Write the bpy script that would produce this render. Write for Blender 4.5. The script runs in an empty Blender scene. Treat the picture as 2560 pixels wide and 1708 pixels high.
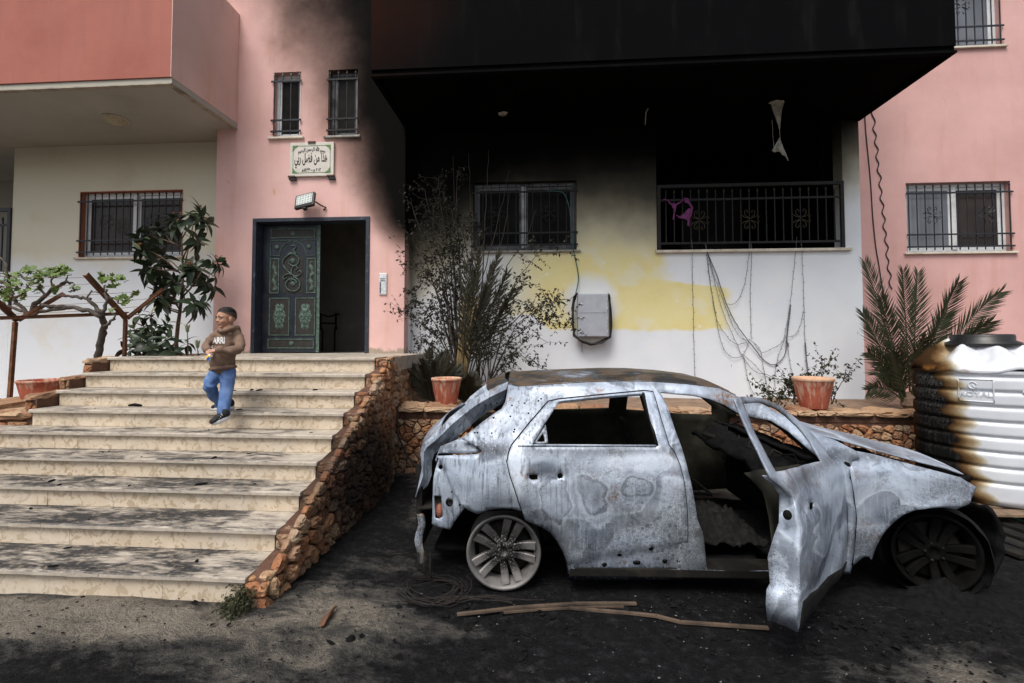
import bpy, bmesh, math, random
from mathutils import Vector, Matrix, Euler, noise as mnoise
from mathutils.geometry import delaunay_2d_cdt
R = math.radians
random.seed(7)
scene = bpy.context.scene
COL = scene.collection

# ------------------------------------------------------------------ camera
FPX, PW, PH = 1180.0, 2560.0, 1708.0        # focal length and picture size in photograph pixels
YAW, TILT, EYE = R(4.1), R(2.0), 1.55
cam_d = bpy.data.cameras.new('camera')
cam_d.sensor_width = 36.0
cam_d.lens = FPX / PW * 36.0
cam_d.shift_y = -FPX * math.tan(TILT) / PW
cam_d.clip_start = 0.05
cam_d.clip_end = 600.0
cam = bpy.data.objects.new('camera', cam_d)
COL.objects.link(cam)
cam.location = (0, 0, EYE)
cam.rotation_euler = (R(90) + TILT, 0, YAW)
scene.camera = cam

# ------------------------------------------------------------------ sky, sun, exposure
SUN_EL, SUN_AZ = R(58), R(-158)              # high soft sun behind the viewer's left shoulder
world = bpy.data.worlds.new('World')
scene.world = world
world.use_nodes = True
wt = world.node_tree
for n_ in list(wt.nodes):
    wt.nodes.remove(n_)
sky = wt.nodes.new('ShaderNodeTexSky')
sky.sky_type = 'NISHITA'
sky.sun_disc = False
sky.sun_elevation = SUN_EL
sky.sun_rotation = SUN_AZ
sky.air_density = 1.0
sky.dust_density = 4.0
sky.ozone_density = 1.0
hsv = wt.nodes.new('ShaderNodeHueSaturation')
hsv.inputs['Saturation'].default_value = 0.40
bg = wt.nodes.new('ShaderNodeBackground')
bg.inputs['Strength'].default_value = 0.085
wo = wt.nodes.new('ShaderNodeOutputWorld')
wt.links.new(sky.outputs[0], hsv.inputs['Color'])
wt.links.new(hsv.outputs[0], bg.inputs[0])
wt.links.new(bg.outputs[0], wo.inputs[0])
sun_d = bpy.data.lights.new('sun', 'SUN')
sun_d.energy = 1.5
sun_d.angle = R(28)
sun_d.color = (1.0, 0.95, 0.88)
sun = bpy.data.objects.new('sun', sun_d)
COL.objects.link(sun)
# direction towards the sun: azimuth measured clockwise from +Y
to_sun = Vector((math.sin(SUN_AZ) * math.cos(SUN_EL), math.cos(SUN_AZ) * math.cos(SUN_EL), math.sin(SUN_EL)))
sun.rotation_euler = to_sun.to_track_quat('Z', 'Y').to_euler()
sun.location = (-3, -6, 12)
vs = scene.view_settings
vs.view_transform = 'Standard'
vs.look = 'None'
vs.exposure = 0.92
vs.gamma = 1.0
scene.cycles.max_bounces = 6

# ------------------------------------------------------------------ measuring helper
_cy, _sy, _ct, _st = math.cos(YAW), math.sin(YAW), math.cos(TILT), math.sin(TILT)
_FW = Vector((-_sy * _ct, _cy * _ct, _st)); _RT = Vector((_cy, _sy, 0)); _UP = Vector((_sy * _st, -_cy * _st, _ct))
def ray(px, py):
    return _FW + _RT * ((px - PW / 2) / FPX) + _UP * (-(py - PH / 2 - cam_d.shift_y * PW) / FPX)
def at(px, py, X=None, Y=None, Z=None):
    """surveyed point: where the sight line of a photograph pixel meets a known plane of the place"""
    r = ray(px, py)
    k = X / r.x if X is not None else (Y / r.y if Y is not None else (Z - EYE) / r.z)
    return Vector((0, 0, EYE)) + r * k

# ------------------------------------------------------------------ object helpers
def tag(o, label=None, cat=None, group=None, kind=None):
    if label: o['label'] = label
    if cat: o['category'] = cat
    if group: o['group'] = group
    if kind: o['kind'] = kind
    return o
def empty(name, loc=(0, 0, 0), label=None, cat=None, group=None, rz=0.0):
    o = bpy.data.objects.new(name, None)
    o.empty_display_size = 0.1
    COL.objects.link(o)
    o.location = loc
    o.rotation_euler = (0, 0, rz)
    return tag(o, label, cat, group)
def put(o, parent):
    """parent an object whose mesh is already in world coordinates"""
    if parent is not None:
        m = Matrix.Identity(4); q = parent
        while q is not None:
            m = Matrix.LocRotScale(q.location, q.rotation_euler, q.scale) @ m
            q = q.parent
        o.parent = parent
        inv = m.inverted()
        o.matrix_local = inv @ Matrix.LocRotScale(o.location, o.rotation_euler, o.scale)
    return o
class MB:
    def __init__(s): s.v = []; s.f = []
    def add(s, vs_, fs_):
        n = len(s.v); s.v += [tuple(p) for p in vs_]; s.f += [tuple(i + n for i in f) for f in fs_]; return s
    def box(s, x0, x1, y0, y1, z0, z1):
        return s.add([(x0,y0,z0),(x1,y0,z0),(x1,y1,z0),(x0,y1,z0),(x0,y0,z1),(x1,y0,z1),(x1,y1,z1),(x0,y1,z1)],
                     [(0,3,2,1),(4,5,6,7),(0,1,5,4),(1,2,6,5),(2,3,7,6),(3,0,4,7)])
    def bar(s, a, b, w, h=None, up=(0, 0, 1)):
        a = Vector(a); b = Vector(b); h = h or w; d = (b - a).normalized(); u = Vector(up)
        if abs(d.dot(u)) > .95: u = Vector((0, 1, 0))
        x = d.cross(u).normalized(); u = x.cross(d)
        x *= w / 2; u *= h / 2
        return s.add([a-x-u, a+x-u, a+x+u, a-x+u, b-x-u, b+x-u, b+x+u, b-x+u],
                     [(0,3,2,1),(4,5,6,7),(0,1,5,4),(1,2,6,5),(2,3,7,6),(3,0,4,7)])
    def tube(s, pts, r, seg=6, cap=True):
        pts = [Vector(p) for p in pts]; n = len(pts)
        if not hasattr(r, '__len__'): r = [r] * n
        rings = []; ref = None
        for i, p in enumerate(pts):
            d = (pts[min(i+1, n-1)] - pts[max(i-1, 0)])
            if d.length < 1e-9: d = Vector((0, 0, 1))
            d.normalize()
            if ref is None: ref = Vector((0, 0, 1)) if abs(d.z) < .9 else Vector((1, 0, 0))
            x = d.cross(ref)
            if x.length < 1e-4: x = d.orthogonal()
            x.normalize(); y = x.cross(d).normalized(); ref = y
            rings.append([p + (x * math.cos(a) + y * math.sin(a)) * r[i] for a in [2*math.pi*k/seg for k in range(seg)]])
        vs_ = [q for g in rings for q in g]; fs_ = []
        for i in range(n-1):
            for k in range(seg):
                a = i*seg+k; b = i*seg+(k+1) % seg
                fs_.append((a, a+seg, b+seg, b))
        if cap:
            fs_.append(tuple(range(seg))); fs_.append(tuple(reversed(range((n-1)*seg, n*seg))))
        return s.add(vs_, fs_)
    def lathe(s, prof, c=(0, 0, 0), seg=32, cap=False, fn=None):
        vs_ = []; fs_ = []; n = len(prof)
        for i, (r, z) in enumerate(prof):
            for k in range(seg):
                a = 2*math.pi*k/seg; rr, zz = (r, z) if fn is None else fn(r, z, a)
                vs_.append((c[0]+rr*math.cos(a), c[1]+rr*math.sin(a), c[2]+zz))
        for i in range(n-1):
            for k in range(seg):
                a = i*seg+k; b = i*seg+(k+1) % seg
                fs_.append((a, b, b+seg, a+seg))
        if cap: fs_.append(tuple(reversed(range(seg)))); fs_.append(tuple(range((n-1)*seg, n*seg)))
        return s.add(vs_, fs_)
    def ball(s, c, r, seg=12, rings=8, rot=None):
        r = r if hasattr(r, '__len__') else (r, r, r); c = Vector(c); vs_ = []; fs_ = []
        for i in range(rings+1):
            t = math.pi*i/rings
            for k in range(seg):
                a = 2*math.pi*k/seg
                p = Vector((r[0]*math.sin(t)*math.cos(a), r[1]*math.sin(t)*math.sin(a), r[2]*math.cos(t)))
                if rot is not None: p = rot @ p
                vs_.append(c+p)
        for i in range(rings):
            for k in range(seg):
                a = i*seg+k; b = i*seg+(k+1) % seg
                fs_.append((a, a+seg, b+seg, b))
        return s.add(vs_, fs_)
    def sheet(s, P_, nu, nv):
        n = len(s.v); vs_ = [P_(i/nu, j/nv) for j in range(nv+1) for i in range(nu+1)]
        fs_ = [(j*(nu+1)+i, j*(nu+1)+i+1, (j+1)*(nu+1)+i+1, (j+1)*(nu+1)+i) for j in range(nv) for i in range(nu)]
        return s.add(vs_, fs_)
    def mesh(s, name, smooth=False):
        me = bpy.data.meshes.new(name); me.from_pydata([tuple(p) for p in s.v], [], s.f); me.validate(); me.update()
        if smooth: me.shade_smooth()
        return me
    def build(s, name, mat=None, parent=None, smooth=False, bevel=0, solid=0, off=-1):
        return link(name, s.mesh(name, smooth), mat, parent, bevel, solid, off)
def link(name, me, mat=None, parent=None, bevel=0, solid=0, off=-1):
    o = bpy.data.objects.new(name, me); COL.objects.link(o)
    if mat is not None and not me.materials: me.materials.append(mat)
    if solid:
        m = o.modifiers.new('thickness', 'SOLIDIFY'); m.thickness = solid; m.offset = off
    if bevel:
        m = o.modifiers.new('bevel', 'BEVEL'); m.width = bevel; m.segments = 2; m.limit_method = 'ANGLE'
    return put(o, parent) if parent is not None else o
def inside(p, poly):
    c = False; j = len(poly)-1
    for i in range(len(poly)):
        a, b = poly[i], poly[j]
        if (a[1] > p[1]) != (b[1] > p[1]) and p[0] < (b[0]-a[0])*(p[1]-a[1])/(b[1]-a[1])+a[0]: c = not c
        j = i
    return c
def resample(poly, step):
    out = []
    for i, a in enumerate(poly):
        b = poly[(i+1) % len(poly)]; d = math.hypot(b[0]-a[0], b[1]-a[1]); n = max(1, int(round(d/step)))
        out += [(a[0]+(b[0]-a[0])*k/n, a[1]+(b[1]-a[1])*k/n) for k in range(n)]
    return out
def panel(outline, holes, step, fmap, mb=None, jit=0.0):
    """sheet of any outline with holes, filled with a grid and bent by fmap(u, v)"""
    mb = mb or MB(); pts = []; edges = []
    loops = [resample(outline, step)] + [resample(h, step) for h in holes]
    for lp in loops:
        n = len(pts); pts += lp; edges += [(n+i, n+(i+1) % len(lp)) for i in range(len(lp))]
    u0 = min(p[0] for p in outline); u1 = max(p[0] for p in outline); v0 = min(p[1] for p in outline); v1 = max(p[1] for p in outline)
    bl = pts[:]; cell = {}
    for p in bl: cell.setdefault((int(p[0]/step), int(p[1]/step)), []).append(p)
    nu = int((u1-u0)/step); nv = int((v1-v0)/step)
    for i in range(1, nu+1):
        for j in range(1, nv+1):
            q = (u0+i*step+(random.random()-.5)*step*jit, v0+j*step+(random.random()-.5)*step*jit)
            if not inside(q, loops[0]) or any(inside(q, h) for h in loops[1:]): continue
            ci = (int(q[0]/step), int(q[1]/step)); near = False
            for di in (-1, 0, 1):
                for dj in (-1, 0, 1):
                    for b in cell.get((ci[0]+di, ci[1]+dj), ()):
                        if (b[0]-q[0])**2+(b[1]-q[1])**2 < (.45*step)**2: near = True
            if not near: pts.append(q)
    vv, ee, ff, _, _, _ = delaunay_2d_cdt([Vector(p) for p in pts], edges, [], 1, 1e-6)
    fs_ = []
    for f in ff:
        c = (sum(vv[i].x for i in f)/len(f), sum(vv[i].y for i in f)/len(f))
        if inside(c, loops[0]) and not any(inside(c, h) for h in loops[1:]): fs_.append(tuple(f))
    return mb.add([fmap(p.x, p.y) for p in vv], fs_)
def slab(outline, holes, fmap0, fmap1, mb=None):
    """flat plate of any outline with holes and real thickness between two maps"""
    mb = mb or MB(); loops = [outline]+list(holes); pts = []; edges = []
    for lp in loops:
        n = len(pts); pts += lp; edges += [(n+i, n+(i+1) % len(lp)) for i in range(len(lp))]
    vv, ee, ff, _, _, _ = delaunay_2d_cdt([Vector(p) for p in pts], edges, [], 1, 1e-6)
    keep = []
    for f in ff:
        c = (sum(vv[i].x for i in f)/len(f), sum(vv[i].y for i in f)/len(f))
        if inside(c, outline) and not any(inside(c, h) for h in holes): keep.append(tuple(f))
    n = len(vv); n0 = len(mb.v)
    vs_ = [fmap0(p.x, p.y) for p in vv]+[fmap1(p.x, p.y) for p in vv]
    fs_ = keep+[tuple(i+n for i in reversed(f)) for f in keep]
    cnt = {}
    for f in keep:
        for i in range(len(f)):
            a, b = f[i], f[(i+1) % len(f)]; cnt.setdefault((min(a, b), max(a, b)), []).append((a, b))
    for k, l in cnt.items():
        if len(l) == 1: a, b = l[0]; fs_.append((b, a, a+n, b+n))
    return mb.add(vs_, fs_)
def rect(x0, x1, z0, z1): return [(x0, z0), (x1, z0), (x1, z1), (x0, z1)]
def fixn(me):
    bm = bmesh.new(); bm.from_mesh(me); bmesh.ops.recalc_face_normals(bm, faces=bm.faces); bm.to_mesh(me); bm.free(); return me
def copy_tree(o, parent=None):
    c = o.copy(); COL.objects.link(c)
    if parent is not None: c.parent = parent; c.matrix_parent_inverse = o.matrix_parent_inverse.copy()
    for ch in [q for q in bpy.data.objects if q.parent == o]: copy_tree(ch, c)
    return c
def nz(p, s=1.0): return mnoise.noise(Vector(p)*s)

# ------------------------------------------------------------------ materials
class NT:
    def __init__(s, name):
        s.mat = bpy.data.materials.new(name); s.mat.use_nodes = True; s.t = s.mat.node_tree
        s.b = s.t.nodes['Principled BSDF']
    def n(s, t, **kw):
        x = s.t.nodes.new(t)
        for k, v in kw.items(): setattr(x, k, v)
        return x
    def L(s, sock, v):
        if v is None: return
        if isinstance(v, bpy.types.NodeSocket): s.t.links.new(v, sock)
        else:
            try:
                if sock.type == 'RGBA' and len(v) == 3: v = (*v, 1)
            except TypeError: pass
            sock.default_value = v
    def pos(s): return s.n('ShaderNodeNewGeometry').outputs['Position']
    def obj(s): return s.n('ShaderNodeTexCoord').outputs['Object']
    def rnd(s): return s.n('ShaderNodeObjectInfo').outputs['Random']
    def xyz(s, v):
        x = s.n('ShaderNodeSeparateXYZ'); s.L(x.inputs[0], v); return x.outputs[0], x.outputs[1], x.outputs[2]
    def comb(s, x, y, z):
        c = s.n('ShaderNodeCombineXYZ'); s.L(c.inputs[0], x); s.L(c.inputs[1], y); s.L(c.inputs[2], z); return c.outputs[0]
    def map(s, v, sc=(1, 1, 1), loc=(0, 0, 0), rot=(0, 0, 0)):
        x = s.n('ShaderNodeMapping'); s.L(x.inputs['Vector'], v); x.inputs['Scale'].default_value = sc
        x.inputs['Location'].default_value = loc; x.inputs['Rotation'].default_value = rot; return x.outputs[0]
    def noise(s, v, sc=5., det=4., ro=.55, dist=0., col=False):
        x = s.n('ShaderNodeTexNoise'); s.L(x.inputs['Vector'], v); s.L(x.inputs['Scale'], sc); s.L(x.inputs['Detail'], det)
        s.L(x.inputs['Roughness'], ro); s.L(x.inputs['Distortion'], dist); return x.outputs['Color' if col else 'Fac']
    def vor(s, v, sc=5., feat='F1', out='Distance', rand=1.):
        x = s.n('ShaderNodeTexVoronoi', feature=feat); s.L(x.inputs['Vector'], v); s.L(x.inputs['Scale'], sc); s.L(x.inputs['Randomness'], rand)
        return x.outputs[out]
    def m(s, op, a, b=None, c=None, clamp=False):
        x = s.n('ShaderNodeMath', operation=op, use_clamp=clamp); s.L(x.inputs[0], a); s.L(x.inputs[1], b); s.L(x.inputs[2], c); return x.outputs[0]
    def vm(s, op, a, b=None):
        x = s.n('ShaderNodeVectorMath', operation=op); s.L(x.inputs[0], a); s.L(x.inputs[1], b)
        return x.outputs['Value'] if op in ('LENGTH', 'DISTANCE', 'DOT_PRODUCT') else x.outputs[0]
    def mr(s, v, a, b, c=0., d=1., smooth=True):
        x = s.n('ShaderNodeMapRange', interpolation_type='SMOOTHSTEP' if smooth else 'LINEAR', clamp=True)
        for k, q in zip(('Value', 'From Min', 'From Max', 'To Min', 'To Max'), (v, a, b, c, d)): s.L(x.inputs[k], q)
        return x.outputs[0]
    def ramp(s, f, stops, interp='LINEAR'):
        x = s.n('ShaderNodeValToRGB'); e = x.color_ramp; e.interpolation = interp; s.L(x.inputs[0], f)
        while len(e.elements) < len(stops): e.elements.new(.5)
        for el, (p, c) in zip(e.elements, stops):
            el.position = p; el.color = (*c, 1) if hasattr(c, '__len__') else (c, c, c, 1)
        return x.outputs[0]
    def mix(s, f, a, b, mode='MIX'):
        x = s.n('ShaderNodeMix', data_type='RGBA', blend_type=mode); s.L(x.inputs[0], f); s.L(x.inputs[6], a); s.L(x.inputs[7], b); return x.outputs[2]
    def bump(s, h, st=.4, d=.01, nrm=None):
        x = s.n('ShaderNodeBump'); s.L(x.inputs['Height'], h); s.L(x.inputs['Strength'], st); s.L(x.inputs['Distance'], d); s.L(x.inputs['Normal'], nrm); return x.outputs[0]
    def out(s, col, rough=.8, metal=0., nrm=None, spec=None, alpha=None):
        s.L(s.b.inputs['Base Color'], col); s.L(s.b.inputs['Roughness'], rough); s.L(s.b.inputs['Metallic'], metal); s.L(s.b.inputs['Normal'], nrm)
        if spec is not None: s.L(s.b.inputs['Specular IOR Level'], spec)
        if alpha is not None: s.L(s.b.inputs['Alpha'], alpha)
        return s.mat
def simple(name, col, rough=.7, metal=0., var=.25, sc=20., bump=.15, spec=None, dirt=None):
    t = NT(name); v = t.obj(); f = t.noise(v, sc, 5)
    d = tuple(c*(1-var) for c in col); l = tuple(min(1, c*(1+var)) for c in col)
    c = t.ramp(f, [(.3, d), (.7, l)])
    if dirt: c = t.mix(t.mr(t.noise(v, sc*.35, 6, .65), .48, .7), c, dirt)
    return t.out(c, rough, metal, t.bump(t.noise(v, sc*3, 4), bump, .004), spec)

# plaster of the house, all measured in world metres so that stains and painted shade sit where they sit on the house
def plaster_bump(t, p, s=.25):
    return t.bump(t.m('ADD', t.noise(p, 60, 4), t.m('MULTIPLY', t.noise(p, 7, 3), 1.5)), s, .006)
def soot_tower(t, p, col, soft=1.0):
    x, y, z = t.xyz(p)
    zz = t.m('MAXIMUM', t.m('SUBTRACT', z, 2.9), 0.)
    edge = t.m('SUBTRACT', -2.30, t.m('MULTIPLY', zz, .27))
    wid = t.m('ADD', .25, t.m('MULTIPLY', zz, .30))
    f = t.m('DIVIDE', t.m('SUBTRACT', x, edge), wid)
    f = t.m('ADD', f, t.m('MULTIPLY', t.m('SUBTRACT', t.noise(p, 1.3, 5, .6), .5), .8))
    k = t.mr(f, -1.8, .6)
    k = t.m('MULTIPLY', k, t.mr(z, 2.6, 3.5))
    # plume over the little right window
    d = t.vm('LENGTH', t.comb(t.m('MULTIPLY', t.m('ADD', x, 3.12), 1.25), 0., t.m('MULTIPLY', t.m('SUBTRACT', z, 6.15), .8)))
    d = t.m('ADD', d, t.m('MULTIPLY', t.m('SUBTRACT', t.noise(p, 2.4, 5, .6), .5), 1.0))
    k = t.m('MAXIMUM', k, t.mr(d, 1.0, -.2, 0., .62))
    # smoky veil near the roof
    v = t.m('ADD', t.m('MULTIPLY', t.m('SUBTRACT', z, 5.6), .55), t.m('MULTIPLY', t.m('ADD', x, 4.4), .55))
    v = t.m('ADD', v, t.m('MULTIPLY', t.m('SUBTRACT', t.noise(p, .9, 4), .5), .9))
    k = t.m('MAXIMUM', k, t.m('MULTIPLY', t.mr(v, -.2, 2.1), .8))
    k = t.m('POWER', k, 1.15)
    return t.mix(t.mr(k, .30, .95), t.mix(t.mr(k, .0, .6, 0., .75), col, (.13, .085, .066)), (.004, .0037, .0035))
def streaks(t, p, col, dark, amt=.3):
    f = t.noise(t.map(p, (3.2, 3.2, .35)), 1.6, 6, .6)
    g = t.noise(p, .9, 5, .6)
    return t.mix(t.m('MULTIPLY', t.mr(t.m('ADD', f, t.m('MULTIPLY', g, .6)), .78, 1.05), amt), col, dark)
t = NT('pink plaster with soot'); p = t.pos()
c = t.ramp(t.noise(p, 1.1, 5, .6), [(.3, (.64, .395, .365)), (.7, (.76, .50, .47))])
c = streaks(t, p, c, (.56, .29, .21), .4)
c = t.mix(t.mr(t.noise(p, 4.5, 3, .5, .4), .73, .78), c, (.62, .36, .22))
xx, yy, zz_ = t.xyz(p)
low = t.m('ADD', t.m('MULTIPLY', t.m('SUBTRACT', zz_, 1.38), 4.), t.m('MULTIPLY', t.noise(p, 9, 4), -1.6))
c = t.mix(t.mr(low, -.45, -.75), c, (.36, .29, .23))
MAT_PINK_TOWER = t.out(soot_tower(t, p, c), .92, 0, plaster_bump(t, p), spec=.06)
t = NT('pink plaster'); p = t.pos()
c = t.ramp(t.noise(p, 1.0, 5, .6), [(.3, (.54, .315, .295)), (.7, (.65, .395, .375))])
c = streaks(t, p, c, (.48, .24, .19), .35)
ck = t.vor(t.vm('ADD', p, t.vm('MULTIPLY', t.noise(p, 3, 5, .65, 0., True), (.7, .7, .7))), .55, 'DISTANCE_TO_EDGE')
c = t.mix(t.m('MULTIPLY', t.mr(ck, .0028, .0), t.mr(t.noise(p, .7, 2), .48, .58, 0., .55)), c, (.24, .12, .09))
MAT_PINK = t.out(c, .88, 0, plaster_bump(t, p))
t = NT('brick red plaster'); p = t.pos()
c = t.ramp(t.noise(p, .9, 6, .62), [(.3, (.30, .088, .064)), (.72, (.40, .14, .105))])
c = streaks(t, p, c, (.30, .10, .08), .6)
MAT_RED = t.out(c, .85, 0, plaster_bump(t, p))
t = NT('pale pink plaster'); p = t.pos()
c = t.ramp(t.noise(p, 1.0, 5, .6), [(.3, (.62, .42, .37)), (.7, (.74, .50, .45))])
MAT_PALEPINK = t.out(streaks(t, p, c, (.60, .34, .25), .55), .88, 0, plaster_bump(t, p))
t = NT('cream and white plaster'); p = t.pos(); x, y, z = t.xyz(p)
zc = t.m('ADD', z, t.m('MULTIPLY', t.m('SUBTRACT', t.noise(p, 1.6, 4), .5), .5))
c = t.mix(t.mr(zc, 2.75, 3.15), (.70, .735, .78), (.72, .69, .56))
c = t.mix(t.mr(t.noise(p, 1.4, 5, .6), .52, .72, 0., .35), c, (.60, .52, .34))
c = t.mix(t.m('MULTIPLY', t.mr(z, 4.3, 5.0), .55), c, (.44, .42, .34))  # soft shade under the balcony, painted as a darker top of the wall
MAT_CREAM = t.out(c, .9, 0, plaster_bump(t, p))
t = NT('soffit paint'); p = t.pos()
c = t.ramp(t.noise(p, 1.2, 5), [(.3, (.34, .325, .28)), (.7, (.42, .40, .35))])
MAT_SOFFIT = t.out(c, .9, 0, plaster_bump(t, p))
# burnt wall: black above, smoky grey, heat-yellowed band, white below
t = NT('smoked white plaster'); p = t.pos(); x, y, z = t.xyz(p)
n1 = t.m('SUBTRACT', t.noise(p, .9, 5, .55), .5); n2 = t.m('SUBTRACT', t.noise(p, 3.5, 5, .6), .5)
white = t.ramp(t.noise(p, 1.5, 5), [(.3, (.68, .72, .78)), (.7, (.77, .795, .83))])
white = t.mix(t.mr(t.noise(t.map(p, (7, 7, .8)), 1.2, 5, .65), .62, .78, 0., .3), white, (.52, .50, .42))
yel = t.ramp(t.noise(p, 1.6, 5, .6), [(.25, (.72, .60, .24)), (.5, (.76, .67, .31)), (.78, (.77, .71, .40))])
# heat-yellowed field, ragged lower edge where fresh white was rolled on
ybot = t.m('ADD', t.m('ADD', 1.72, t.m('MULTIPLY', n2, .16)), t.m('MULTIPLY', t.mr(x, .1, -.2), .25))
ya = t.mr(t.m('SUBTRACT', z, ybot), -.02, .05)
yl_ = t.mr(t.m('ADD', x, t.m('MULTIPLY', n1, .9)), -1.0, .1)
# right end: the yellow shows lower down further to the right only in its lower part
rlim = t.m('ADD', 1.75, t.m('MULTIPLY', t.mr(z, 2.55, 2.35), 1.0))
yr = t.mr(t.m('SUBTRACT', t.m('ADD', x, t.m('MULTIPLY', n2, .5)), rlim), .25, -.05)
yk = t.m('MULTIPLY', t.m('MULTIPLY', ya, yl_), yr)
wash = t.mr(t.m('ADD', t.noise(p, 1.7, 3, .5), t.m('MULTIPLY', t.noise(p, 6., 3), .25)), .66, .80)
dh = t.vm('LENGTH', t.comb(t.m('SUBTRACT', x, .72), 0., t.m('SUBTRACT', z, 2.2)))
halo = t.mr(t.m('ADD', dh, t.m('MULTIPLY', n2, .3)), .55, .30)
yk = t.m('MULTIPLY', yk, t.m('SUBTRACT', 1., t.m('MAXIMUM', t.m('MULTIPLY', wash, .32), t.m('MULTIPLY', halo, .85))))
c = t.mix(t.m('MULTIPLY', yk, .95), white, yel)
c = t.mix(t.mr(t.noise(p, 9, 3, .5), .70, .74, 0., .8), c, (.78, .77, .72))
# grey smoke climbing to black under the balcony slab
h = t.m('ADD', z, t.m('ADD', t.m('MULTIPLY', n1, .75), t.m('MULTIPLY', n2, .22)))
h = t.m('ADD', h, t.m('MULTIPLY', t.mr(x, -.3, -2.2), .95))
h = t.m('SUBTRACT', h, t.m('MULTIPLY', t.mr(x, 3.9, 4.9), .75))
sm = t.mr(h, 2.72, 4.72, 0., 1., False)
smoke = t.ramp(sm, [(0., (.74, .74, .72)), (.28, (.46, .44, .36)), (.46, (.24, .225, .17)), (.62, (.085, .078, .06)), (.78, (.022, .020, .017)), (.92, (.004, .004, .004)), (1., (.002, .002, .002))])
c = t.mix(t.mr(sm, .0, .32), c, t.mix(t.mr(sm, .0, .55), t.mix(.5, c, smoke), smoke))
chips = t.mr(t.vor(t.map(p, (1, 1, 1)), 9.), .085, .06)
chips = t.m('MULTIPLY', t.m('MULTIPLY', chips, t.mr(t.noise(p, 2.2, 3), .55, .65)), t.mr(h, 4.4, 3.6))
c = t.mix(t.m('MULTIPLY', chips, .5), c, (.6, .57, .48))
mk = t.mr(t.vor(t.map(p, (1, 1, .16)), 11.), .06, .035)
mk = t.m('MULTIPLY', t.m('MULTIPLY', mk, t.mr(t.noise(p, 1.9, 3), .56, .62)), t.mr(z, 2.9, 2.6))
c = t.mix(t.m('MULTIPLY', mk, .75), c, (.16, .10, .06))
MAT_SMOKED = t.out(c, .95, 0, plaster_bump(t, p), spec=.12)
t = NT('soot black plaster'); p = t.pos(); x, y, z = t.xyz(p)
f = t.m('ADD', t.m('MULTIPLY', t.m('ADD', x, 1.6), -.9), t.m('MULTIPLY', t.m('SUBTRACT', z, 5.9), .6))
f = t.m('ADD', f, t.m('MULTIPLY', t.m('SUBTRACT', t.noise(p, .8, 4), .5), 1.2))
c = t.mix(t.mr(f, -.9, .9), (.0028, .003, .0036), (.020, .0075, .005))
c = t.mix(t.mr(t.noise(t.map(p, (2.4, 2.4, .35)), 1.5, 6, .65), .52, .75, 0., .6), c, (.013, .0125, .012))
c = t.mix(t.mr(t.noise(p, 2.2, 6, .65), .5, .8, 0., .5), c, (.006, .006, .007))
MAT_BLACK = t.out(c, .95, 0, plaster_bump(t, p), spec=.04)
t = NT('soot black soffit'); p = t.pos()
c = t.ramp(t.noise(p, 1.6, 6, .65), [(.35, (.001, .001, .001)), (.8, (.004, .004, .0035))])
MAT_SOOT = t.out(c, .95, 0, plaster_bump(t, p), spec=.02)
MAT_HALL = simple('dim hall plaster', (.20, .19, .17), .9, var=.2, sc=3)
MAT_STONETRIM = simple('sill limestone', (.62, .57, .48), .7, var=.15, sc=9, dirt=(.40, .34, .26))
MAT_SILLSOOT = simple('smoked sill', (.30, .29, .26), .7, var=.3, sc=9, dirt=(.05, .05, .045))
MAT_ALU = simple('white aluminium', (.66, .68, .70), .45, .1, .08, 14, .05)
MAT_ALUSOOT = simple('smoked aluminium', (.11, .115, .125), .6, .1, .4, 8, .05, dirt=(.012, .012, .012))
MAT_ALULIT = simple('lit aluminium', (.36, .37, .39), .5, .1, .25, 8, .05, dirt=(.12, .12, .12))  # paler copy for the smoked window's mullion, its lit look put into the colour
MAT_IRON = simple('painted dark iron', (.022, .025, .032), .45, .3, .3, 25, .1)
MAT_IRONRUST = simple('burnt black iron', (.016, .016, .017), .7, .3, .4, 25, .2)
MAT_REVEAL = simple('brick red reveal paint', (.42, .16, .09), .85, var=.15, sc=8)
MAT_GOLD = simple('sooty gold paint', (.055, .042, .022), .65, .3, .4, 30)
t = NT('window glass'); p = t.pos()
MAT_GLASS = t.out(t.ramp(t.noise(p, 1.2, 3), [(.35, (.022, .019, .020)), (.7, (.055, .042, .036))]), .12, 0, None, spec=.18)
t = NT('pale reflecting glass'); p = t.pos()
MAT_GLASSPALE = t.out(t.ramp(t.noise(p, .8, 2), [(.35, (.12, .13, .15)), (.7, (.28, .30, .34))]), .12, 0, None, spec=.6)
t = NT('smoked glass'); p = t.pos()
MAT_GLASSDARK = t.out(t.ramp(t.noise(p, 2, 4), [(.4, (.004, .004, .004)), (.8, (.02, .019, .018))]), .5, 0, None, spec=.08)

# ------------------------------------------------------------------ ground
def gz(x, y):
    """ground height: level at the stair foot, falling a little towards the car"""
    k = min(1, max(0, (x+1.7)/1.3)); k = k*k*(3-2*k)
    f = min(1, max(0, (y-3.4)/2.0))
    return -.07*k*(1-.6*f)
t = NT('scorched yard concrete'); p = t.pos(); x, y, z = t.xyz(p)
base = t.ramp(t.noise(p, 3, 8, .65), [(.25, (.13, .115, .095)), (.55, (.25, .22, .18)), (.8, (.36, .32, .265))])
base = t.mix(t.mr(t.noise(p, 45, 3), .5, .75, 0., .5), base, (.40, .37, .32))
base = t.mix(t.mr(t.noise(p, 150, 3, .6), .55, .70, 0., .6), base, (.07, .065, .06))
crk = t.vor(t.vm('ADD', p, t.vm('MULTIPLY', t.noise(p, 4, 4, .6, 0., True), (.5, .5, .5))), 1.3, 'DISTANCE_TO_EDGE')
base = t.mix(t.mr(crk, .006, .0, 0., .5), base, (.05, .045, .04))
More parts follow.
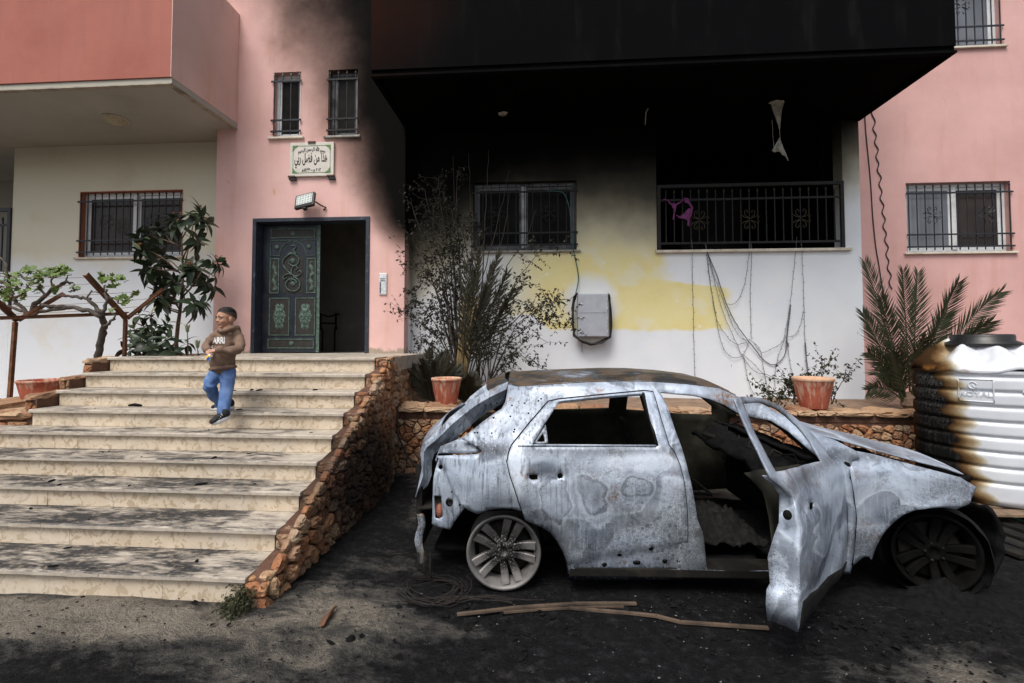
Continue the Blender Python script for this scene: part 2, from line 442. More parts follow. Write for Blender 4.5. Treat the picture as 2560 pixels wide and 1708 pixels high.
wp = t.vm('ADD', t.map(p, (1., 1.9, 1), rot=(0, 0, R(25))), t.vm('MULTIPLY', t.noise(p, 2.5, 3, .5, 0., True), (.5, .5, .5)))
n1 = t.noise(wp, 1.25, 7, .62); n2 = t.noise(wp, 6, 6, .65)
def ell(cx, cy, rx, ry, r0, r1, rot=0.):
    q = t.map(p, (1/rx, 1/ry, 0), (-cx/rx, -cy/ry, 0)) if not rot else t.map(t.map(p, (1, 1, 0), (-cx, -cy, 0)), (1/rx, 1/ry, 0), rot=(0, 0, 0))
    return t.mr(t.vm('LENGTH', q), r1, r0)
burn = t.m('MAXIMUM', ell(1.0, 3.65, 3.0, 1.25, .72, 1.15), t.m('MULTIPLY', ell(.5, 2.35, 1.7, .45, .4, 1.3), .9))
burn = t.m('MAXIMUM', burn, t.m('MULTIPLY', ell(-1.75, 4.15, .75, 1.5, .5, 1.15), 1.0))
burn = t.m('MAXIMUM', burn, t.m('MULTIPLY', ell(-1.9, 1.62, 2.2, .62, .3, 1.5), .95))
burn = t.m('MAXIMUM', burn, t.m('MULTIPLY', ell(2.6, 2.75, .7, .5, .5, 1.2), 1.0))
clear = t.m('MAXIMUM', ell(-3.2, 2.52, 1.9, .22, .5, 1.2), t.m('MULTIPLY', ell(-1.15, 2.85, .42, .75, .2, 1.3), .75))
clear = t.m('MAXIMUM', clear, t.m('MULTIPLY', ell(2.15, 2.22, 1.0, .50, .2, 1.3), 1.1))
clear = t.m('MAXIMUM', clear, t.m('MULTIPLY', ell(-1.05, 4.45, .35, .7, .3, 1.2), .55))
clear = t.m('MAXIMUM', clear, t.m('MULTIPLY', ell(.75, 1.72, .7, .25, .3, 1.4), .5))
s = t.m('ADD', t.m('MULTIPLY', t.m('SUBTRACT', n1, .5), 3.4), t.m('MULTIPLY', t.m('SUBTRACT', n2, .5), 2.6))
s = t.m('ADD', s, t.m('SUBTRACT', t.m('MULTIPLY', burn, 1.35), t.m('MULTIPLY', clear, 1.05)))
s = t.m('SUBTRACT', s, .04)
blk = t.ramp(t.noise(p, 14, 8, .75), [(.3, (.002, .002, .0023)), (.52, (.009, .009, .0105)), (.68, (.03, .03, .033)), (.85, (.085, .083, .082))])
grey = t.ramp(t.noise(p, 9, 7, .7), [(.3, (.035, .034, .033)), (.7, (.115, .108, .098))])
c = t.mix(t.mr(s, -.75, .15), base, grey)
c = t.mix(t.mr(t.m('ADD', s, t.m('MULTIPLY', t.m('SUBTRACT', t.noise(p, 24, 4, .6), .5), 1.2)), .0, .95), c, blk)
c = t.mix(t.mr(t.noise(p, 75, 5, .7), .50, .72, 0., .55), c, (.008, .008, .008))
speck = t.mr(t.noise(p, 130, 2, .5), .66, .72)
c = t.mix(t.m('MULTIPLY', speck, t.mr(t.noise(p, 2.2, 3), .45, .65, 0., .35)), c, (.22, .22, .22))
apron = t.mr(t.m('ADD', y, t.m('MULTIPLY', t.m('SUBTRACT', n2, .5), .12)), 2.36, 2.40)
hb = t.m('ADD', t.noise(p, 30, 6, .7), t.m('ADD', t.m('MULTIPLY', t.noise(p, 130, 3), .4), t.m('MULTIPLY', n2, 1.2)))
MAT_GROUND = t.out(c, t.mr(n2, .3, .7, .75, .98), 0, t.bump(hb, 1.0, .045), spec=.14)
mb = MB()
xs = [-200, -60, -25, -14, -10]+[-9+.125*i for i in range(145)]+[9.5, 14, 25, 60, 200]
ys = [-200, -60, -20, -8, -3, -1, .2]+[.7+.1*i for i in range(76)]+[9, 12, 20, 60, 200]
def gpt(x, y):
    z = gz(x, y)
    if -9 < x < 9 and .5 < y < 8.4:
        z += .018*nz((x, y, 0), 1.7)+.010*nz((x, y, 3), 5.)
        q = math.hypot((x-.7)/2.1, (y-2.6)/.8)
        if q < 1: z += .018*(1-q)*(1+nz((x, y, 7), 8.))
    return (x, y, z-.008)
nx_, ny_ = len(xs), len(ys)
mb.add([gpt(a, b) for b in ys for a in xs], [(j*nx_+i, j*nx_+i+1, (j+1)*nx_+i+1, (j+1)*nx_+i) for j in range(ny_-1) for i in range(nx_-1)])
tag(mb.build('ground', MAT_GROUND, None, True), kind='structure')

# ------------------------------------------------------------------ the house
YT, YW, YR = 7.2, 7.6, 8.2            # stair tower front, white walls, right pink wing
SOF, TOP = 5.0, 8.6                   # underside of the balconies, top of what is built
HOUSE = empty('apartment_house', (0, YW, 0), 'pink and white apartment house with soot-blackened balcony over a burnt car', 'house')
def wall(name, outline, holes, y, th, mat, parent=HOUSE):
    mb = slab(outline, holes, lambda u, v: (u, y, v), lambda u, v: (u, y+th, v))
    return link(name, fixn(mb.mesh(name)), mat, parent)
DX0, DX1, DZ0, DZ1 = -4.665, -2.775, 1.365, 3.505      # door opening
U1 = (-4.39, -3.915, 4.83, 5.91); U2 = (-3.465, -2.985, 4.82, 5.905)
TX0, TX1 = -5.32, -2.20
wall('tower_wall', [(TX0, .3), (DX0, .3), (DX0, DZ1), (DX1, DZ1), (DX1, .3), (TX1, .3), (TX1, TOP), (TX0, TOP)], [rect(*U1), rect(*U2)], YT, .22, MAT_PINK_TOWER)
MB().box(TX1-.2, TX1-.002, YT+.221, 9.6, .3, TOP).build('tower_side_wall', MAT_SMOKED, HOUSE)
MB().box(TX0+.002, TX0+.2, YT+.221, 9.6, .3, TOP).build('tower_side_wall', MAT_PINK, HOUSE)
LW = (-8.16, -6.25, 3.015, 4.18)
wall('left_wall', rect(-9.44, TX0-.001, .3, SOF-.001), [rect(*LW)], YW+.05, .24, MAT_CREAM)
MW = (-1.185, .50, 3.02, 4.158)
LG = (1.765, 4.605, 2.99)
wall('smoked_wall', [(TX1+.001, .3), (4.86, .3), (4.86, SOF-.001), (LG[1], SOF-.001), (LG[1], LG[2]), (LG[0], LG[2]), (LG[0], SOF-.001), (TX1+.001, SOF-.001)], [rect(*MW)], YW, .24, MAT_SMOKED)
RW = (5.965, 7.585, 3.015, 4.18); RU = (5.9, 7.54, 6.44, 7.75)
wall('right_wall', rect(4.612, 13.0, -.2, TOP), [rect(*RW), rect(*RU)], YR, .24, MAT_PINK)
wall('upper_back_wall', rect(TX1+.001, 4.395, SOF+.01, TOP), [], YW+.06, .2, MAT_SOOT)
wall('upper_left_wall', rect(-15, TX0-.002, SOF+.01, TOP), [], YW+.06, .2, MAT_PALEPINK)
# left red balcony
mb = MB().box(-15, -4.993, 5.84, 5.99, SOF+.085, 6.9)
mb.build('red_parapet', MAT_RED, HOUSE)
MB().box(-4.9925, -4.983, 5.8405, 5.9905, SOF+.085, 6.9).build('balcony_side_wall', MAT_PALEPINK, HOUSE)
MB().box(-5.13, -4.983, 5.991, YT-.002, SOF+.085, 6.9).build('balcony_side_wall', MAT_PALEPINK, HOUSE)
MB().box(-15, -4.985, 5.86, YT-.002, SOF, SOF+.08).build('soffit', MAT_SOFFIT, HOUSE)
MB().box(-15, TX0-.003, YT-.001, 9.4, SOF, SOF+.08).build('soffit', MAT_SOFFIT, HOUSE)
MAT_DRIP = simple('weathered drip edge', (.33, .29, .23), .85, var=.35, sc=5, dirt=(.16, .12, .09))
MB().box(-15, -4.975, 5.832, 5.90, SOF-.016, SOF-.002).build('drip_edge', MAT_DRIP, HOUSE)
MB().box(-5.06, -4.972, 5.902, YT-.003, SOF-.016, SOF-.002).build('drip_edge', MAT_DRIP, HOUSE)
# left-hand loggia beyond the white wall
MB().box(-9.8, -9.2, 9.2, 9.4, .3, SOF).build('loggia_back_wall', MAT_SOFFIT, HOUSE)
MB().box(-15, -9.8, 9.3, 9.5, .3, SOF).build('loggia_back_wall', MAT_SOFFIT, HOUSE)
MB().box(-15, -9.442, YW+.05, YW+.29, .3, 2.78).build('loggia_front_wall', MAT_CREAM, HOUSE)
# big black balcony
BX0, BX1, BY = -2.25, 4.86, 5.84
MB().box(BX0, BX1, BY, BY+.15, SOF+.06, 7.6).build('soot_parapet', MAT_BLACK, HOUSE)
MB().box(BX0+.002, BX0+.15, BY+.151, YT-.003, SOF+.06, 7.6).build('soot_parapet_side', MAT_BLACK, HOUSE)
MB().box(BX1-.15, BX1-.002, BY+.151, YW+.05, SOF+.06, 7.6).build('soot_parapet_side', MAT_BLACK, HOUSE)
MB().box(BX0+.004, BX1-.004, BY+.02, 9.6, SOF, SOF+.055).build('soot_soffit', MAT_SOOT, HOUSE)
MB().box(BX0+.002, BX1+.006, BY-.008, BY+.06, SOF-.03, SOF-.002).build('drip_edge', MAT_BLACK, HOUSE)
MB().box(BX1-.06, BX1+.006, BY+.062, YW-.01, SOF-.03, SOF-.002).build('drip_edge', MAT_SOOT, HOUSE)
MB().box(BX0+.002, BX0+.07, BY+.062, YT-.004, SOF-.03, SOF-.002).build('drip_edge', MAT_SOOT, HOUSE)
# burnt loggia room behind the railing
MB().box(LG[0]-.6, 4.4, 9.6, 9.7, 2.0, SOF).build('loggia_back_wall', MAT_SOOT, HOUSE)
MB().box(LG[0]-.5, LG[0]-.35, YW+.24, 9.6, 2.0, SOF).build('loggia_side_wall', MAT_SOOT, HOUSE)
MB().box(LG[0]-.35, 4.401, YW+.241, 9.6, 2.9, 2.985).build('loggia_floor', MAT_SOOT, HOUSE)
MB().box(4.402, 4.61, YW+.241, 9.72, 2.0, SOF-.001).build('loggia_side_wall', MAT_SOOT, HOUSE)
MB().box(4.615, 4.858, YW+.241, YR-.002, -.2, SOF-.002).build('corner_return', MAT_SMOKED, HOUSE)
MB().box(2.7, 3.9, 9.55, 9.58, 2.99, 4.75).build('inner_door', MAT_GLASSDARK, HOUSE)
# dark hall behind the entrance
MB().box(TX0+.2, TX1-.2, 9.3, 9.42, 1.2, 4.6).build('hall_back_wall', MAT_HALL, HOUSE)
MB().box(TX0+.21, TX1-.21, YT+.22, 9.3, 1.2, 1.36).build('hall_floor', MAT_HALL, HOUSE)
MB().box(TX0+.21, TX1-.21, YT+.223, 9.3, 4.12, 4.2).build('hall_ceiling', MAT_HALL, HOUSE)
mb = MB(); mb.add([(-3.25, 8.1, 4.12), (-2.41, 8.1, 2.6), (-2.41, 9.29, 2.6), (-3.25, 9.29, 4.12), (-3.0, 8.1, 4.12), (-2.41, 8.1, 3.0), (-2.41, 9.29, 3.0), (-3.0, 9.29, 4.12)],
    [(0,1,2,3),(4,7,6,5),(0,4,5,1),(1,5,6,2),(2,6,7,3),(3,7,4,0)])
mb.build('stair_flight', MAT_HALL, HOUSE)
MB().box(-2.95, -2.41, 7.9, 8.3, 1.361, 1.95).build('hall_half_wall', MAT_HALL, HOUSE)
# dark rooms behind the windows
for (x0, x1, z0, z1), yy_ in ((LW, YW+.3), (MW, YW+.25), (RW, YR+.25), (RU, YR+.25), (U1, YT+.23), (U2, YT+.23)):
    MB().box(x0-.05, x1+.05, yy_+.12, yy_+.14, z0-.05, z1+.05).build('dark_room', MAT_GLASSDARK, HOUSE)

# windows: frame, panes, sill, grille bars, scrolls
def scroll_pts(cx, cz, r, a0, a1, n=10, grow=1.):
    return [(cx+r*(grow**(i/n))*math.cos(a0+(a1-a0)*i/n), cz+r*(grow**(i/n))*math.sin(a0+(a1-a0)*i/n)) for i in range(n+1)]
def flower(mb, cx, cz, s, y, r=.006):
    """wrought iron ornament: four C scrolls round an upright"""
    for sx in (-1, 1):
        for sz in (-1, 1):
            pts = [(cx+sx*s*.08, y, cz+sz*s*.10), (cx+sx*s*.30, y, cz+sz*s*.28), (cx+sx*s*.34, y, cz+sz*s*.52), (cx+sx*s*.18, y, cz+sz*s*.62), (cx+sx*s*.10, y, cz+sz*s*.48), (cx+sx*s*.2, y, cz+sz*s*.42)]
            mb.tube(pts, r, 5)
            pts = [(cx+sx*s*.05, y, cz+sz*s*.06), (cx+sx*s*.36, y, cz+sz*s*.16), (cx+sx*s*.52, y, cz+sz*s*.3), (cx+sx*s*.62, y, cz+sz*s*.16), (cx+sx*s*.5, y, cz+sz*s*.08)]
            mb.tube(pts, r, 5)
def window(name, box, y, split, mats, nbars, flowers, reveal=None, gy=-.03, bays=None, stop=None):
    x0, x1, z0, z1 = box; fr, glass, iron, sill = mats
    W_ = empty(name, ((x0+x1)/2, y, z0)); put(W_, HOUSE)
    fy0, fy1 = y+.10, y+.16
    mb = MB(); fw = .055
    mb.box(x0+.003, x1-.003, fy0, fy1, z0+.003, z0+fw).box(x0+.003, x1-.003, fy0, fy1, z1-fw, z1-.003)
    mb.box(x0+.003, x0+fw, fy0+.001, fy1-.001, z0+fw, z1-fw).box(x1-fw, x1-.003, fy0+.001, fy1-.001, z0+fw, z1-fw)
    xe = [x0+fw]+list(split)+[x1-fw]
    mb.build('frame', fr, W_, bevel=.004)
    for xm in split: MB().box(xm-.035, xm+.035, fy0-.012, fy1-.002, z0+fw+.001, z1-fw-.001).build('mullion', MAT_ALULIT if fr is MAT_ALUSOOT else fr, W_, bevel=.004)
    for i in range(len(xe)-1):
        a, b = xe[i]+(.03 if i else 0), xe[i+1]-(.03 if i < len(xe)-2 else 0)
        yo = .012 if i % 2 else 0
        mb = MB().box(a, b, fy0+.022+yo, fy0+.04+yo, z0+fw, z0+fw+.05).box(a, b, fy0+.022+yo, fy0+.04+yo, z1-fw-.05, z1-fw).box(a, a+.04, fy0+.023+yo, fy0+.039+yo, z0+fw+.05, z1-fw-.05).box(b-.04, b, fy0+.023+yo, fy0+.039+yo, z0+fw+.05, z1-fw-.05)
        mb.build('sash', fr, W_)
        MB().box(a+.04, b-.04, fy0+.028+yo, fy0+.034+yo, z0+fw+.05, z1-fw-.05).build('pane', glass[i % len(glass)], W_)
    MB().box(x0-.06, x1+.06, y-.045, y+.10, z0-.032, z0).build('sill', sill, W_, bevel=.005)
    if reveal is not None:
        MB().box(x0, x0+.012, y-.003, fy0, z0+.001, z1-.013).build('reveal', reveal, W_)
        MB().box(x1-.012, x1, y-.003, fy0, z0+.001, z1-.013).build('reveal', reveal, W_)
        MB().box(x0, x1, y-.003, fy0, z1-.012, z1).build('reveal', reveal, W_)
    # grille: flat cross bars with uprights through them
    gh = z1-z0
    for zz in (z0+.09, z0+.25*gh, z1-.16*gh):
        MB().box(x0-.015, x1+.015, y+gy-.004, y+gy+.012, zz-.013, zz+.013).build('grille_crossbar', iron, W_)
    n = nbars; u0 = MB()
    for i in range(n):
        xb = x0+.03+(x1-x0-.06)*i/(n-1)
        long = not flowers or all(abs(xb-fx) > .035 for fx in flowers)
        mbb = MB().box(xb-.0055, xb+.0055, y+gy+.0135, y+gy+.0265, z0+.035, z1-.07)
        mbb.add([(xb-.012, y+gy+.008, z1-.075), (xb+.012, y+gy+.008, z1-.075), (xb+.012, y+gy+.032, z1-.075), (xb-.012, y+gy+.032, z1-.075), (xb, y+gy+.02, z1-.02)], [(0,1,4),(1,2,4),(2,3,4),(3,0,4),(0,3,2,1)])
        mbb.build('grille_bar', iron, W_)
    for fx in flowers:
        mb = MB(); flower(mb, fx, (z0+z1)/2+.03, .22, y+gy+.006); mb.build('scroll_ornament', iron, W_)
    return W_
window('left_window', LW, YW+.05, [-7.2], (MAT_ALU, [MAT_GLASS], MAT_IRON, MAT_STONETRIM), 15, [-7.62, -6.75], MAT_REVEAL)
window('smoked_window', MW, YW, [-.36], (MAT_ALUSOOT, [MAT_GLASSDARK], MAT_IRONRUST, MAT_SILLSOOT), 13, [-.8, .07])
window('right_window', RW, YR, [6.78], (MAT_ALU, [MAT_GLASSPALE, MAT_GLASS], MAT_IRON, MAT_STONETRIM), 13, [6.35, 7.2])
window('upper_right_window', RU, YR, [6.7], (MAT_ALU, [MAT_GLASSPALE], MAT_IRON, MAT_STONETRIM), 13, [6.9, 6.35])
window('stairwell_window', U1, YT, [], (MAT_ALU, [MAT_GLASSDARK], MAT_IRON, MAT_STONETRIM), 4, [], MAT_PINK_TOWER)
window('stairwell_window', U2, YT, [], (MAT_ALUSOOT, [MAT_GLASSDARK], MAT_IRONRUST, MAT_SILLSOOT), 4, [])
# loggia railing
RL = empty('loggia_railing', ((LG[0]+LG[1])/2, YW, LG[2])); put(RL, HOUSE)
MB().box(LG[0]-.03, LG[1]+.09, YW-.06, YW+.24, LG[2]-.04, LG[2]+.002).build('sill', MAT_STONETRIM, RL, bevel=.006)
ry = YW-.02
mb = MB().box(LG[0]+.005, LG[1]-.005, ry-.02, ry+.02, 3.985, 4.035)
mb.box(LG[0]+.005, LG[0]+.055, ry-.019, ry+.021, LG[2]+.004, 3.985).box(LG[1]-.055, LG[1]-.005, ry-.019, ry+.021, LG[2]+.004, 3.985)
mb.build('frame', MAT_IRONRUST, RL)
for zz in (3.79, 3.10):
    MB().box(LG[0]+.056, LG[1]-.056, ry-.012, ry+.012, zz-.016, zz+.016).build('rail', MAT_IRONRUST, RL)
MB().box((LG[0]+LG[1])/2-.02, (LG[0]+LG[1])/2+.02, ry-.013, ry+.013, LG[2]+.003, 3.084).build('foot_post', MAT_IRONRUST, RL)
for i in range(21):
    xb = LG[0]+.14+(LG[1]-LG[0]-.28)*i/20
    b_ = MB().box(xb-.0075, xb+.0075, ry-.0075, ry+.0075, 3.117, 3.90).build('baluster', MAT_IRONRUST, RL)
    MB().lathe([(.008, 0), (.017, .012), (.012, .03), (.002, .06)], (xb, ry, 3.90), 6, True).build('finial', MAT_GOLD if i % 3 else MAT_IRONRUST, RL)
for fx in (LG[0]+.14+(LG[1]-LG[0]-.28)*q/20 for q in (4, 10, 16)):
    mb = MB(); flower(mb, fx, 3.46, .24, ry-.015, .006); mb.build('scroll_ornament', MAT_GOLD, RL)
# railing of the left-hand loggia, only its end shows
RL2 = empty('left_loggia_railing', (-9.9, YW, 2.78)); put(RL2, HOUSE)
MB().box(-12, -9.445, YW+.02, YW+.08, 3.86, 3.92).box(-9.50, -9.445, YW+.021, YW+.079, 2.79, 3.86).build('frame', MAT_IRON, RL2)
MB().box(-12, -9.5, YW+.035, YW+.065, 3.60, 3.64).build('rail', MAT_IRON, RL2)
for i in range(12):
    xb = -9.62-.17*i
    MB().box(xb-.01, xb+.01, YW+.04, YW+.06, 2.80, 3.70).build('baluster', MAT_IRON, RL2)
    MB().lathe([(.01, 0), (.02, .02), (.002, .07)], (xb, YW+.05, 3.70), 6, True).build('finial', MAT_GOLD, RL2)

# entrance door
t = NT('worn dark door paint'); p = t.pos()
c = t.ramp(t.noise(p, 3, 6, .6), [(.3, (.006, .009, .016)), (.7, (.020, .026, .040))])
scr = t.mr(t.noise(t.map(p, (9, 9, 2.2)), 2.4, 7, .7), .60, .72)
c = t.mix(t.m('MULTIPLY', scr, .5), c, (.10, .10, .14))
c = t.mix(t.mr(t.noise(p, 2.2, 4), .55, .75, 0., .6), c, (.045, .028, .018))
MAT_DOOR = t.out(c, t.mr(t.noise(p, 8, 3), .3, .7, .3, .6), .2, t.bump(t.noise(p, 40, 4), .2, .003))
MAT_DOORIN = simple('door panel inset', (.018, .016, .014), .6, .1, .4, 14, .2)
t = NT('verdigris'); p = t.pos()
MAT_VERD = t.out(t.ramp(t.noise(p, 30, 5, .65), [(.3, (.020, .032, .027)), (.5, (.062, .105, .085)), (.75, (.15, .215, .18))]), .65, .2, t.bump(t.noise(p, 80, 3), .4, .004))
t = NT('door frame paint'); p = t.pos()
MAT_DFRAME = t.out(t.mix(t.mr(t.noise(p, 12, 6, .7), .55, .7, 0., .6), (.02, .026, .042), (.12, .13, .16)), .5, .2, t.bump(t.noise(p, 40, 4), .3, .004))
DF = empty('door_frame', ((DX0+DX1)/2, YT, DZ0)); put(DF, HOUSE)
MB().box(DX0-.015, DX0+.045, YT-.02, YT+.22, DZ0, DZ1-.045).build('jamb', MAT_DFRAME, DF, bevel=.004)
MB().box(DX1-.045, DX1+.015, YT-.02, YT+.22, DZ0, DZ1-.045).build('jamb', MAT_DFRAME, DF, bevel=.004)
MB().box(DX0-.015, DX1+.015, YT-.02, YT+.22, DZ1-.044, DZ1+.015).build('lintel', MAT_DFRAME, DF, bevel=.004)
MB().box(DX0-.2, DX1+.1, YT-.30, YT+.22, DZ0-.05, DZ0-.004).build('threshold', MAT_STONETRIM, DF, bevel=.006)
LY = YT+.17                                    # face of the closed leaf, set back in the reveal
lx0, lx1, lz0, lz1 = DX0+.05, -3.655, DZ0+.012, DZ1-.05
LEAF = MB().box(lx0, lx1, LY, LY+.05, lz0, lz1).build('door_leaf', MAT_DOOR, HOUSE, bevel=.004)
MB().box(lx1-.035, lx1+.012, LY-.012, LY+.0, lz0, lz1-.01).build('closing_strip', MAT_VERD, LEAF)
ux = lambda f: lx0+.11+(lx1-.05-lx0-.11)*f
uz = lambda f: lz0+(lz1-lz0)*f
def molding(a, b, c_, d_, nm='panel_molding', w=.014):
    MB().box(a+w, b-w, LY-.004, LY+.0, c_+w, d_-w).build('inset_panel', MAT_DOORIN, LEAF)
    mb = MB().box(a, b, LY-.012, LY-.0005, c_, c_+w).box(a, b, LY-.012, LY-.0005, d_-w, d_).box(a, a+w, LY-.0121, LY-.0006, c_+w, d_-w).box(b-w, b, LY-.0121, LY-.0006, c_+w, d_-w)
    mb.build(nm, MAT_VERD, LEAF)
molding(ux(.03), ux(.97), uz(.895), uz(.97)); molding(ux(0), ux(.97), uz(.03), uz(.105))
molding(ux(.02), ux(.45), uz(.13), uz(.425)); molding(ux(.57), ux(.99), uz(.13), uz(.425))
molding(ux(.02), ux(.22), uz(.46), uz(.735)); molding(ux(.80), ux(.99), uz(.46), uz(.735))
cxm = ux(.5)
MB().box(ux(.30), ux(.72), LY-.003, LY, uz(.462), uz(.75)).build('inset_panel', MAT_DOORIN, LEAF)
for sx in (-1, 1):
    a = cxm+sx*(ux(.97)-cxm); zt, zb = uz(.875), uz(.755); ra = abs(ux(.78)-cxm)
    pts = [(cxm+sx*.03, LY-.006, zt), (a, LY-.006, zt), (a, LY-.006, zb), (cxm+sx*ra, LY-.006, zb)]
    pts += [(cxm+sx*(.03+(ra-.03)*math.cos(q)), LY-.006, zb+(zt-zb-.02)*math.sin(q)) for q in [math.pi/2*k/7 for k in range(1, 8)]]
    pts += [(cxm+sx*.03, LY-.006, zt)]
    MB().tube(pts, .0075, 6).build('panel_molding', MAT_VERD, LEAF)
def rosette(cx, cz, r):
    def fn(rr, z, a): k = 1+.13*math.cos(a*9) if rr > r*.4 else 1; return rr*k, z
    mb = MB(); prof = [(r*.02, .020), (r*.28, .020), (r*.34, .012), (r*.6, .018), (r*.95, .010), (r, .0)]
    m2 = MB().lathe(prof, (0, 0, 0), 36, False, fn)
    mb.add([(cx+v[0], LY-.003-v[2], cz+v[1]) for v in m2.v], m2.f)
    link('rosette', fixn(mb.mesh('rosette', True)), MAT_VERD, LEAF)
rosette(ux(.5), uz(.932), .038); rosette(ux(.5), uz(.068), .038)
rosette(cxm-(ux(.97)-cxm)*.72, uz(.825), .036); rosette(cxm+(ux(.97)-cxm)*.72, uz(.825), .036)
rosette(ux(.50), uz(.715), .040); rosette(ux(.51), uz(.535), .040)
mb = MB()
def spl(pts, r=.009):
    P3 = [Vector((a, b)) for a, b in pts]; out = []
    for i in range(len(P3)-1):
        p0 = P3[max(i-1, 0)]; p1 = P3[i]; p2 = P3[i+1]; p3 = P3[min(i+2, len(P3)-1)]
        for k in range(5):
            u = k/5
            out.append(.5*((2*p1)+(p2-p0)*u+(2*p0-5*p1+4*p2-p3)*u*u+(3*p1-p0-3*p2+p3)*u**3))
    out.append(P3[-1])
    mb.tube([(ux(q.x), LY-.014, uz(q.y)) for q in out], r, 6)
spl([(.5, .80), (.56, .815), (.53, .835), (.47, .83)]); spl([(.5, .80), (.57, .77), (.45, .775), (.33, .735), (.30, .69), (.40, .635), (.55, .59), (.66, .545), (.64, .495), (.52, .475), (.40, .495), (.37, .535), (.44, .57), (.55, .565), (.60, .54)], .011)
spl([(.34, .735), (.45, .768), (.58, .755), (.64, .72), (.60, .685), (.50, .675), (.42, .70), (.45, .725)]); spl([(.48, .605), (.49, .65), (.56, .675), (.61, .655), (.57, .64)])
spl([(.52, .598), (.62, .595), (.69, .615), (.67, .635), (.62, .628)]); spl([(.50, .605), (.40, .61), (.31, .59), (.33, .57), (.38, .58)]); spl([(.52, .60), (.53, .575), (.47, .56), (.44, .575)])
mb.build('iron_scroll', MAT_VERD, LEAF, True)
def cartouche(cx, cz, w, h):
    def f(u, v):
        a = 2*math.pi*u; r = v
        k = 1+.10*math.cos(6*a)+.07*math.cos(14*a)*(v > .55)
        z = .030*(1-v**2)+.010*math.sin(v*16)+.008*math.sin(9*a)*v*(1-v)*3
        return (cx+w*r*k*math.cos(a)*.5, LY-.003-max(0, z), cz+h*r*k*math.sin(a)*.5)
    m = MB().sheet(f, 48, 8); link('cartouche', fixn(m.mesh('c', True)), MAT_VERD, LEAF)
cartouche(ux(.235), uz(.278), .20, .42); cartouche(ux(.78), uz(.278), .20, .42)
for xc in (ux(.12), ux(.895)):
    def f(u, v):
        zc = uz(.485)+(uz(.71)-uz(.485))*u; w = .028+.012*math.sin(u*26)
        off = .016*math.sin(u*13); d = .016*(1-(2*v-1)**2)
        return (xc+off+(2*v-1)*w, LY-.004-d, zc)
    link('leaf_ornament', fixn(MB().sheet(f, 40, 4).mesh('l', True)), MAT_VERD, LEAF)
# second leaf swung into the hall
MB().box(DX1-.10, DX1-.05, YT+.24, YT+1.12, lz0, lz1).build('open_door_leaf', MAT_DOOR, HOUSE)

# ------------------------------------------------------------------ marble stairs
t = NT('veined cream marble'); p = t.pos()
w_ = t.vm('ADD', p, t.vm('MULTIPLY', t.noise(p, 5, 3, .5, 0., True), (.16, .16, .16)))
v1 = t.vor(w_, 13, 'DISTANCE_TO_EDGE'); n1 = t.noise(w_, 9, 5, .6); n2 = t.noise(w_, 26, 3, .5, 1.2)
base = t.ramp(n1, [(.3, (.51, .415, .305)), (.7, (.62, .53, .42))])
blot = t.mr(t.noise(w_, 21, 3, .45, .9), .53, .59)
c = t.mix(t.m('MULTIPLY', blot, .85), base, (.36, .275, .18))
c = t.mix(t.m('MULTIPLY', t.mr(v1, .03, .0), .30), c, (.36, .27, .18))
c = t.mix(t.mr(t.noise(p, 1.3, 4), .5, .75, 0., .4), c, (.50, .48, .44))
c = t.mix(t.mr(t.noise(p, 2.6, 5, .65), .64, .78, 0., .55), c, (.42, .27, .13))
tint = t.rnd()
c = t.mix(t.m('MULTIPLY', tint, .22), c, (.70, .62, .50))
MAT_MARBLE = t.out(c, t.mr(n1, .3, .7, .35, .55), 0, t.bump(t.noise(p, 25, 4), .15, .003), spec=.35)
t = NT('sooty marble tread'); p = t.pos(); x, y, z = t.xyz(p)
base = t.ramp(t.noise(p, 12, 5, .6), [(.3, (.33, .29, .245)), (.7, (.49, .44, .37))])
q = t.vm('ADD', t.map(p, (1.0, 3.2, 1), rot=(0, 0, R(-14))), t.vm('MULTIPLY', t.noise(p, 3, 2, .5, 0., True), (.35, .35, .35)))
s1 = t.noise(q, 2.6, 7, .68); s2 = t.noise(t.map(p, (5., 20, 5), rot=(0, 0, R(-14))), 2.4, 8, .72)
mid = t.m('ADD', s1, t.m('MULTIPLY', t.m('SUBTRACT', s2, .5), .6))
mid = t.m('ADD', mid, t.mr(z, 1.25, .15, -.06, .10))
mid = t.m('SUBTRACT', mid, t.mr(x, -2.25, -2.05, 0., .12))
k = t.mr(mid, .40, .66)
_, ny_n, nz_n = t.xyz(t.n('ShaderNodeNewGeometry').outputs['Normal'])
k = t.m('MULTIPLY', k, t.mr(nz_n, .3, .9))
soot = t.ramp(t.noise(p, 30, 5, .7), [(.3, (.010, .011, .013)), (.7, (.045, .045, .048)), (.9, (.13, .12, .11))])
c = t.mix(k, base, soot)
c = t.mix(t.m('MULTIPLY', t.mr(t.noise(t.map(p, (1, 1, .6)), 22, 5, .7), .52, .68), .6), c, (.28, .225, .165))
MAT_TREAD = t.out(c, .6, 0, t.bump(t.noise(p, 40, 5, .7), .25, .004), spec=.3)
SX0, SX1 = -4.78, -1.785
RISE = .153
NOSE_Y = [4.83, 4.56, 4.30, 4.06, 3.84, 3.575, 3.33, 3.03, 2.71]
NOSE_Z = [1.38-RISE*k for k in range(9)]
STAIR = empty('marble_staircase', (-3.4, 2.7, 0), 'wide cream marble staircase with soot-streaked treads leading up to the entrance', 'staircase')
rs = random.Random(5)
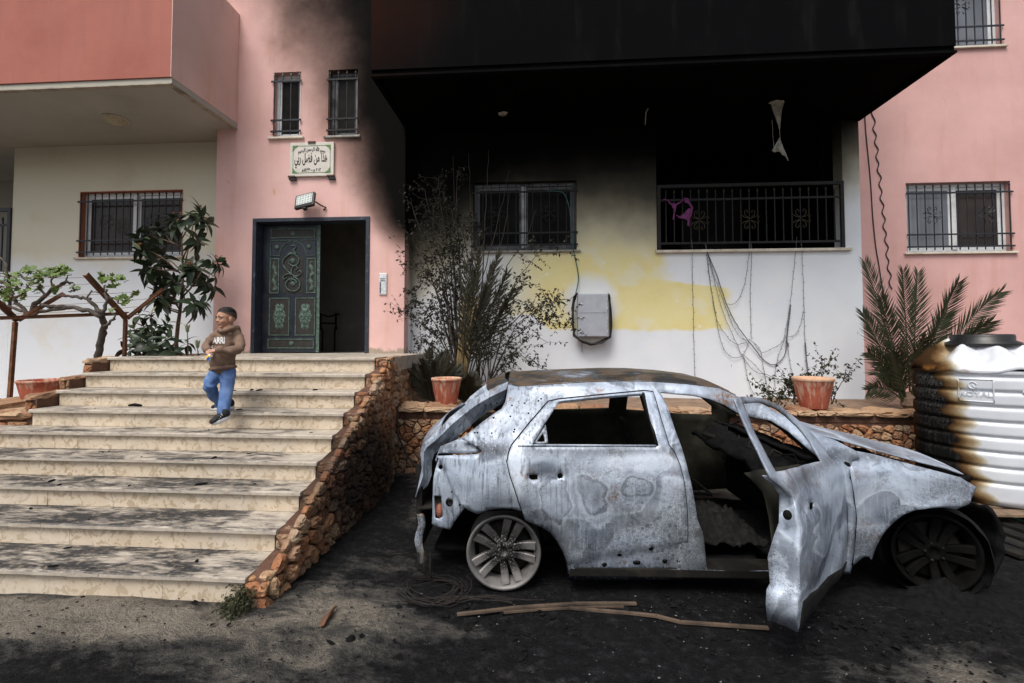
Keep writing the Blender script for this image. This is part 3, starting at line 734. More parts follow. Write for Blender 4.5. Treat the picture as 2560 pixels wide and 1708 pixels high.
def noisy_slab(x0, x1, y0, y1, z0, z1, mat, name, chip=0):
    """bevelled slab whose front lip is a little worn"""
    n = max(4, int((x1-x0)/.06)); mb = MB(); prof = [(y1, z0), (y0+.004, z0), (y0, z0+.006), (y0, z1-.008), (y0+.010, z1), (y1, z1)]
    m = len(prof); sd = rs.random()*50
    for i in range(n+1):
        x = x0+(x1-x0)*i/n
        for j, (y, z) in enumerate(prof):
            w = .0035*nz((x*7+sd, j*.3, sd)) if 1 <= j <= 4 else 0
            if chip and 2 <= j <= 4: w += chip*max(0, nz((x*3.1+sd, 1, 2))-.28)
            mb.v.append((x, y+w, z+(w*.5 if j > 2 else 0)))
    for i in range(n):
        for j in range(m): a = i*m+j; b = i*m+(j+1) % m; mb.f.append((a, b, b+m, a+m))
    mb.f.append(tuple(range(m))); mb.f.append(tuple(reversed(range(n*m, n*m+m))))
    o = link(name, fixn(mb.mesh(name)), mat, STAIR); return o
for k in range(9):
    y0, zt = NOSE_Y[k], NOSE_Z[k]; yb = (NOSE_Y[k-1]+.05) if k else 5.25
    zb = zt-RISE+.001 if k < 8 else -.06
    cuts = sorted([SX0+(SX1-SX0)*q for q in ((.36+.25*rs.random(), .72+.12*rs.random()) if k % 2 else (.45+.25*rs.random(),))])
    xe = [SX0-(.0 if k < 4 else 2.4)]+([] if k < 4 else [SX0+.02*rs.random()])+cuts+[SX1+.002*k]
    for a, b in zip(xe[:-1], xe[1:]):
        noisy_slab(a+.0012, b-.0012, y0, yb, zt-.034+.002*rs.random(), zt, MAT_TREAD, 'tread', .022 if k > 5 else .008)
    cuts = sorted([SX0+(SX1-SX0)*q for q in ((.15+.25*rs.random(), .55+.3*rs.random()) if k % 2 == 0 else (.3+.3*rs.random(),))])
    xe = [SX0+.01-(.0 if k < 4 else 2.4)]+([] if k < 4 else [SX0+.02])+cuts+[SX1-.012]
    for a, b in zip(xe[:-1], xe[1:]):
        MB().box(a+.001, b-.001, y0+.030+.002*rs.random(), y0+.055, zb, zt-.036).build('riser', MAT_MARBLE, STAIR, bevel=.002)
MAT_EARTH = simple('dry earth', (.20, .13, .085), .95, var=.35, sc=8, bump=.6)
# landing behind the top step
MB().box(-4.3, SX1, 5.252, YT-.302, 1.2, 1.372).build('landing', MAT_TREAD, STAIR)
MB().box(-4.3, SX1-.1, YT-.30, YT-.001, 1.2, 1.31).build('landing', MAT_TREAD, STAIR)
MB().box(SX0+.03, SX1-.02, 5.26, YT-.003, .0, 1.19).build('landing_core', MAT_EARTH, STAIR)

# ------------------------------------------------------------------ rubble stone walls
t = NT('orange rubble stone'); p = t.pos(); x, y, z = t.xyz(p); r = t.rnd()
c = t.ramp(r, [(0., (.26, .105, .055)), (.2, (.34, .155, .075)), (.4, (.40, .215, .11)), (.58, (.29, .175, .115)), (.75, (.45, .30, .18)), (.9, (.36, .27, .19)), (1., (.20, .11, .075))])
c = t.mix(t.mr(t.noise(p, 22, 6, .7), .42, .7, 0., .75), c, (.20, .09, .05))
c = t.mix(t.mr(t.noise(p, 40, 5, .7), .58, .75, 0., .6), c, (.44, .31, .19))
n1 = t.m('MULTIPLY', t.m('SUBTRACT', t.noise(p, 2.0, 5, .6), .5), 1.5)
# soot on the cheek of the stairs, and a little on the wall behind the car
d = t.vm('LENGTH', t.map(p, (1.6, .62, 1.15), (1.6*1.85, -.62*4.35, -1.15*.30)))
k = t.mr(t.m('ADD', d, t.m('MULTIPLY', n1, .45)), 1.0, .42)
d2 = t.m('ADD', t.m('MULTIPLY', t.m('SUBTRACT', z, .25), 1.0), t.m('MULTIPLY', n1, .5))
k2 = t.m('MULTIPLY', t.m('MULTIPLY', t.mr(d2, .45, -.15), t.mr(x, -1.0, -.2)), .9)
k2 = t.m('MULTIPLY', k2, t.mr(x, 2.4, 1.4))
k = t.m('MAXIMUM', k, k2)
c = t.mix(t.m('MULTIPLY', k, .93), c, (.010, .009, .008))
MAT_STONE = t.out(c, .85, 0, t.bump(t.m('ADD', t.noise(p, 28, 6, .7), t.m('MULTIPLY', t.vor(p, 36), .5)), .8, .012), spec=.25)
t = NT('red mortar'); p = t.pos(); x, y, z = t.xyz(p)
c = t.ramp(t.noise(p, 9, 6, .65), [(.3, (.075, .04, .028)), (.7, (.16, .085, .058))])
d = t.vm('LENGTH', t.map(p, (1.6, .62, 1.15), (1.6*1.85, -.62*4.35, -1.15*.30)))
n1 = t.m('MULTIPLY', t.m('SUBTRACT', t.noise(p, 2.0, 5, .6), .5), .7)
c = t.mix(t.mr(t.m('ADD', d, n1), .85, .3, 0., .94), c, (.008, .007, .006))
MAT_MORTAR = t.out(c, .95, 0, t.bump(t.noise(p, 30, 6, .7), .8, .015), spec=.2)
def clip(poly, n, d):
    out = []
    for i in range(len(poly)):
        a, b = poly[i], poly[(i+1) % len(poly)]; da = a[0]*n[0]+a[1]*n[1]-d; db = b[0]*n[0]+b[1]*n[1]-d
        if da <= 0: out.append(a)
        if da*db < 0: q = da/(da-db); out.append((a[0]+(b[0]-a[0])*q, a[1]+(b[1]-a[1])*q))
    return out
def cells(u0, u1, v0, v1, su, sv, planes, rnd, gap=.006):
    """irregular stones: clipped Voronoi cells of a jittered, coursed grid"""
    pts = []; nr = max(1, int(round((v1-v0)/sv))); dv = (v1-v0)/nr
    for j in range(-1, nr+1):
        u = u0-su*rnd.random(); 
        while u < u1+su:
            pts.append((u+su*.25*(rnd.random()-.5), v0+(j+.5)*dv+dv*.7*(rnd.random()-.5))); u += su*(.55+.9*rnd.random())
    res = []
    for i, q in enumerate(pts):
        poly = [(q[0]-su*2, q[1]-sv*2), (q[0]+su*2, q[1]-sv*2), (q[0]+su*2, q[1]+sv*2), (q[0]-su*2, q[1]+sv*2)]
        for j, w in enumerate(pts):
            if i == j or abs(w[0]-q[0]) > su*3 or abs(w[1]-q[1]) > sv*3: continue
            n = (w[0]-q[0], w[1]-q[1]); l = math.hypot(*n)
            if l < 1e-6: continue
            n = (n[0]/l, n[1]/l); poly = clip(poly, n, n[0]*(q[0]+w[0])/2+n[1]*(q[1]+w[1])/2-gap)
            if len(poly) < 3: break
        for n, d_ in [((-1, 0), -u0-.003), ((1, 0), u1-.003), ((0, -1), -v0), ((0, 1), v1-.003)]+planes:
            if len(poly) >= 3: poly = clip(poly, n, d_)
        if len(poly) < 3: continue
        A = abs(sum(poly[k][0]*poly[(k+1) % len(poly)][1]-poly[(k+1) % len(poly)][0]*poly[k][1] for k in range(len(poly))))/2
        if A > su*sv*.10: res.append(poly)
    return res
def stone_mesh(poly, fmap, depth, rnd):
    cx = sum(q[0] for q in poly)/len(poly); cv = sum(q[1] for q in poly)/len(poly)
    size = math.sqrt(abs(sum(poly[k][0]*poly[(k+1) % len(poly)][1]-poly[(k+1) % len(poly)][0]*poly[k][1] for k in range(len(poly))))/2)
    lp = []
    for k in range(len(poly)):      # round the corners, break up the long edges
        a, b = poly[k], poly[(k+1) % len(poly)]
        lp.append((a[0]*.78+b[0]*.22, a[1]*.78+b[1]*.22))
        if math.hypot(b[0]-a[0], b[1]-a[1]) > size*.3: lp.append((a[0]*.5+b[0]*.5+(rnd.random()-.5)*size*.06, a[1]*.5+b[1]*.5+(rnd.random()-.5)*size*.06))
        lp.append((a[0]*.22+b[0]*.78, a[1]*.22+b[1]*.78))
    hgt = depth*(.55+.75*rnd.random())*min(1.2, max(.5, size/.11)); n = len(lp); mb = MB(); sx = (rnd.random()-.5)*.5; sv = (rnd.random()-.5)*.5
    for s_, h in ((1., -.02), (.98, hgt*.50), (.86, hgt*.88), (.48, hgt*.98)):
        for (a, b) in lp:
            u = cx+(a-cx)*s_; v = cv+(b-cv)*s_
            hh = h*(1+sx*(a-cx)/size+sv*(b-cv)/size+.55*(rnd.random()-.5)) if h > 0 else h
            u += (rnd.random()-.5)*size*.07; v += (rnd.random()-.5)*size*.07
            mb.v.append(fmap(u, v, hh))
    mb.v.append(fmap(cx, cv, hgt*(1.0+.1*rnd.random())))
    for r_ in range(3):
        for k in range(n): a = r_*n+k; b = r_*n+(k+1) % n; mb.f.append((a, b, b+n, a+n))
    for k in range(n): mb.f.append((3*n+k, 3*n+(k+1) % n, 4*n))
    return fixn(mb.mesh('stone', False))
def lay(parent, polys, fmap, depth, rnd, mat=None):
    for q in polys: link('stone', stone_mesh(q, fmap, depth, rnd), mat or MAT_STONE, parent)
rr = random.Random(11)
CX0, CX1 = SX1+.003, -1.80
def cxo(y): k = min(1, max(0, (y-4.7)/.9)); return -1.655-.145*k*k*(3-2*k)-.04*max(0, y-5.6)
def cxi(y): return min(SX1+.003, cxo(y)-.10)
CH = empty('stair_side_wall', (-1.9, 4.6, 0), 'stepped orange rubble stone wall along the right side of the marble stairs', 'stone wall')
# stepped mortar core
prof = [(YT-.002, -.06), (YT-.002, 1.36)]
for k in range(9):
    y0, zt = NOSE_Y[k]+.0, NOSE_Z[k]
    prof += [(y0+.03, zt-.015), (y0+.012, zt-RISE+.03 if k < 8 else .0)]
prof += [(2.70, -.06)]
prof = [prof[0]]+[(YT-.002-(YT-4.9)*k/10, 1.36) for k in range(11)]+prof[2:]+[(2.70+(YT-2.70)*k/16, -.06) for k in range(1, 16)]
mb = slab(prof, [], lambda u, v: (cxi(u), u, v), lambda u, v: (cxo(u)-.012, u, v)); link('mortar', fixn(mb.mesh('mortar')), MAT_MORTAR, CH)
# cheek stones: below the flight the cells are cut by the slope of the stairs
sl = (NOSE_Z[0]-NOSE_Z[8])/(NOSE_Y[0]-NOSE_Y[8])
nl = math.hypot(sl, 1); pl = ((-sl/nl, 1/nl), (-sl*(NOSE_Y[8]+.06)+NOSE_Z[8]-.02)/nl)
pl2 = ((0, 1), 1.37)
lay(CH, cells(2.70, YT-.01, -.05, 1.40, .118, .088, [pl, pl2], rr), lambda u, v, h: (cxo(u)-.012+h, u, v), .042, rr)
# small stones facing the viewer at each step, and flat ones on top
for k in range(9):
    y0, zt = NOSE_Y[k], NOSE_Z[k]; zb = zt-RISE+.012 if k < 8 else -.02
    lay(CH, cells(CX0+.004, cxo(y0)+.012, zb, zt-.03, .13, .066, [], rr, .004), lambda u, v, h: (u, y0+.02-h, v), .038, rr)
    if k > 0:
        yb = NOSE_Y[k-1]
        lay(CH, cells(CX0+.01, cxo(y0)+.01, y0+.02, yb+.01, .13, .13, [], rr, .007), lambda u, v, h: (u, v, zt-.017+h*.45), .03, rr)
lay(CH, cells(.0, .13, NOSE_Y[0]+.02, YT-.03, .13, .14, [], rr, .006), lambda u, v, h: (cxo(v)-.12+u, v, 1.358+h*.4), .03, rr)
# planter wall behind the car
RWY, RWT = 5.55, .785
RWL = empty('planter_wall', (1.3, RWY, 0), 'low orange rubble stone planter wall behind the burnt car with flat capstones', 'stone wall')
MB().box(CX1+.0, 6.2, RWY+.03, RWY+.34, -.1, RWT-.10).build('mortar', MAT_MORTAR, RWL)
MB().box(CX1+.0, 6.2, RWY+.02, RWY+.345, RWT-.14, RWT-.045).build('mortar', MAT_MORTAR, RWL)
for (a, b) in ((CX1+.005, -.85), (.9, 1.75), (1.75, 3.95), (3.95, 6.15)):
    lay(RWL, cells(a, b, -.04, RWT-.16, .125, .08, [], rr), lambda u, v, h: (u, RWY+.03-h, v), .045, rr)
u = CX1+.01
MAT_CAP = None
t = NT('brown capstone'); p = t.pos(); r = t.rnd()
c = t.ramp(r, [(0., (.26, .14, .085)), (.5, (.36, .22, .13)), (1., (.44, .31, .20))])
c = t.mix(t.mr(t.noise(p, 18, 6, .7), .45, .72, 0., .7), c, (.15, .09, .06))
MAT_CAP = t.out(c, .9, 0, t.bump(t.noise(p, 26, 6, .7), .8, .012), spec=.2)
while u < 6.1:
    w = .20+.28*rr.random()
    pol = [(u+.004, RWY-.035+.02*rr.random()), (u+w-.004, RWY-.035+.02*rr.random()), (u+w-.004, RWY+.36), (u+.004, RWY+.36)]
    link('capstone', stone_mesh(pol, lambda a, b, h: (a, b, RWT-.055+max(h, 0)*1.0), .05, rr), MAT_CAP, RWL)
    # front edge of the capstone
    pol = [(u+.006, RWT-.075), (u+w-.006, RWT-.075+.008*rr.random()), (u+w-.006, RWT-.012), (u+.006, RWT-.012)]
    link('capstone', stone_mesh(pol, lambda a, b, h: (a, RWY+.01-h, b), .05, rr), MAT_CAP, RWL)
    u += w
mb = MB().sheet(lambda a, b: (CX1+.01+(8.5-CX1)*a, RWY+.30+(8.19-RWY-.30)*b, RWT-.12+.03*nz((a*9, b*5, 2))+.0), 60, 12)
tag(mb.build('planter_soil', MAT_EARTH, None, True), kind='structure')
# stub walls and beds left of the stairs
LS = empty('left_stub_wall', (-5.3, 4.2, 0), 'low weathered rubble wall at the left edge beside the stairs with the clay pot', 'stone wall')
MB().box(-7.5, SX0-.012, 4.13, 4.98, -.1, .87).build('mortar', MAT_MORTAR, LS)
lay(LS, cells(-6.4, SX0-.02, .45, .80, .17, .11, [], rr), lambda u, v, h: (u, 4.13-h, v), .045, rr)
u = SX0-.02
while u > -6.6:
    w = .22+.25*rr.random()
    pol = [(u-w, 4.07), (u-.006, 4.07), (u-.006, 5.0), (u-w, 5.0)]
    link('capstone', stone_mesh(pol, lambda a, b, h: (a, b, .86+max(h, 0)*1.1), .055, rr), MAT_CAP, LS)
    pol = [(u-w+.004, .815), (u-.006, .82), (u-.006, .90), (u-w+.004, .905)]
    link('capstone', stone_mesh(pol, lambda a, b, h: (a, 4.13-h, b), .05, rr), MAT_CAP, LS)
    u -= w
for k, (x0, z0, z1) in enumerate(((SX0-.12, .92, 1.03), (SX0-.10, 1.05, 1.19), (SX0-.10, 1.20, 1.35))):
    y = (4.12, 4.42, 4.66)[k]
    MB().box(x0, SX0-.005, y+.02, y+.32, z0-.02, z1-.02).build('mortar', MAT_MORTAR, LS)
    lay(LS, cells(x0, SX0-.006, z0-.02, z1-.02, .16, .06, [], rr, .004), lambda u, v, h: (u, y+.02-h, v), .03, rr)
    pol = [(x0-.03, y-.01), (SX0-.006, y-.01), (SX0-.006, y+.34), (x0-.02, y+.33)]
    link('capstone', stone_mesh(pol, lambda a, b, h: (a, b, z1-.03+max(h, 0)*.8), .045, rr), MAT_CAP, LS)
mb = MB().sheet(lambda a, b: (-10+(10+SX0-.02)*a, 4.4+3.24*b, .52+.03*nz((a*9, b*5, 4))), 40, 20)
tag(mb.build('garden_bed', MAT_EARTH, None, True), kind='structure')
mb = MB().sheet(lambda a, b: ((-4.98-1.55*b)+(.66+1.55*b)*a, 5.20+1.99*b, 1.355+.02*nz((a*9, b*5, 9))), 24, 16)
bed = mb.build('raised_bed', MAT_EARTH, None, True, solid=.6); tag(bed, kind='structure')

# ------------------------------------------------------------------ burnt car
PSI = R(2.6)
_hub = at(1259, 1379, Y=3.1)
CARG = -.07
CAR_O = Vector((_hub.x, _hub.y, CARG))-Matrix.Rotation(PSI, 3, 'Z') @ Vector((0, -.80, 0))
CAR = empty('burnt_car', CAR_O, 'burnt-out hatchback car shell, ash grey and rusty, front door hanging open', 'car', rz=PSI)
_inv = Matrix.Rotation(-PSI, 3, 'Z')
_c0 = _inv @ (Vector((0, 0, EYE))-CAR_O)
def interp(v, tab):
    if v <= tab[0][0]: return tab[0][1]
    for (a, fa), (b, fb) in zip(tab[:-1], tab[1:]):
        if v <= b: k = (v-a)/(b-a); return fa+(fb-fa)*k
    return tab[-1][1]
def ysd(x, z):
    y = interp(z, [(.10, -.845), (.20, -.862), (.36, -.888), (.56, -.90), (.74, -.895), (.86, -.872), (.96, -.835), (1.10, -.765), (1.25, -.68), (1.34, -.615), (1.40, -.56)])
    if x < .1: y += .19*min(1, (.1-x)/.75)**2
    if x > 2.5: y += .14*min(1.2, (x-2.5)/.75)**2
    return y
def ctrace(px, py, fy=ysd):
    """surveyed outline point on the car's side: local (x, z)"""
    d = _inv @ ray(px, py); y = -.88; x = z = 0
    for _ in range(12):
        k = (y-_c0.y)/d.y; x = _c0.x+d.x*k; z = _c0.z+d.z*k; y = fy(x, z) if callable(fy) else fy
    return (x, z)
Q = lambda *a: [ctrace(1000+x/2.376, 860+y/2.376) for x, y in a]
Rr = lambda *a: [ctrace(1700+x/2.0628, 860+y/2.0628) for x, y in a]
S_ = lambda *a: [ctrace(1600+x/3.564, 960+y/3.564) for x, y in a]
def Qy(y, *a): return [ctrace(1000+u/2.376, 860+v/2.376, y) for u, v in a]
def Ry(y, *a): return [ctrace(1700+u/2.0628, 860+v/2.0628, y) for u, v in a]
def cl(name, mb, mat, parent=None, smooth=True, solid=0, bevel=0, off=-1):
    o = link(name, fixn(mb.mesh(name, smooth)) if not isinstance(mb, bpy.types.Mesh) else mb, mat, None, bevel, solid, off)
    o.parent = parent or CAR
    return o

def burnt(name, kind=0):
    t = NT(name); p = t.obj(); x, y, z = t.xyz(p)
    w = t.vm('ADD', p, t.vm('MULTIPLY', t.noise(p, 1.5, 2, .45, 0., True), (.75, .75, .75)))
    gr = t.m('SUBTRACT', t.noise(p, 190, 2, .6), .5)                     # ash grain
    gr2 = t.m('SUBTRACT', t.noise(p, 60, 4, .65), .5)
    def dith(v, a=.35, b=.2): return t.m('ADD', v, t.m('ADD', t.m('MULTIPLY', gr, a), t.m('MULTIPLY', gr2, b)))
    f = t.noise(w, 1.15, 2, .42, .5); g = t.noise(w, 3.2, 3, .5, .3); e = t.noise(w, 6.5, 4, .55, .6)
    fb = t.noise(t.vm('ADD', w, (3.1, 1.7, .4)), 2.3, 9, .66, .25)
    c = t.ramp(fb, [(.27, (.07, .075, .085)), (.38, (.19, .205, .235)), (.47, (.33, .36, .405)), (.56, (.45, .485, .54)), (.68, (.62, .66, .71))])
    ring = t.ramp(t.m('ADD', f, t.m('MULTIPLY', gr2, .02)), [(.25, (.20, .22, .26)), (.40, (.40, .44, .50)), (.468, (.36, .40, .46)), (.482, (.62, .665, .72)), (.492, (.14, .15, .17)), (.54, (.24, .26, .30)), (.552, (.56, .60, .655)), (.60, (.42, .46, .525)), (.72, (.26, .285, .33)), (.82, (.48, .52, .58))])
    c = t.mix(.42, c, ring)
    c = t.mix(t.mr(dith(e, .25, .35), .54, .72, 0., .5), c, (.13, .135, .145))
    c = t.mix(t.mr(dith(t.m('SUBTRACT', 1., g), .45, .3), .58, .74, 0., .6), c, (.58, .62, .67))
    big = t.noise(p, 1.1, 4, .55)
    c = t.mix(t.mr(dith(big, .4, .3), .52, .70, 0., .65), c, (.105, .098, .08))
    wv = t.m('SUBTRACT', z, t.mr(x, .6, 2.0, .92, .90))
    c = t.mix(t.m('MULTIPLY', t.mr(dith(t.m('ABSOLUTE', wv), .08, .10), .06, .0), .45), c, (.07, .06, .05))
    if kind == 0:   # heat rings on the rear door, a charred patch round the handle, a pale ghost of the trim
        def blob_(px, py, rx, rz, rot=0.):
            cx_, cz_ = Q((px, py))[0]; v_ = t.map(p, (1, 0, 1), (-cx_, 0, -cz_)); v_ = t.map(v_, (1, 1, 1), rot=(0, rot, 0)) if rot else v_
            q_ = t.vm('ADD', t.map(v_, (1/rx, 0, 1/rz)), t.vm('MULTIPLY', t.vm('SUBTRACT', t.noise(p, 7, 3, .5, 0., True), (.5, .5, .5)), (1.5, 0, 1.5)))
            return t.m('ADD', t.vm('LENGTH', t.vm('MULTIPLY', q_, (1, 0, 1))), t.m('ADD', t.m('MULTIPLY', gr, .16), t.m('MULTIPLY', gr2, .16)))
        outer = t.mr(y, -.5, -.6)
        for (px, py, rx, rz, rot) in ((1150, 900, .13, .20, .5), (930, 930, .13, .22, 0.), (1700+0, 640, .16, .10, 0.)):
            b_ = blob_(px, py, rx, rz, rot); rg_ = t.ramp(t.mr(b_, 0., 1.4, 0., 1., False), [(.0, (.20, .215, .24)), (.30, (.42, .455, .51)), (.46, (.13, .135, .145)), (.52, (.60, .64, .69)), (.66, (.30, .325, .365)), (.80, (.48, .52, .57))])
            c = t.mix(t.m('MULTIPLY', t.mr(b_, 1.45, .75, 0., .40), outer), c, rg_)
        b_ = blob_(860, 760, .13, .075); c = t.mix(t.m('MULTIPLY', t.mr(b_, 1.1, .7, 0., .6), outer), c, (.14, .15, .17))
        b_ = blob_(1405, 850, .085, .055); c = t.mix(t.m('MULTIPLY', t.mr(t.m('ABSOLUTE', t.m('SUBTRACT', b_, 1.)), .16, .04, 0., .6), outer), c, (.16, .165, .175))
        b_ = blob_(700, 720, .07, .20); c = t.mix(t.m('MULTIPLY', t.mr(b_, 1.1, .5, 0., .7), outer), c, (.66, .70, .76))
        b_ = blob_(1450, 700, .35, .06); c = t.mix(t.m('MULTIPLY', t.mr(b_, 1.2, .4, 0., .55), outer), c, (.64, .68, .74))
    # vertical runs, strongest on the rear quarter
    run = t.noise(t.map(p, (34, 34, 1.6)), 1.3, 5, .65)
    c = t.mix(t.m('MULTIPLY', t.mr(run, .50, .66), t.mr(x, .55, .25, .14, .65)), c, (.12, .125, .13))
    run2 = t.noise(t.map(p, (50, 50, 2.2), (3, 1, 2)), 1.3, 4, .6)
    c = t.mix(t.m('MULTIPLY', t.mr(run2, .56, .68), .25), c, (.60, .63, .67))
    rust = t.m('MULTIPLY', t.mr(t.noise(p, 3.4, 6, .65), .56, .70), t.mr(t.noise(p, 45, 5, .7), .42, .6))
    c = t.mix(t.m('MULTIPLY', rust, .9 if kind else .6), c, (.20, .095, .035))
    # blistered paint cells low on the doors
    vd = t.vor(p, 30, 'F1'); vr = t.vor(p, 30, 'F1', 'Color')
    dd = t.vm('LENGTH', t.map(p, (2.4, 0, 2.4), (-2.4*.95, 0, -2.4*.36)))
    bl = t.m('MULTIPLY', t.mr(vd, .42, .36), t.mr(t.m('ADD', dd, t.m('MULTIPLY', t.m('SUBTRACT', e, .5), 1.6)), .75, .45))
    c = t.mix(t.m('MULTIPLY', bl, .5), c, t.mix(t.xyz(vr)[0], (.09, .10, .115), (.30, .32, .35)))
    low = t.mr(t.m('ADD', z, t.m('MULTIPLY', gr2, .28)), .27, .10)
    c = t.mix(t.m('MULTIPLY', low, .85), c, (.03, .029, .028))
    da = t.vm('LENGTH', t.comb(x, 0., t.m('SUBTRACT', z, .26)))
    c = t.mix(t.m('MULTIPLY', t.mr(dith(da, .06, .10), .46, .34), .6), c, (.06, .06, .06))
    if kind == 1:   # roof and tailgate: rust and charcoal
        h = t.mr(dith(t.noise(w, 2.0, 5, .6), .2, .2), .30, .46)
        c = t.mix(t.m('MULTIPLY', h, .95), c, t.ramp(t.noise(w, 4.0, 6, .65), [(.3, (.008, .008, .009)), (.47, (.024, .020, .016)), (.54, (.12, .072, .034)), (.60, (.07, .055, .042)), (.8, (.26, .25, .24))]))
    bc = t.n('ShaderNodeBrightContrast'); t.L(bc.inputs['Color'], c); bc.inputs['Bright'].default_value = .03 if not kind else 0.; bc.inputs['Contrast'].default_value = .30 if not kind else 0.; c = t.mix(1., bc.outputs[0], (.97, 1.0, 1.045), 'MULTIPLY')
    nrm = t.bump(t.m('ADD', t.m('MULTIPLY', f, 2.), t.m('ADD', t.m('MULTIPLY', gr2, .8), t.m('MULTIPLY', gr, .5))), .25, .006)
    return t.out(c, t.mr(g, .3, .7, .36, .70), .35, nrm, spec=.45)
MAT_BURNT = burnt('ash grey burnt paint'); MAT_BURNTROOF = burnt('rusted burnt roof', 1)
t = NT('charred brown metal'); p = t.obj()
c = t.ramp(t.noise(p, 5, 6, .65), [(.3, (.003, .003, .003)), (.52, (.010, .009, .008)), (.72, (.03, .026, .019)), (.88, (.10, .095, .085))])
MAT_CHAR = t.out(c, .85, .1, t.bump(t.noise(p, 60, 5, .7), .5, .006), spec=.25)
t = NT('charred inner door'); p = t.obj()
c = t.ramp(t.noise(p, 4, 6, .65), [(.3, (.006, .006, .005)), (.55, (.022, .021, .014)), (.8, (.06, .056, .04))])
MAT_CHARIN = t.out(c, .9, .0, t.bump(t.noise(p, 60, 5, .7), .5, .006), spec=.25)
t = NT('dark ash heap'); p = t.obj()
MAT_ASHHEAP = t.out(t.ramp(t.noise(p, 26, 7, .7), [(.35, (.004, .004, .004)), (.6, (.014, .014, .013)), (.82, (.05, .055, .05))]), .9, 0, t.bump(t.noise(p, 50, 5, .7), .7, .01), spec=.15)
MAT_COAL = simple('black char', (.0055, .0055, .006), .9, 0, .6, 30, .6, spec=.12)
t = NT('burnt aluminium rim'); p = t.obj(); x, y, z = t.xyz(p)
rad = t.vm('LENGTH', t.comb(x, 0., z))
c = t.ramp(t.noise(p, 12, 5, .6), [(.3, (.12, .115, .112)), (.7, (.22, .21, .205))])
k = t.mr(t.m('ADD', rad, t.m('MULTIPLY', t.m('SUBTRACT', t.noise(p, 18, 4), .5), .09)), .185, .09)
c = t.mix(t.m('MULTIPLY', k, .95), c, (.016, .015, .015))
c = t.mix(t.m('MULTIPLY', t.mr(t.noise(p, 150, 2), .6, .68), t.mr(rad, .19, .06)), c, (.6, .6, .6))
MAT_RIM = t.out(c, .5, .45, t.bump(t.noise(p, 60, 4), .2, .003))
t = NT('sooty black rim'); p = t.obj()
MAT_RIMBLACK = t.out(t.ramp(t.noise(p, 9, 6, .65), [(.4, (.0015, .0015, .0015)), (.68, (.005, .0047, .0044)), (.9, (.05, .04, .032))]), .8, .0, t.bump(t.noise(p, 60, 4), .3, .003), spec=.08)
MAT_RUBBER = simple('burnt rubber', (.005, .005, .0055), .75, 0, .5, 18, .5, spec=.2)

def dent(u, v, cu, cv, su, sv, d, rot=0.):
    a = (u-cu); b = (v-cv)
    if rot: a, b = a*math.cos(rot)+b*math.sin(rot), -a*math.sin(rot)+b*math.cos(rot)
    k = (a/su)**2+(b/sv)**2
    return d*math.exp(-k)
def warp(u, v): return .004*nz((u*2.0, v*2.0, 3.1))+.0012*nz((u*9, v*9, 1.2))
def seam(name, pts, yf, parent, r=.0075, closed=True):  # dark tube along a panel edge, drawing in the shade of its gap
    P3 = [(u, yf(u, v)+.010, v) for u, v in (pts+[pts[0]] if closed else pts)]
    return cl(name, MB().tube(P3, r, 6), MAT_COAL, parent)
# --- body side with door openings (near side), as one pressed sheet
rail_top = Q((642, 240), (700, 254), (820, 246), (940, 238), (1120, 228), (1300, 222), (1500, 225), (1700, 240), (1900, 264))+Rr((290, 268))
apil_out = Rr((360, 288), (440, 318), (540, 372), (650, 440), (720, 468), (800, 496), (900, 548), (930, 592))
outline = rail_top+apil_out+Rr((885, 600), (878, 690), (900, 800), (910, 900), (905, 1000), (888, 1140), (880, 1185))
outline += Rr((500, 1205), (60, 1212))+Q((1710, 1402), (1350, 1404), (1004, 1404), (1000, 1340), (985, 1270), (945, 1185), (890, 1120), (830, 1085), (760, 1050), (735, 1000), (715, 992), (660, 978), (610, 976), (560, 980), (520, 988), (460, 1011), (415, 992), (370, 960), (335, 910), (300, 850), (270, 765), (240, 690), (212, 664), (330, 660), (455, 655), (490, 640), (460, 610), (362, 562), (420, 520), (500, 455), (560, 412), (602, 386), (625, 345), (636, 290))
hole_r = Q((935, 352), (1200, 322), (1440, 302), (1480, 430), (1525, 570), (1590, 700), (1640, 900), (1655, 1150), (1650, 1340), (1040, 1345), (1010, 1280), (965, 1190), (900, 1120), (850, 1085), (765, 1040), (700, 850), (665, 720), (690, 620), (790, 510))
hole_f = S_((178, 72), (300, 84), (480, 100), (620, 132), (760, 190), (900, 275))+Rr((470, 395), (560, 450), (650, 530), (720, 590), (800, 640), (845, 720), (868, 850), (872, 1000), (850, 1130), (600, 1165), (300, 1172), (140, 1165))+S_((560, 1330), (510, 1200), (480, 1000), (430, 780), (380, 590), (310, 400), (240, 190))
body_f = lambda u, v: (u, ysd(u, v)+warp(u, v), v)
mb = panel(outline, [hole_r, hole_f], .03, body_f)
BODY = cl('body_shell', mb, MAT_BURNT, solid=.012)
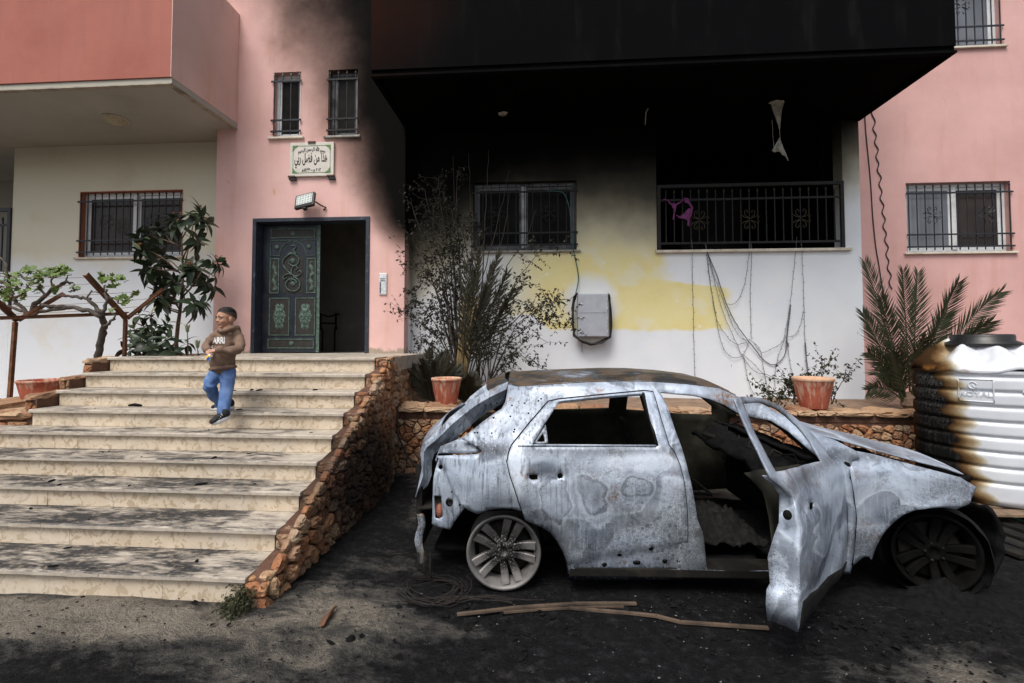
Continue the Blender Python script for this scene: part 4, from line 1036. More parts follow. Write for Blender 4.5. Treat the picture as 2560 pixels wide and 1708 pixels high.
# inner flange of the B pillar and sill, so the openings have depth
def flange(name, pts, dy, mat, parent=None, base=ysd):
    mb = MB(); n = len(pts)
    for k in range(5):
        for (u, v) in pts: mb.v.append((u, base(u, v)+.008+dy*k/4, v+(.006*nz((u*9, v*9, k)))))
    for k in range(4):
        for i in range(n-1): a = k*n+i; mb.f.append((a, a+1, a+1+n, a+n))
    return cl(name, mb, mat, parent, True, solid=.004)
flange('b_pillar_flange', resample(S_((560, 1330), (510, 1200), (480, 1000), (430, 780), (380, 590), (310, 400), (240, 190), (178, 72)), .05)[:-8], .10, MAT_CHARIN, BODY)
flange('door_opening_flange', S_((178, 72), (300, 84), (480, 100), (620, 132), (760, 190), (900, 275))+Rr((470, 395), (560, 450), (650, 530), (720, 590), (800, 640)), .10, MAT_CHAR, BODY)
flange('rear_opening_flange', Q((690, 620), (790, 510), (935, 352), (1200, 322), (1440, 302), (1480, 430), (1525, 570)), .09, MAT_CHAR, BODY)
arch = Q((460, 1011), (520, 988), (560, 980), (610, 976), (660, 978), (715, 992), (760, 1050), (830, 1085), (890, 1120), (945, 1185), (985, 1270), (1000, 1340), (1004, 1400))
flange('wheel_arch_liner', arch, .40, MAT_CHAR, BODY)
# bolt holes in the quarter plate
for (u, v) in Q((665, 365), (740, 352), (822, 338), (838, 326), (655, 430), (763, 412), (556, 438), (680, 508), (676, 522), (445, 527), (460, 527), (545, 530), (575, 352), (540, 360), (510, 366)):
    q = MB().ball((u, ysd(u, v)-.001+warp(u, v), v), (.0065, .004, .0065), 8, 4); cl('bolt_hole', q, MAT_COAL, BODY)
# --- rear door
dq = lambda x, y: Q((x, y))[0]
hc = dq(870, 790); cr = dq(1000, 1312); cr2 = dq(1705, 1182); wl = [dq(640, 690), dq(1640, 708)]
def rdoor(u, v):
    y = ysd(u, v)-.013+warp(u, v)
    y += dent(u, v, hc[0], hc[1], .10, .035, .020)
    q = dq2(u); y += .016*(1/(1+math.exp(-(q-v)/.004)))      # lower trim recess
    y += .004/(1+math.exp((v-wl_z(u))/.006))
    y += dent(u, v, hc[0]+.25, hc[1]-.14, .05, .12, .006, .5)+dent(u, v, hc[0]+.58, hc[1]-.07, .10, .06, -.005)
    return (u, y, v)
def dq2(u): k = (u-cr[0])/(cr2[0]-cr[0]); return cr[1]+(cr2[1]-cr[1])*(k**.75 if k > 0 else k)
def wl_z(u): k = (u-wl[0][0])/(wl[1][0]-wl[0][0]); return wl[0][1]+(wl[1][1]-wl[0][1])*k
door_o = Q((665, 600), (648, 645), (638, 700), (655, 780), (680, 850), (712, 950), (745, 1045), (790, 1065), (840, 1085), (890, 1115), (935, 1170), (970, 1235), (990, 1290), (1003, 1345), (1004, 1366), (1100, 1356), (1350, 1348), (1704, 1338), (1707, 1180), (1706, 1050), (1700, 950), (1685, 820), (1660, 720), (1625, 640), (1594, 600), (1545, 440), (1500, 284), (1450, 278), (1200, 302), (945, 328), (880, 342), (770, 470))
win_o = Q((945, 341), (1200, 314), (1437, 294), (1480, 445), (1523, 602), (1300, 601), (870, 598), (785, 594), (860, 470))
hh1 = Q((766, 777), (818, 777), (818, 806), (780, 806), (766, 795)); hh2 = Q((938, 772), (955, 766), (968, 776), (965, 796), (944, 800), (934, 790))
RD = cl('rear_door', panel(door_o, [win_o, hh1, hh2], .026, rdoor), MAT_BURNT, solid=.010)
g0, g1 = Q((1440, 290))[0], Q((1523, 602))[0]
mb = MB(); mb.bar((g0[0], ysd(*g0)-.010, g0[1]), (g1[0], ysd(*g1)-.012, g1[1]), .016, .016); cl('window_channel', mb, MAT_CHAR, RD)
mb = panel(Q((780, 594), (864, 478), (872, 520), (882, 598)), [Q((812, 582), (850, 530), (862, 582))], .02, lambda u, v: (u, ysd(u, v)+.006, v)); cl('quarter_light_plate', mb, MAT_BURNTROOF, RD, solid=.006)
mb = MB()
for a, b in (((868, 600), (1520, 604)), ((700, 601), (868, 600))):
    a, b = dq(*a), dq(*b); mb.bar((a[0], ysd(*a)-.012, a[1]), (b[0], ysd(*b)-.012, b[1]), .010, .014)
cl('belt_rail', mb, MAT_BURNT, RD)
for xy in ((1490, 1212), (1668, 1212), (1305, 1250), (1215, 1312), (1400, 1300), (1416, 1300), (1575, 1292), (1660, 1292)):
    u, v = dq(*xy); y = rdoor(u, v)[1]
    cl('clip_boss', MB().lathe([(.001, .006), (.006, .006), (.010, .003), (.016, .0)], (0, 0, 0), 12), MAT_BURNT, RD)
    o = bpy.context.scene.collection.objects[-1]; o.location = (u, y-.0005, v); o.rotation_euler = (R(90), 0, 0)
    q = MB().ball((u, y-.007, v), (.0045, .002, .0045), 8, 4); cl('bolt_hole', q, MAT_COAL, RD)
seam('door_gap_shade', resample(door_o, .04), lambda u, v: rdoor(u, v)[1], RD)  # no real part: black line standing in for shadow in the shut gap
# sill below the door
s0 = Q((1004, 1372))[0]; s1 = Q((1820, 1372))[0]
cl('sill', MB().box(s0[0], s1[0]+.55, -.86, -.70, .13, .19), MAT_CHAR, smooth=False, bevel=.01)
# --- tail end behind the lost bumper
tail_o = Q((205, 745), (226, 680), (246, 692), (275, 770), (300, 850), (335, 915), (372, 962), (386, 976), (335, 1045), (290, 1116), (230, 1100), (185, 1080), (186, 980), (190, 900), (194, 800))
cir = lambda x, y, r: Q(*[(x+r*math.cos(a), y+r*math.sin(a)) for a in [2*math.pi*k/10 for k in range(10)]])
TL = cl('rear_end_panel', panel(tail_o, [Q((197, 912), (240, 914), (246, 1040), (222, 1052), (203, 1046)), cir(293, 950, 14), cir(234, 742, 13)], .02,
    lambda u, v: (u, ysd(u, v)+.035+.02*nz((u*7, v*7, 5)), v)), MAT_BURNT, solid=.006)
u, v = dq(293, 950)
cl('stud_ring', MB().lathe([(.014, 0), (.015, .012), (.024, .006), (.030, .0)], (0, 0, 0), 16), MAT_BURNT, TL); o = COL.objects[-1]; o.location = (u, ysd(u, v)+.034, v); o.rotation_euler = (R(90), 0, 0)
for xy in ((225, 862), (303, 888), (350, 966)):
    u, v = dq(*xy); cl('bolt_hole', MB().ball((u, ysd(u, v)+.030, v), (.006, .003, .006), 8, 4), MAT_COAL, TL)
lam = Q((362, 564), (458, 612), (488, 640), (455, 655), (330, 660), (214, 664), (206, 720), (200, 700), (230, 620), (300, 590))
cl('tail_lamp_recess', panel(lam, [], .025, lambda u, v: (u, ysd(u, v)+.05+.025*nz((u*6, v*6, 2)), v)), MAT_BURNT, solid=.005)
cl('rear_cross_panel', MB().box(-.60, -.56, -.68, .68, .22, .78), MAT_CHAR, smooth=False)
mb = MB(); mb.sheet(lambda a, b: (-.585+.05*a+.012*math.sin(b*9), -.735+.02*nz((a, b*3, 1)), .47-.34*b+.02*nz((a, b*4, 6))), 3, 12)
cl('hanging_strip', mb, MAT_BURNTROOF, solid=.004)
for k in range(3): cl('hanging_bolt', MB().tube([(-.57+.04*k, -.74, .22), (-.57+.04*k, -.745, .12-.02*k), (-.56+.04*k, -.745, .10-.02*k)], .005, 6), MAT_CHAR)
cl('melted_insulation', MB().ball((Q((225, 1015))[0][0], -.72, Q((225, 1015))[0][1]), (.03, .03, .05), 12, 8), simple('copper wool', (.24, .085, .055), .8, 0, .4, 60, .8))
# --- tailgate: two side cheeks and cross members round the lost rear window
tg_up = Qy(-.66, (640, 228), (520, 282), (430, 332), (360, 385), (290, 442), (240, 500), (200, 542), (150, 580), (133, 600), (129, 650), (138, 740), (120, 820), (98, 895))
tg_lo = Qy(-.66, (612, 362), (560, 392), (480, 440), (400, 505), (340, 555), (270, 610), (225, 640), (200, 660), (186, 700), (188, 780), (165, 840), (125, 880), (104, 905))
def tgy(k): return interp(k, [(0, -.60), (5, -.66), (9, -.70), (12, -.69)])
mb = MB()
for k in range(13):
    a, b = tg_up[k], tg_lo[k]
    for j in range(4):
        q = j/3; mb.v.append((a[0]+(b[0]-a[0])*q, tgy(k)+(.0, -.012, .018, .045)[j]+.010*nz((k*.9, j, 3)), a[1]+(b[1]-a[1])*q))
for k in range(12):
    for j in range(3): i = k*4+j; mb.f.append((i, i+1, i+5, i+4))
TG = cl('tailgate', mb, MAT_BURNT, smooth=False, solid=.006)
m2 = MB(); m2.add([(x, -y, z) for x, y, z in mb.v], [tuple(reversed(f)) for f in mb.f]); cl('tailgate_far_cheek', m2, MAT_BURNT, TG, solid=.010)
def tsheet(k0, k1, nm, mat, sag=.0):
    mb = MB(); L_ = tg_up[k0:k1+1]
    def f(a, b):
        q = a*(len(L_)-1); i = min(int(q), len(L_)-2); r_ = q-i; x = L_[i][0]+(L_[i+1][0]-L_[i][0])*r_; z = L_[i][1]+(L_[i+1][1]-L_[i][1])*r_
        w = -tgy(k0+q); s_ = 2*b-1
        return (x-.05*(1-s_*s_)+.01*nz((a*3, b*4, k0)), w*s_, z+.015*(1-s_*s_)-sag*a+.012*nz((a*3, b*5, 7+k0)))
    cl(nm, mb.sheet(f, 10, 24), mat, TG, solid=.01)
tsheet(0, 1, 'spoiler', MAT_BURNTROOF); tsheet(5, 12, 'tailgate_skin', MAT_BURNT)
# --- roof
def roofrow(pts, lift):
    mb = MB(); L_ = pts
    def f(a, b):
        q = a*(len(L_)-1); i = min(int(q), len(L_)-2); r_ = q-i; u = L_[i][0]+(L_[i+1][0]-L_[i][0])*r_; v = L_[i][1]+(L_[i+1][1]-L_[i][1])*r_
        w = -ysd(u, v)-.004; s_ = 2*b-1
        cv = 1-abs(s_)**2.6
        return (u, w*s_, v+.006+lift*cv+.006*nz((u*2.3, s_*2, 4))*cv-.012*math.exp(-((abs(s_)-.90)/.03)**2))
    return mb.sheet(f, 44, 40)
cl('roof', roofrow(rail_top, .045), MAT_BURNTROOF, solid=.006)
# --- bonnet
hn = Ry(-.76, (700, 462), (820, 492), (950, 530), (1100, 572), (1250, 612), (1390, 646), (1490, 680), (1538, 694))
def hood(a, b):
    q = a*(len(hn)-1); i = min(int(q), len(hn)-2); r_ = q-i; u = hn[i][0]+(hn[i+1][0]-hn[i][0])*r_; v = hn[i][1]+(hn[i+1][1]-hn[i][1])*r_
    s_ = 2*b-1; w = .76-.10*a**3; cv = 1-abs(s_)**2.2
    return (u+.10*(1-s_*s_)*a**2, w*s_, v+.035*cv+.012*nz((u*3, s_*2, 9))*cv-.02*math.exp(-((abs(s_)-.72)/.06)**2)*(1-a))
HOOD = cl('bonnet', MB().sheet(hood, 26, 30), MAT_BURNT, solid=.008)
# --- front wing
wing_o = Rr((868, 616), (880, 548), (1000, 570), (1100, 597), (1250, 637), (1350, 662), (1440, 686), (1470, 706), (1526, 738), (1508, 775), (1490, 812), (1420, 852), (1350, 842), (1280, 842), (1210, 855), (1150, 880), (1100, 918), (1060, 960), (1030, 1005), (1008, 1050), (986, 1114), (970, 1098), (948, 1096), (925, 1112), (890, 1142), (906, 1000), (913, 900), (898, 780), (880, 690))
wc = [Rr((900, 662))[0], Rr((1440, 702))[0]]
def wing(u, v):
    k = (u-wc[0][0])/(wc[1][0]-wc[0][0]); zc = wc[0][1]+(wc[1][1]-wc[0][1])*k
    y = ysd(u, v)-.012+1.6*warp(u, v)
    y += .030/(1+math.exp(-(v-zc-.01)/.012))*(min(1, max(0, (v-zc)/.08))) if v > zc else 0
    y += .006/(1+math.exp((v-zc)/.006))
    for (ax, ay, rad) in (arc_f,):
        d_ = math.hypot(u-ax, v-ay)-rad
        if d_ < .055: y -= .012*math.exp(-((d_-.02)/.025)**2)
    return (u, y, v)
_fh = ctrace(2342, 1384, -.80)
arc_f = (_fh[0]+.02, _fh[1], .33)
WING = cl('front_wing', panel(wing_o, [], .024, wing), MAT_BURNT, solid=.008)
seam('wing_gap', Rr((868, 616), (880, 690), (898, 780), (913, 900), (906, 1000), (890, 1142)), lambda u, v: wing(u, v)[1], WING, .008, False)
farch = Rr((1420, 852), (1350, 842), (1280, 842), (1210, 855), (1150, 880), (1100, 918), (1060, 960), (1030, 1005), (1008, 1050), (986, 1114))
flange('wheel_arch_liner', farch, .45, MAT_COAL, WING)
lampo = Ry(-.74, (1438, 688), (1480, 688), (1540, 692), (1530, 722), (1480, 712))
cl('headlamp_socket', panel(lampo, [], .02, lambda u, v: (u, -.72+.03*nz((u*9, v*9, 1)), v)), MAT_COAL, WING, solid=.01)
cl('scuttle', MB().sheet(lambda a, b: (2.0+.25*a, -.78+1.56*b, .86-.06*a+.03*nz((a*3, b*9, 2))), 4, 24), MAT_COAL, solid=.02)
# front end: bumper beam, radiator remains
cl('bumper_beam', MB().box(3.02, 3.10, -.62, .66, .34, .46), MAT_COAL, smooth=False, bevel=.012)
cl('radiator_remains', MB().sheet(lambda a, b: (2.97+.05*nz((a*5, b*5, 1)), -.66+1.3*a, .16+.56*b+.03*nz((a*6, b*4, 5))), 18, 10), MAT_COAL, solid=.03)
cl('sagging_bumper', MB().sheet(lambda a, b: (3.02+.16*math.sin(b*2.6)+.04*nz((a*4, b*6, 3)), -.80+.5*a, .04+.52*b+.03*nz((a*7, b*4, 8))), 12, 12), MAT_COAL, solid=.02)
# --- far side, seen through the windows
def mir(pts): return pts
far_o = [q for q in outline]
Fy = lambda *a: [ctrace(u, v, .76) for u, v in a]
far_win = Fy((1372, 1030), (1526, 1026), (1526, 968), (1400, 970)), Fy((1570, 1030), (1680, 1038), (1792, 1046), (1788, 1020), (1740, 985), (1690, 968), (1570, 966))
cl('far_side_shell', panel(far_o, [far_win[0], far_win[1]], .06, lambda u, v: (u, -ysd(u, v)+.02*nz((u*4, v*4, 3)), v)), MAT_CHARIN, solid=.03, off=1)
cl('mirror_stub', MB().tube([(1.62, .0, 1.30), (1.62, .0, 1.24)], .008, 6).box(1.60, 1.64, -.035, .035, 1.17, 1.25), MAT_COAL, smooth=False)
# --- inside
cl('floor_pan', MB().sheet(lambda a, b: (-.5+3.3*a, (2*b-1)*(.82 if .33 < a < .66 else .52), .17+.03*nz((a*9, b*5, 1))+.10*math.exp(-((b-.5)/.08)**2)), 40, 20), MAT_COAL, solid=.03)
cl('firewall', MB().sheet(lambda a, b: (2.12+.05*nz((a*5, b*4, 2)), -.76+1.54*a, .18+.62*b), 16, 8), MAT_COAL, solid=.02)
cl('rear_seat_back', MB().sheet(lambda a, b: (.30-.18*b+.02*nz((a*6, b*5, 4)), -.66+1.32*a, .28+.52*b+.02*nz((a*5, b*5, 9))), 16, 8), MAT_CHAR, solid=.03)
cl('luggage_floor', MB().sheet(lambda a, b: (-.58+.85*a, -.70+1.4*b, .50+.02*nz((a*5, b*6, 3))), 10, 12), MAT_CHAR, solid=.02)
rs = random.Random(3)
def seat(x, y):
    st = empty('seat_frame', (0, 0, 0)); st.parent = CAR
    mb = MB(); fr = [(x+.28, y-.22, .34), (x+.28, y+.22, .34), (x-.18, y+.22, .36), (x-.18, y-.22, .36)]
    mb.tube(fr+[fr[0]], .014, 6)
    cl('seat_base', mb, MAT_CHAR, st)
    mb = MB().tube([(x-.18, y-.21, .36), (x-.34, y-.19, .72), (x-.40, y-.13, .92), (x-.40, y+.13, .92), (x-.34, y+.19, .72), (x-.18, y+.21, .36)], .014, 6)
    for k in range(6):
        z = .44+.07*k; xx_ = x-.18-.16*(z-.36)/.36*.9
        mb.tube([(xx_+.01*math.sin(j*2.6), y-.19+.38*j/10, z+.012*math.sin(j*3)) for j in range(11)], .005, 4)
    cl('back_frame', mb, MAT_CHAR, st)
    mb = MB()
    for k in range(6):
        xx_ = x-.14+.07*k
        mb.tube([(xx_+.01*math.sin(j*2), y-.21+.42*j/10, .355-.02*math.sin(j*1.3)) for j in range(11)], .005, 4)
    cl('spring', mb, MAT_CHAR, st)
seat(1.42, .36)
cl('char_heap', MB().sheet(lambda a, b: (1.15+.62*a, -.68+.60*b, .27+.16*math.sin(a*math.pi)*math.sin(b*math.pi)+.05*nz((a*7, b*7, 3))+.04*nz((a*21, b*21, 5))), 40, 40), MAT_ASHHEAP, solid=.01)
cl('char_heap', MB().sheet(lambda a, b: (.35+.7*a, -.68+1.3*b, .27+.16*math.sin(a*math.pi)*math.sin(b*math.pi)+.05*nz((a*7, b*7, 8))+.04*nz((a*21, b*21, 5))), 40, 40), MAT_ASHHEAP, solid=.01)
mb = MB()
mb.tube([(2.0, -.74, .74), (1.98, -.2, .76), (1.98, .3, .75), (2.0, .74, .74)], .03, 8)
for k in range(26):
    p0 = Vector((1.80+.3*rs.random(), -.70+1.3*rs.random(), .66+.22*rs.random())); pts = [p0]
    for j in range(4): pts.append(pts[-1]+Vector((.10*(rs.random()-.5), .16*(rs.random()-.5), .10*(rs.random()-.62))))
    mb.tube(pts, .004+.010*rs.random(), 5)
cl('dashboard_remains', mb, MAT_CHAR)
cl('dashboard_crust', MB().sheet(lambda a, b: (1.74+.38*a+.03*nz((a*4, b*5, 6)), -.72+1.44*b, .74+.07*math.sin(a*3)+.07*nz((a*5, b*7, 2))), 14, 36), MAT_COAL, solid=.03)
cl('steering_column', MB().tube([(2.0, .36, .72), (1.72, .36, .80)], .02, 8), MAT_CHAR)
# --- open front door
TH = R(45.5)
_hg = Rr((884, 900))[0]
HX, HY = _hg[0]-.005, -.875
DD = Vector((-math.cos(TH), -math.sin(TH), 0)); DN = Vector((math.sin(TH), -math.cos(TH), 0))
def wdoor(z): return interp(z, [(.12, -.035), (.25, -.008), (.45, .008), (.60, .012), (.72, .008), (.80, -.012), (.90, -.055), (1.10, -.145), (1.32, -.265)])
def dtrace(px, py):
    d = _inv @ ray(px, py); z = .6; u = 0
    for _ in range(25):
        w = wdoor(z); p0 = Vector((HX, HY, 0))+DN*w
        k = (p0-_c0).dot(DN)/d.dot(DN); q = _c0+d*k; u = (q-p0).dot(DD); z = z*.4+q.z*.6
    return (u, z)
D_ = lambda *a: [dtrace(1700+x/2.0628, 860+y/2.0628) for x, y in a]
fr_o = D_((470, 686), (380, 490), (283, 284), (300, 272), (360, 271), (420, 279), (520, 319), (580, 368), (640, 420), (700, 488), (772, 592))
sk_o = D_((862, 640), (876, 690), (898, 800), (908, 900), (902, 1000), (884, 1130), (868, 1165), (800, 1250), (700, 1380), (616, 1488))
rr_o = D_((612, 1400), (618, 1325), (632, 1290), (622, 1150), (629, 1040), (629, 950), (606, 870), (584, 790), (530, 735))
dwin = D_((326, 306), (420, 300), (500, 334), (560, 378), (612, 428), (668, 502), (726, 603), (610, 632), (500, 660), (400, 465))
dh1 = D_((632, 868), (648, 855), (652, 882), (640, 892)); dh2 = D_((686, 822), (698, 818), (702, 850), (696, 868), (690, 850))
hcd = D_((668, 855))[0]; crd = [D_((585, 780))[0], D_((870, 690))[0]]
def fdoor(u, v, off=0.):
    k = (u-crd[0][0])/(crd[1][0]-crd[0][0]); zc = crd[0][1]+(crd[1][1]-crd[0][1])*k
    w = wdoor(v)+off
    if off == 0:
        w += .012*nz((u*3.1, v*3.1, 4))+.008*nz((u*8, v*2.5, 7))
        w -= dent(u, v, hcd[0], hcd[1], .085, .05, .020)
        w -= .006/(1+math.exp((v-zc)/.005))
        if v < .26: w -= .02*(1-v/.26)
    p = Vector((HX, HY, v))+DD*u+DN*w
    return tuple(p)
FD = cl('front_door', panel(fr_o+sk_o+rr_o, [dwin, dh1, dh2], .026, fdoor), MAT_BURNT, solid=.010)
edge = [fr_o[0]]+list(reversed(rr_o))+[sk_o[-1]]
mb = MB(); n = len(edge)
for k in range(5):
    for (u, v) in edge: mb.v.append(fdoor(u-.012*math.sin(k/4*math.pi), v, -.006-.15*k/4*interp(v, [(.15, .9), (.60, .9), (.82, .45), (.95, .22)])+.004*nz((u*9, v*9, k))))
for k in range(4):
    for i in range(n-1): a = k*n+i; mb.f.append((a, a+1, a+1+n, a+n))
cl('door_edge', mb, MAT_BURNT, FD, solid=.004)
inn = [(u-.02 if u > .5 else u+.02, v) for u, v in D_((490, 700), (760, 640), (860, 700), (890, 900), (870, 1120), (690, 1330), (640, 1320), (640, 1150), (640, 950), (590, 800))]
cl('inner_panel', panel(inn, [], .05, lambda u, v: fdoor(u, v, -.15+.02*nz((u*6, v*6, 2)))), MAT_CHARIN, FD, solid=.006)
low = D_((616, 1484), (700, 1376), (800, 1246), (868, 1163), (868, 1120), (760, 1220), (640, 1330))
cl('charred_hem', panel(low, [], .04, lambda u, v: tuple(Vector(fdoor(u, v))+DN*.004)), MAT_CHAR, FD, solid=.004)
u, v = D_((596, 892))[0]
cl('bolt_hole', MB().ball(fdoor(u+.0, v, -.035), (.02, .02, .024), 10, 6), MAT_COAL, FD)
# melted mirror stump with wires
mp = Vector(fdoor(*D_((835, 622))[0]))+DN*.015
mb = MB().ball(mp, (.045, .035, .03), 10, 6)
for k in range(14):
    q = [mp]
    for j in range(4): q.append(q[-1]+Vector((.03*(rs.random()-.3), .02*(rs.random()-.5), .035*(rs.random()-.55))))
    mb.tube(q, .0035, 4)
mb.v = [tuple(Vector(p)+.014*Vector((nz(p, 30), nz((p[1], p[2], p[0]), 30), nz((p[2], p[0], p[1]), 30)))) for p in mb.v]
cl('melted_mirror', mb, MAT_COAL, FD)
# --- wheels
def wheel(loc, mat, steer=0., camber=0., name='wheel', bolts=True):
    W_ = empty(name, loc); W_.parent = CAR; W_.rotation_euler = (camber, 0, steer)
    R0 = .243
    # axis along local y; face towards -y
    def ax(mb): return [(x, -z, y) for x, y, z in mb.v]
    prof = [(R0-.028, -.20), (R0, -.205), (R0, -.19), (R0-.02, -.17), (R0-.035, -.10), (R0-.035, -.05), (R0-.016, -.03), (R0-.002, -.018), (R0, .0), (R0-.012, .003), (R0-.022, -.006), (R0-.030, -.03), (R0-.045, -.05), (R0-.045, -.18)]
    m = MB().lathe(prof, seg=56); m.v = ax(m); cl('rim', m, mat, W_)
    for k in range(5):
        for s_ in (-1, 1):
            a0 = R(70+72*k); mb = MB(); L_ = []
            for i in range(7):
                q = i/6; r_ = .035+(R0-.038-.035)*q; off = s_*(.021+.024*q); wd = .019+.009*q; dp = -.028+.010*q-.018*math.sin(q*math.pi)
                ca, sa = math.cos(a0), math.sin(a0)
                for (t_, h) in ((-wd, -.03), (-wd, -.002), (-wd*.75, .002), (wd*.75, .002), (wd, -.002), (wd, -.03)):
                    o_ = off+t_; X, Z = r_*ca-o_*sa, r_*sa+o_*ca; mb.v.append((X, -(dp+h), Z))
            for i in range(6):
                for j in range(6): a = i*6+j; b = i*6+(j+1) % 6; mb.f.append((a, b, b+6, a+6))
            mb.f.append((0, 1, 2, 3, 4, 5)); mb.f.append((36, 37, 38, 39, 40, 41))
            cl('spoke', mb, mat, W_, smooth=False)
    m = MB().lathe([(.001, -.04), (.024, -.04), (.028, -.024), (.048, -.022), (.06, -.034), (.062, -.08)], seg=24); m.v = ax(m); cl('hub', m, mat if mat is MAT_RIMBLACK else MAT_RIM, W_)
    for k in range(5):
        a = R(106+72*k); m = MB().lathe([(.001, 0), (.008, 0), (.0095, -.012)], (.052*math.cos(a), .052*math.sin(a), -.016), 8); m.v = ax(m); cl('lug_nut', m, MAT_CHAR, W_)
    m = MB().lathe([(.05, -.09), (.17, -.088), (.17, -.10), (.05, -.10)], seg=32); m.v = ax(m); cl('brake_disc', m, MAT_CHAR, W_)
    m = MB().lathe([(.02, -.12), (.205, -.12), (.205, -.19)], seg=32); m.v = ax(m); cl('barrel_back', m, MAT_COAL, W_)
    return W_
wheel((0, -.80, .249), MAT_RIM)
FW_ = wheel((_fh[0], -.80, _fh[1]), MAT_RIMBLACK, R(-17), R(-4))
# what is left of the front tyre: a collapsed carcass behind the rim and a melted skirt below
def tyre(a, b):
    th = 2*math.pi*a; ph = math.pi*(.15+1.25*b); rr_ = .262+.055*math.sin(ph)*(1 if math.sin(th) > -.4 else .4)+.010*nz((math.cos(th)*3, math.sin(th)*3, b*3))
    return (rr_*math.cos(th)-.02, .055+.10*-math.cos(ph)+.03*nz((math.cos(th)*2, math.sin(th)*2, 4)), rr_*math.sin(th))
cl('tyre', MB().sheet(tyre, 56, 12), MAT_RUBBER, FW_)
wheel((0, .62, .249), MAT_RIMBLACK, R(180)); wheel((_fh[0], .62, _fh[1]), MAT_RIMBLACK, R(180))

# ------------------------------------------------------------------ clay pots
t = NT('weathered terracotta'); p = t.pos(); o_ = t.obj(); x, y, z = t.xyz(o_)
c = t.ramp(t.noise(o_, 9, 5, .6), [(.3, (.30, .070, .042)), (.7, (.46, .135, .080))])
lime = t.noise(t.map(o_, (22, 22, 2.5)), 1.2, 5, .6)
c = t.mix(t.m('MULTIPLY', t.mr(t.m('ADD', lime, t.mr(z, .0, .34, -.02, .12)), .52, .72), .75), c, (.56, .40, .30))
c = t.mix(t.mr(z, .305, .33, 0., .7), c, (.60, .40, .26))
MAT_TERRA = t.out(c, .85, 0, t.bump(t.noise(o_, 40, 5, .7), .3, .004), spec=.25)
def pot(base, r0, r1, h, label, flutes=0):
    o = empty('clay_pot', base, label, 'pot', 'clay flower pots')
    def fn(r, z, a): return (r*(1+.012*math.cos(a*flutes)*(z < h*.85)), z) if flutes else (r, z)
    prof = [(.01, .004), (r0*.97, .0), (r0, .008), (r0+(r1-r0)*.5, h*.5), (r1*.955, h*.86), (r1*.975, h*.885), (r1, h*.90), (r1*1.01, h*.985), (r1*.985, h), (r1*.90, h*.995), (r1*.88, h*.93), (r1*.82, h*.80)]
    b = link('pot_body', fixn(MB().lathe(prof, (0, 0, 0), 48, False, fn).mesh('pot', True)), MAT_TERRA); b.parent = o
    s_ = link('potting_soil', MB().lathe([(.001, h*.84), (r1*.5, h*.85), (r1*.83, h*.82)], (0, 0, 0), 24).mesh('soil', True), MAT_EARTH); s_.parent = o
    return o
b = at(1115, 1012, Y=5.72); pot((b.x, 5.74, RWT-.008), .125, .185, .33, 'pale streaked clay pot on the planter wall left of the car roof', 18)
b = at(2036, 1015, Y=5.72); pot((b.x, 5.74, RWT-.005), .14, .215, .355, 'red clay pot with a burnt sprig on the planter wall right of the car', 18)
b = at(120, 985, Y=4.65); pot((b.x, 4.62, .915), .17, .225, .235, 'wide red clay pot behind the stub wall left of the stairs')

# ------------------------------------------------------------------ leaves and plants
def leafmat(name, a, b, rough=.45, spot=None):
    t = NT(name); r = t.rnd(); v = t.obj()
    n = t.noise(t.pos(), 14, 3)
    c = t.mix(t.m('ADD', t.m('MULTIPLY', r, .6), t.m('MULTIPLY', n, .4)), a, b)
    if spot: c = t.mix(t.mr(t.noise(t.pos(), 3.0, 3), .55, .7), c, spot)
    t.out(c, rough, 0, None, spec=.35)
    return t.mat
MAT_LOQ = leafmat('dark loquat leaf', (.014, .026, .014), (.035, .055, .026), .4)
MAT_LOQNEW = leafmat('downy young leaf', (.16, .20, .10), (.28, .30, .19), .7)
MAT_LOQRED = leafmat('rusty blossom', (.16, .05, .02), (.26, .10, .04), .8)
MAT_VINE = leafmat('fresh vine leaf', (.055, .100, .016), (.12, .175, .034), .55)
MAT_BARK = simple('brown bark', (.12, .075, .05), .9, var=.4, sc=30, bump=.7)
MAT_VINEBARK = simple('grey vine bark', (.085, .07, .06), .95, var=.45, sc=40, bump=.9)
MAT_BURNTLEAF = leafmat('scorched leaf', (.010, .010, .006), (.028, .027, .013), .7)
MAT_OLIVELEAF = leafmat('dusty olive leaf', (.020, .025, .010), (.050, .055, .022), .6)
MAT_BURNTSTEM = simple('scorched stem', (.035, .027, .020), .9, var=.5, sc=12, bump=.4)
MAT_PALM = leafmat('palm leaflet', (.018, .025, .012), (.045, .052, .026), .5)
MAT_PALMBURNT = leafmat('scorched palm leaflet', (.014, .013, .009), (.045, .04, .022), .7)
def leaf_mesh(L, w, fold=.25, droop=.3, n=5, name='leaf'):
    mb = MB()
    for i in range(n+1):
        q = i/n; x = L*q; ww = w*math.sin(math.pi*min(1, q**.8*.97+.02))*.5+.001; z = -droop*L*q*q
        mb.v += [(x, -ww, z+fold*ww), (x, 0, z), (x, ww, z+fold*ww)]
    for i in range(n): a = i*3; mb.f += [(a, a+1, a+4, a+3), (a+1, a+2, a+5, a+4)]
    me = mb.mesh(name, True); return me
def place_leaf(parent, me, mat, pos, d, up, scale=1.0, name='leaf'):
    o = bpy.data.objects.new(name, me); COL.objects.link(o)
    d = Vector(d).normalized(); u = Vector(up); y = u.cross(d)
    if y.length < 1e-3: y = Vector((0, 1, 0))
    y.normalize(); u = d.cross(y)
    m = Matrix((d, y, u)).transposed()
    o.rotation_euler = m.to_euler(); o.location = pos; o.scale = (scale,)*3
    return put(o, parent) if parent is not None else o
def mkleaf(L, w, mat, **k): me = leaf_mesh(L, w, **k); me.materials.append(mat); return me
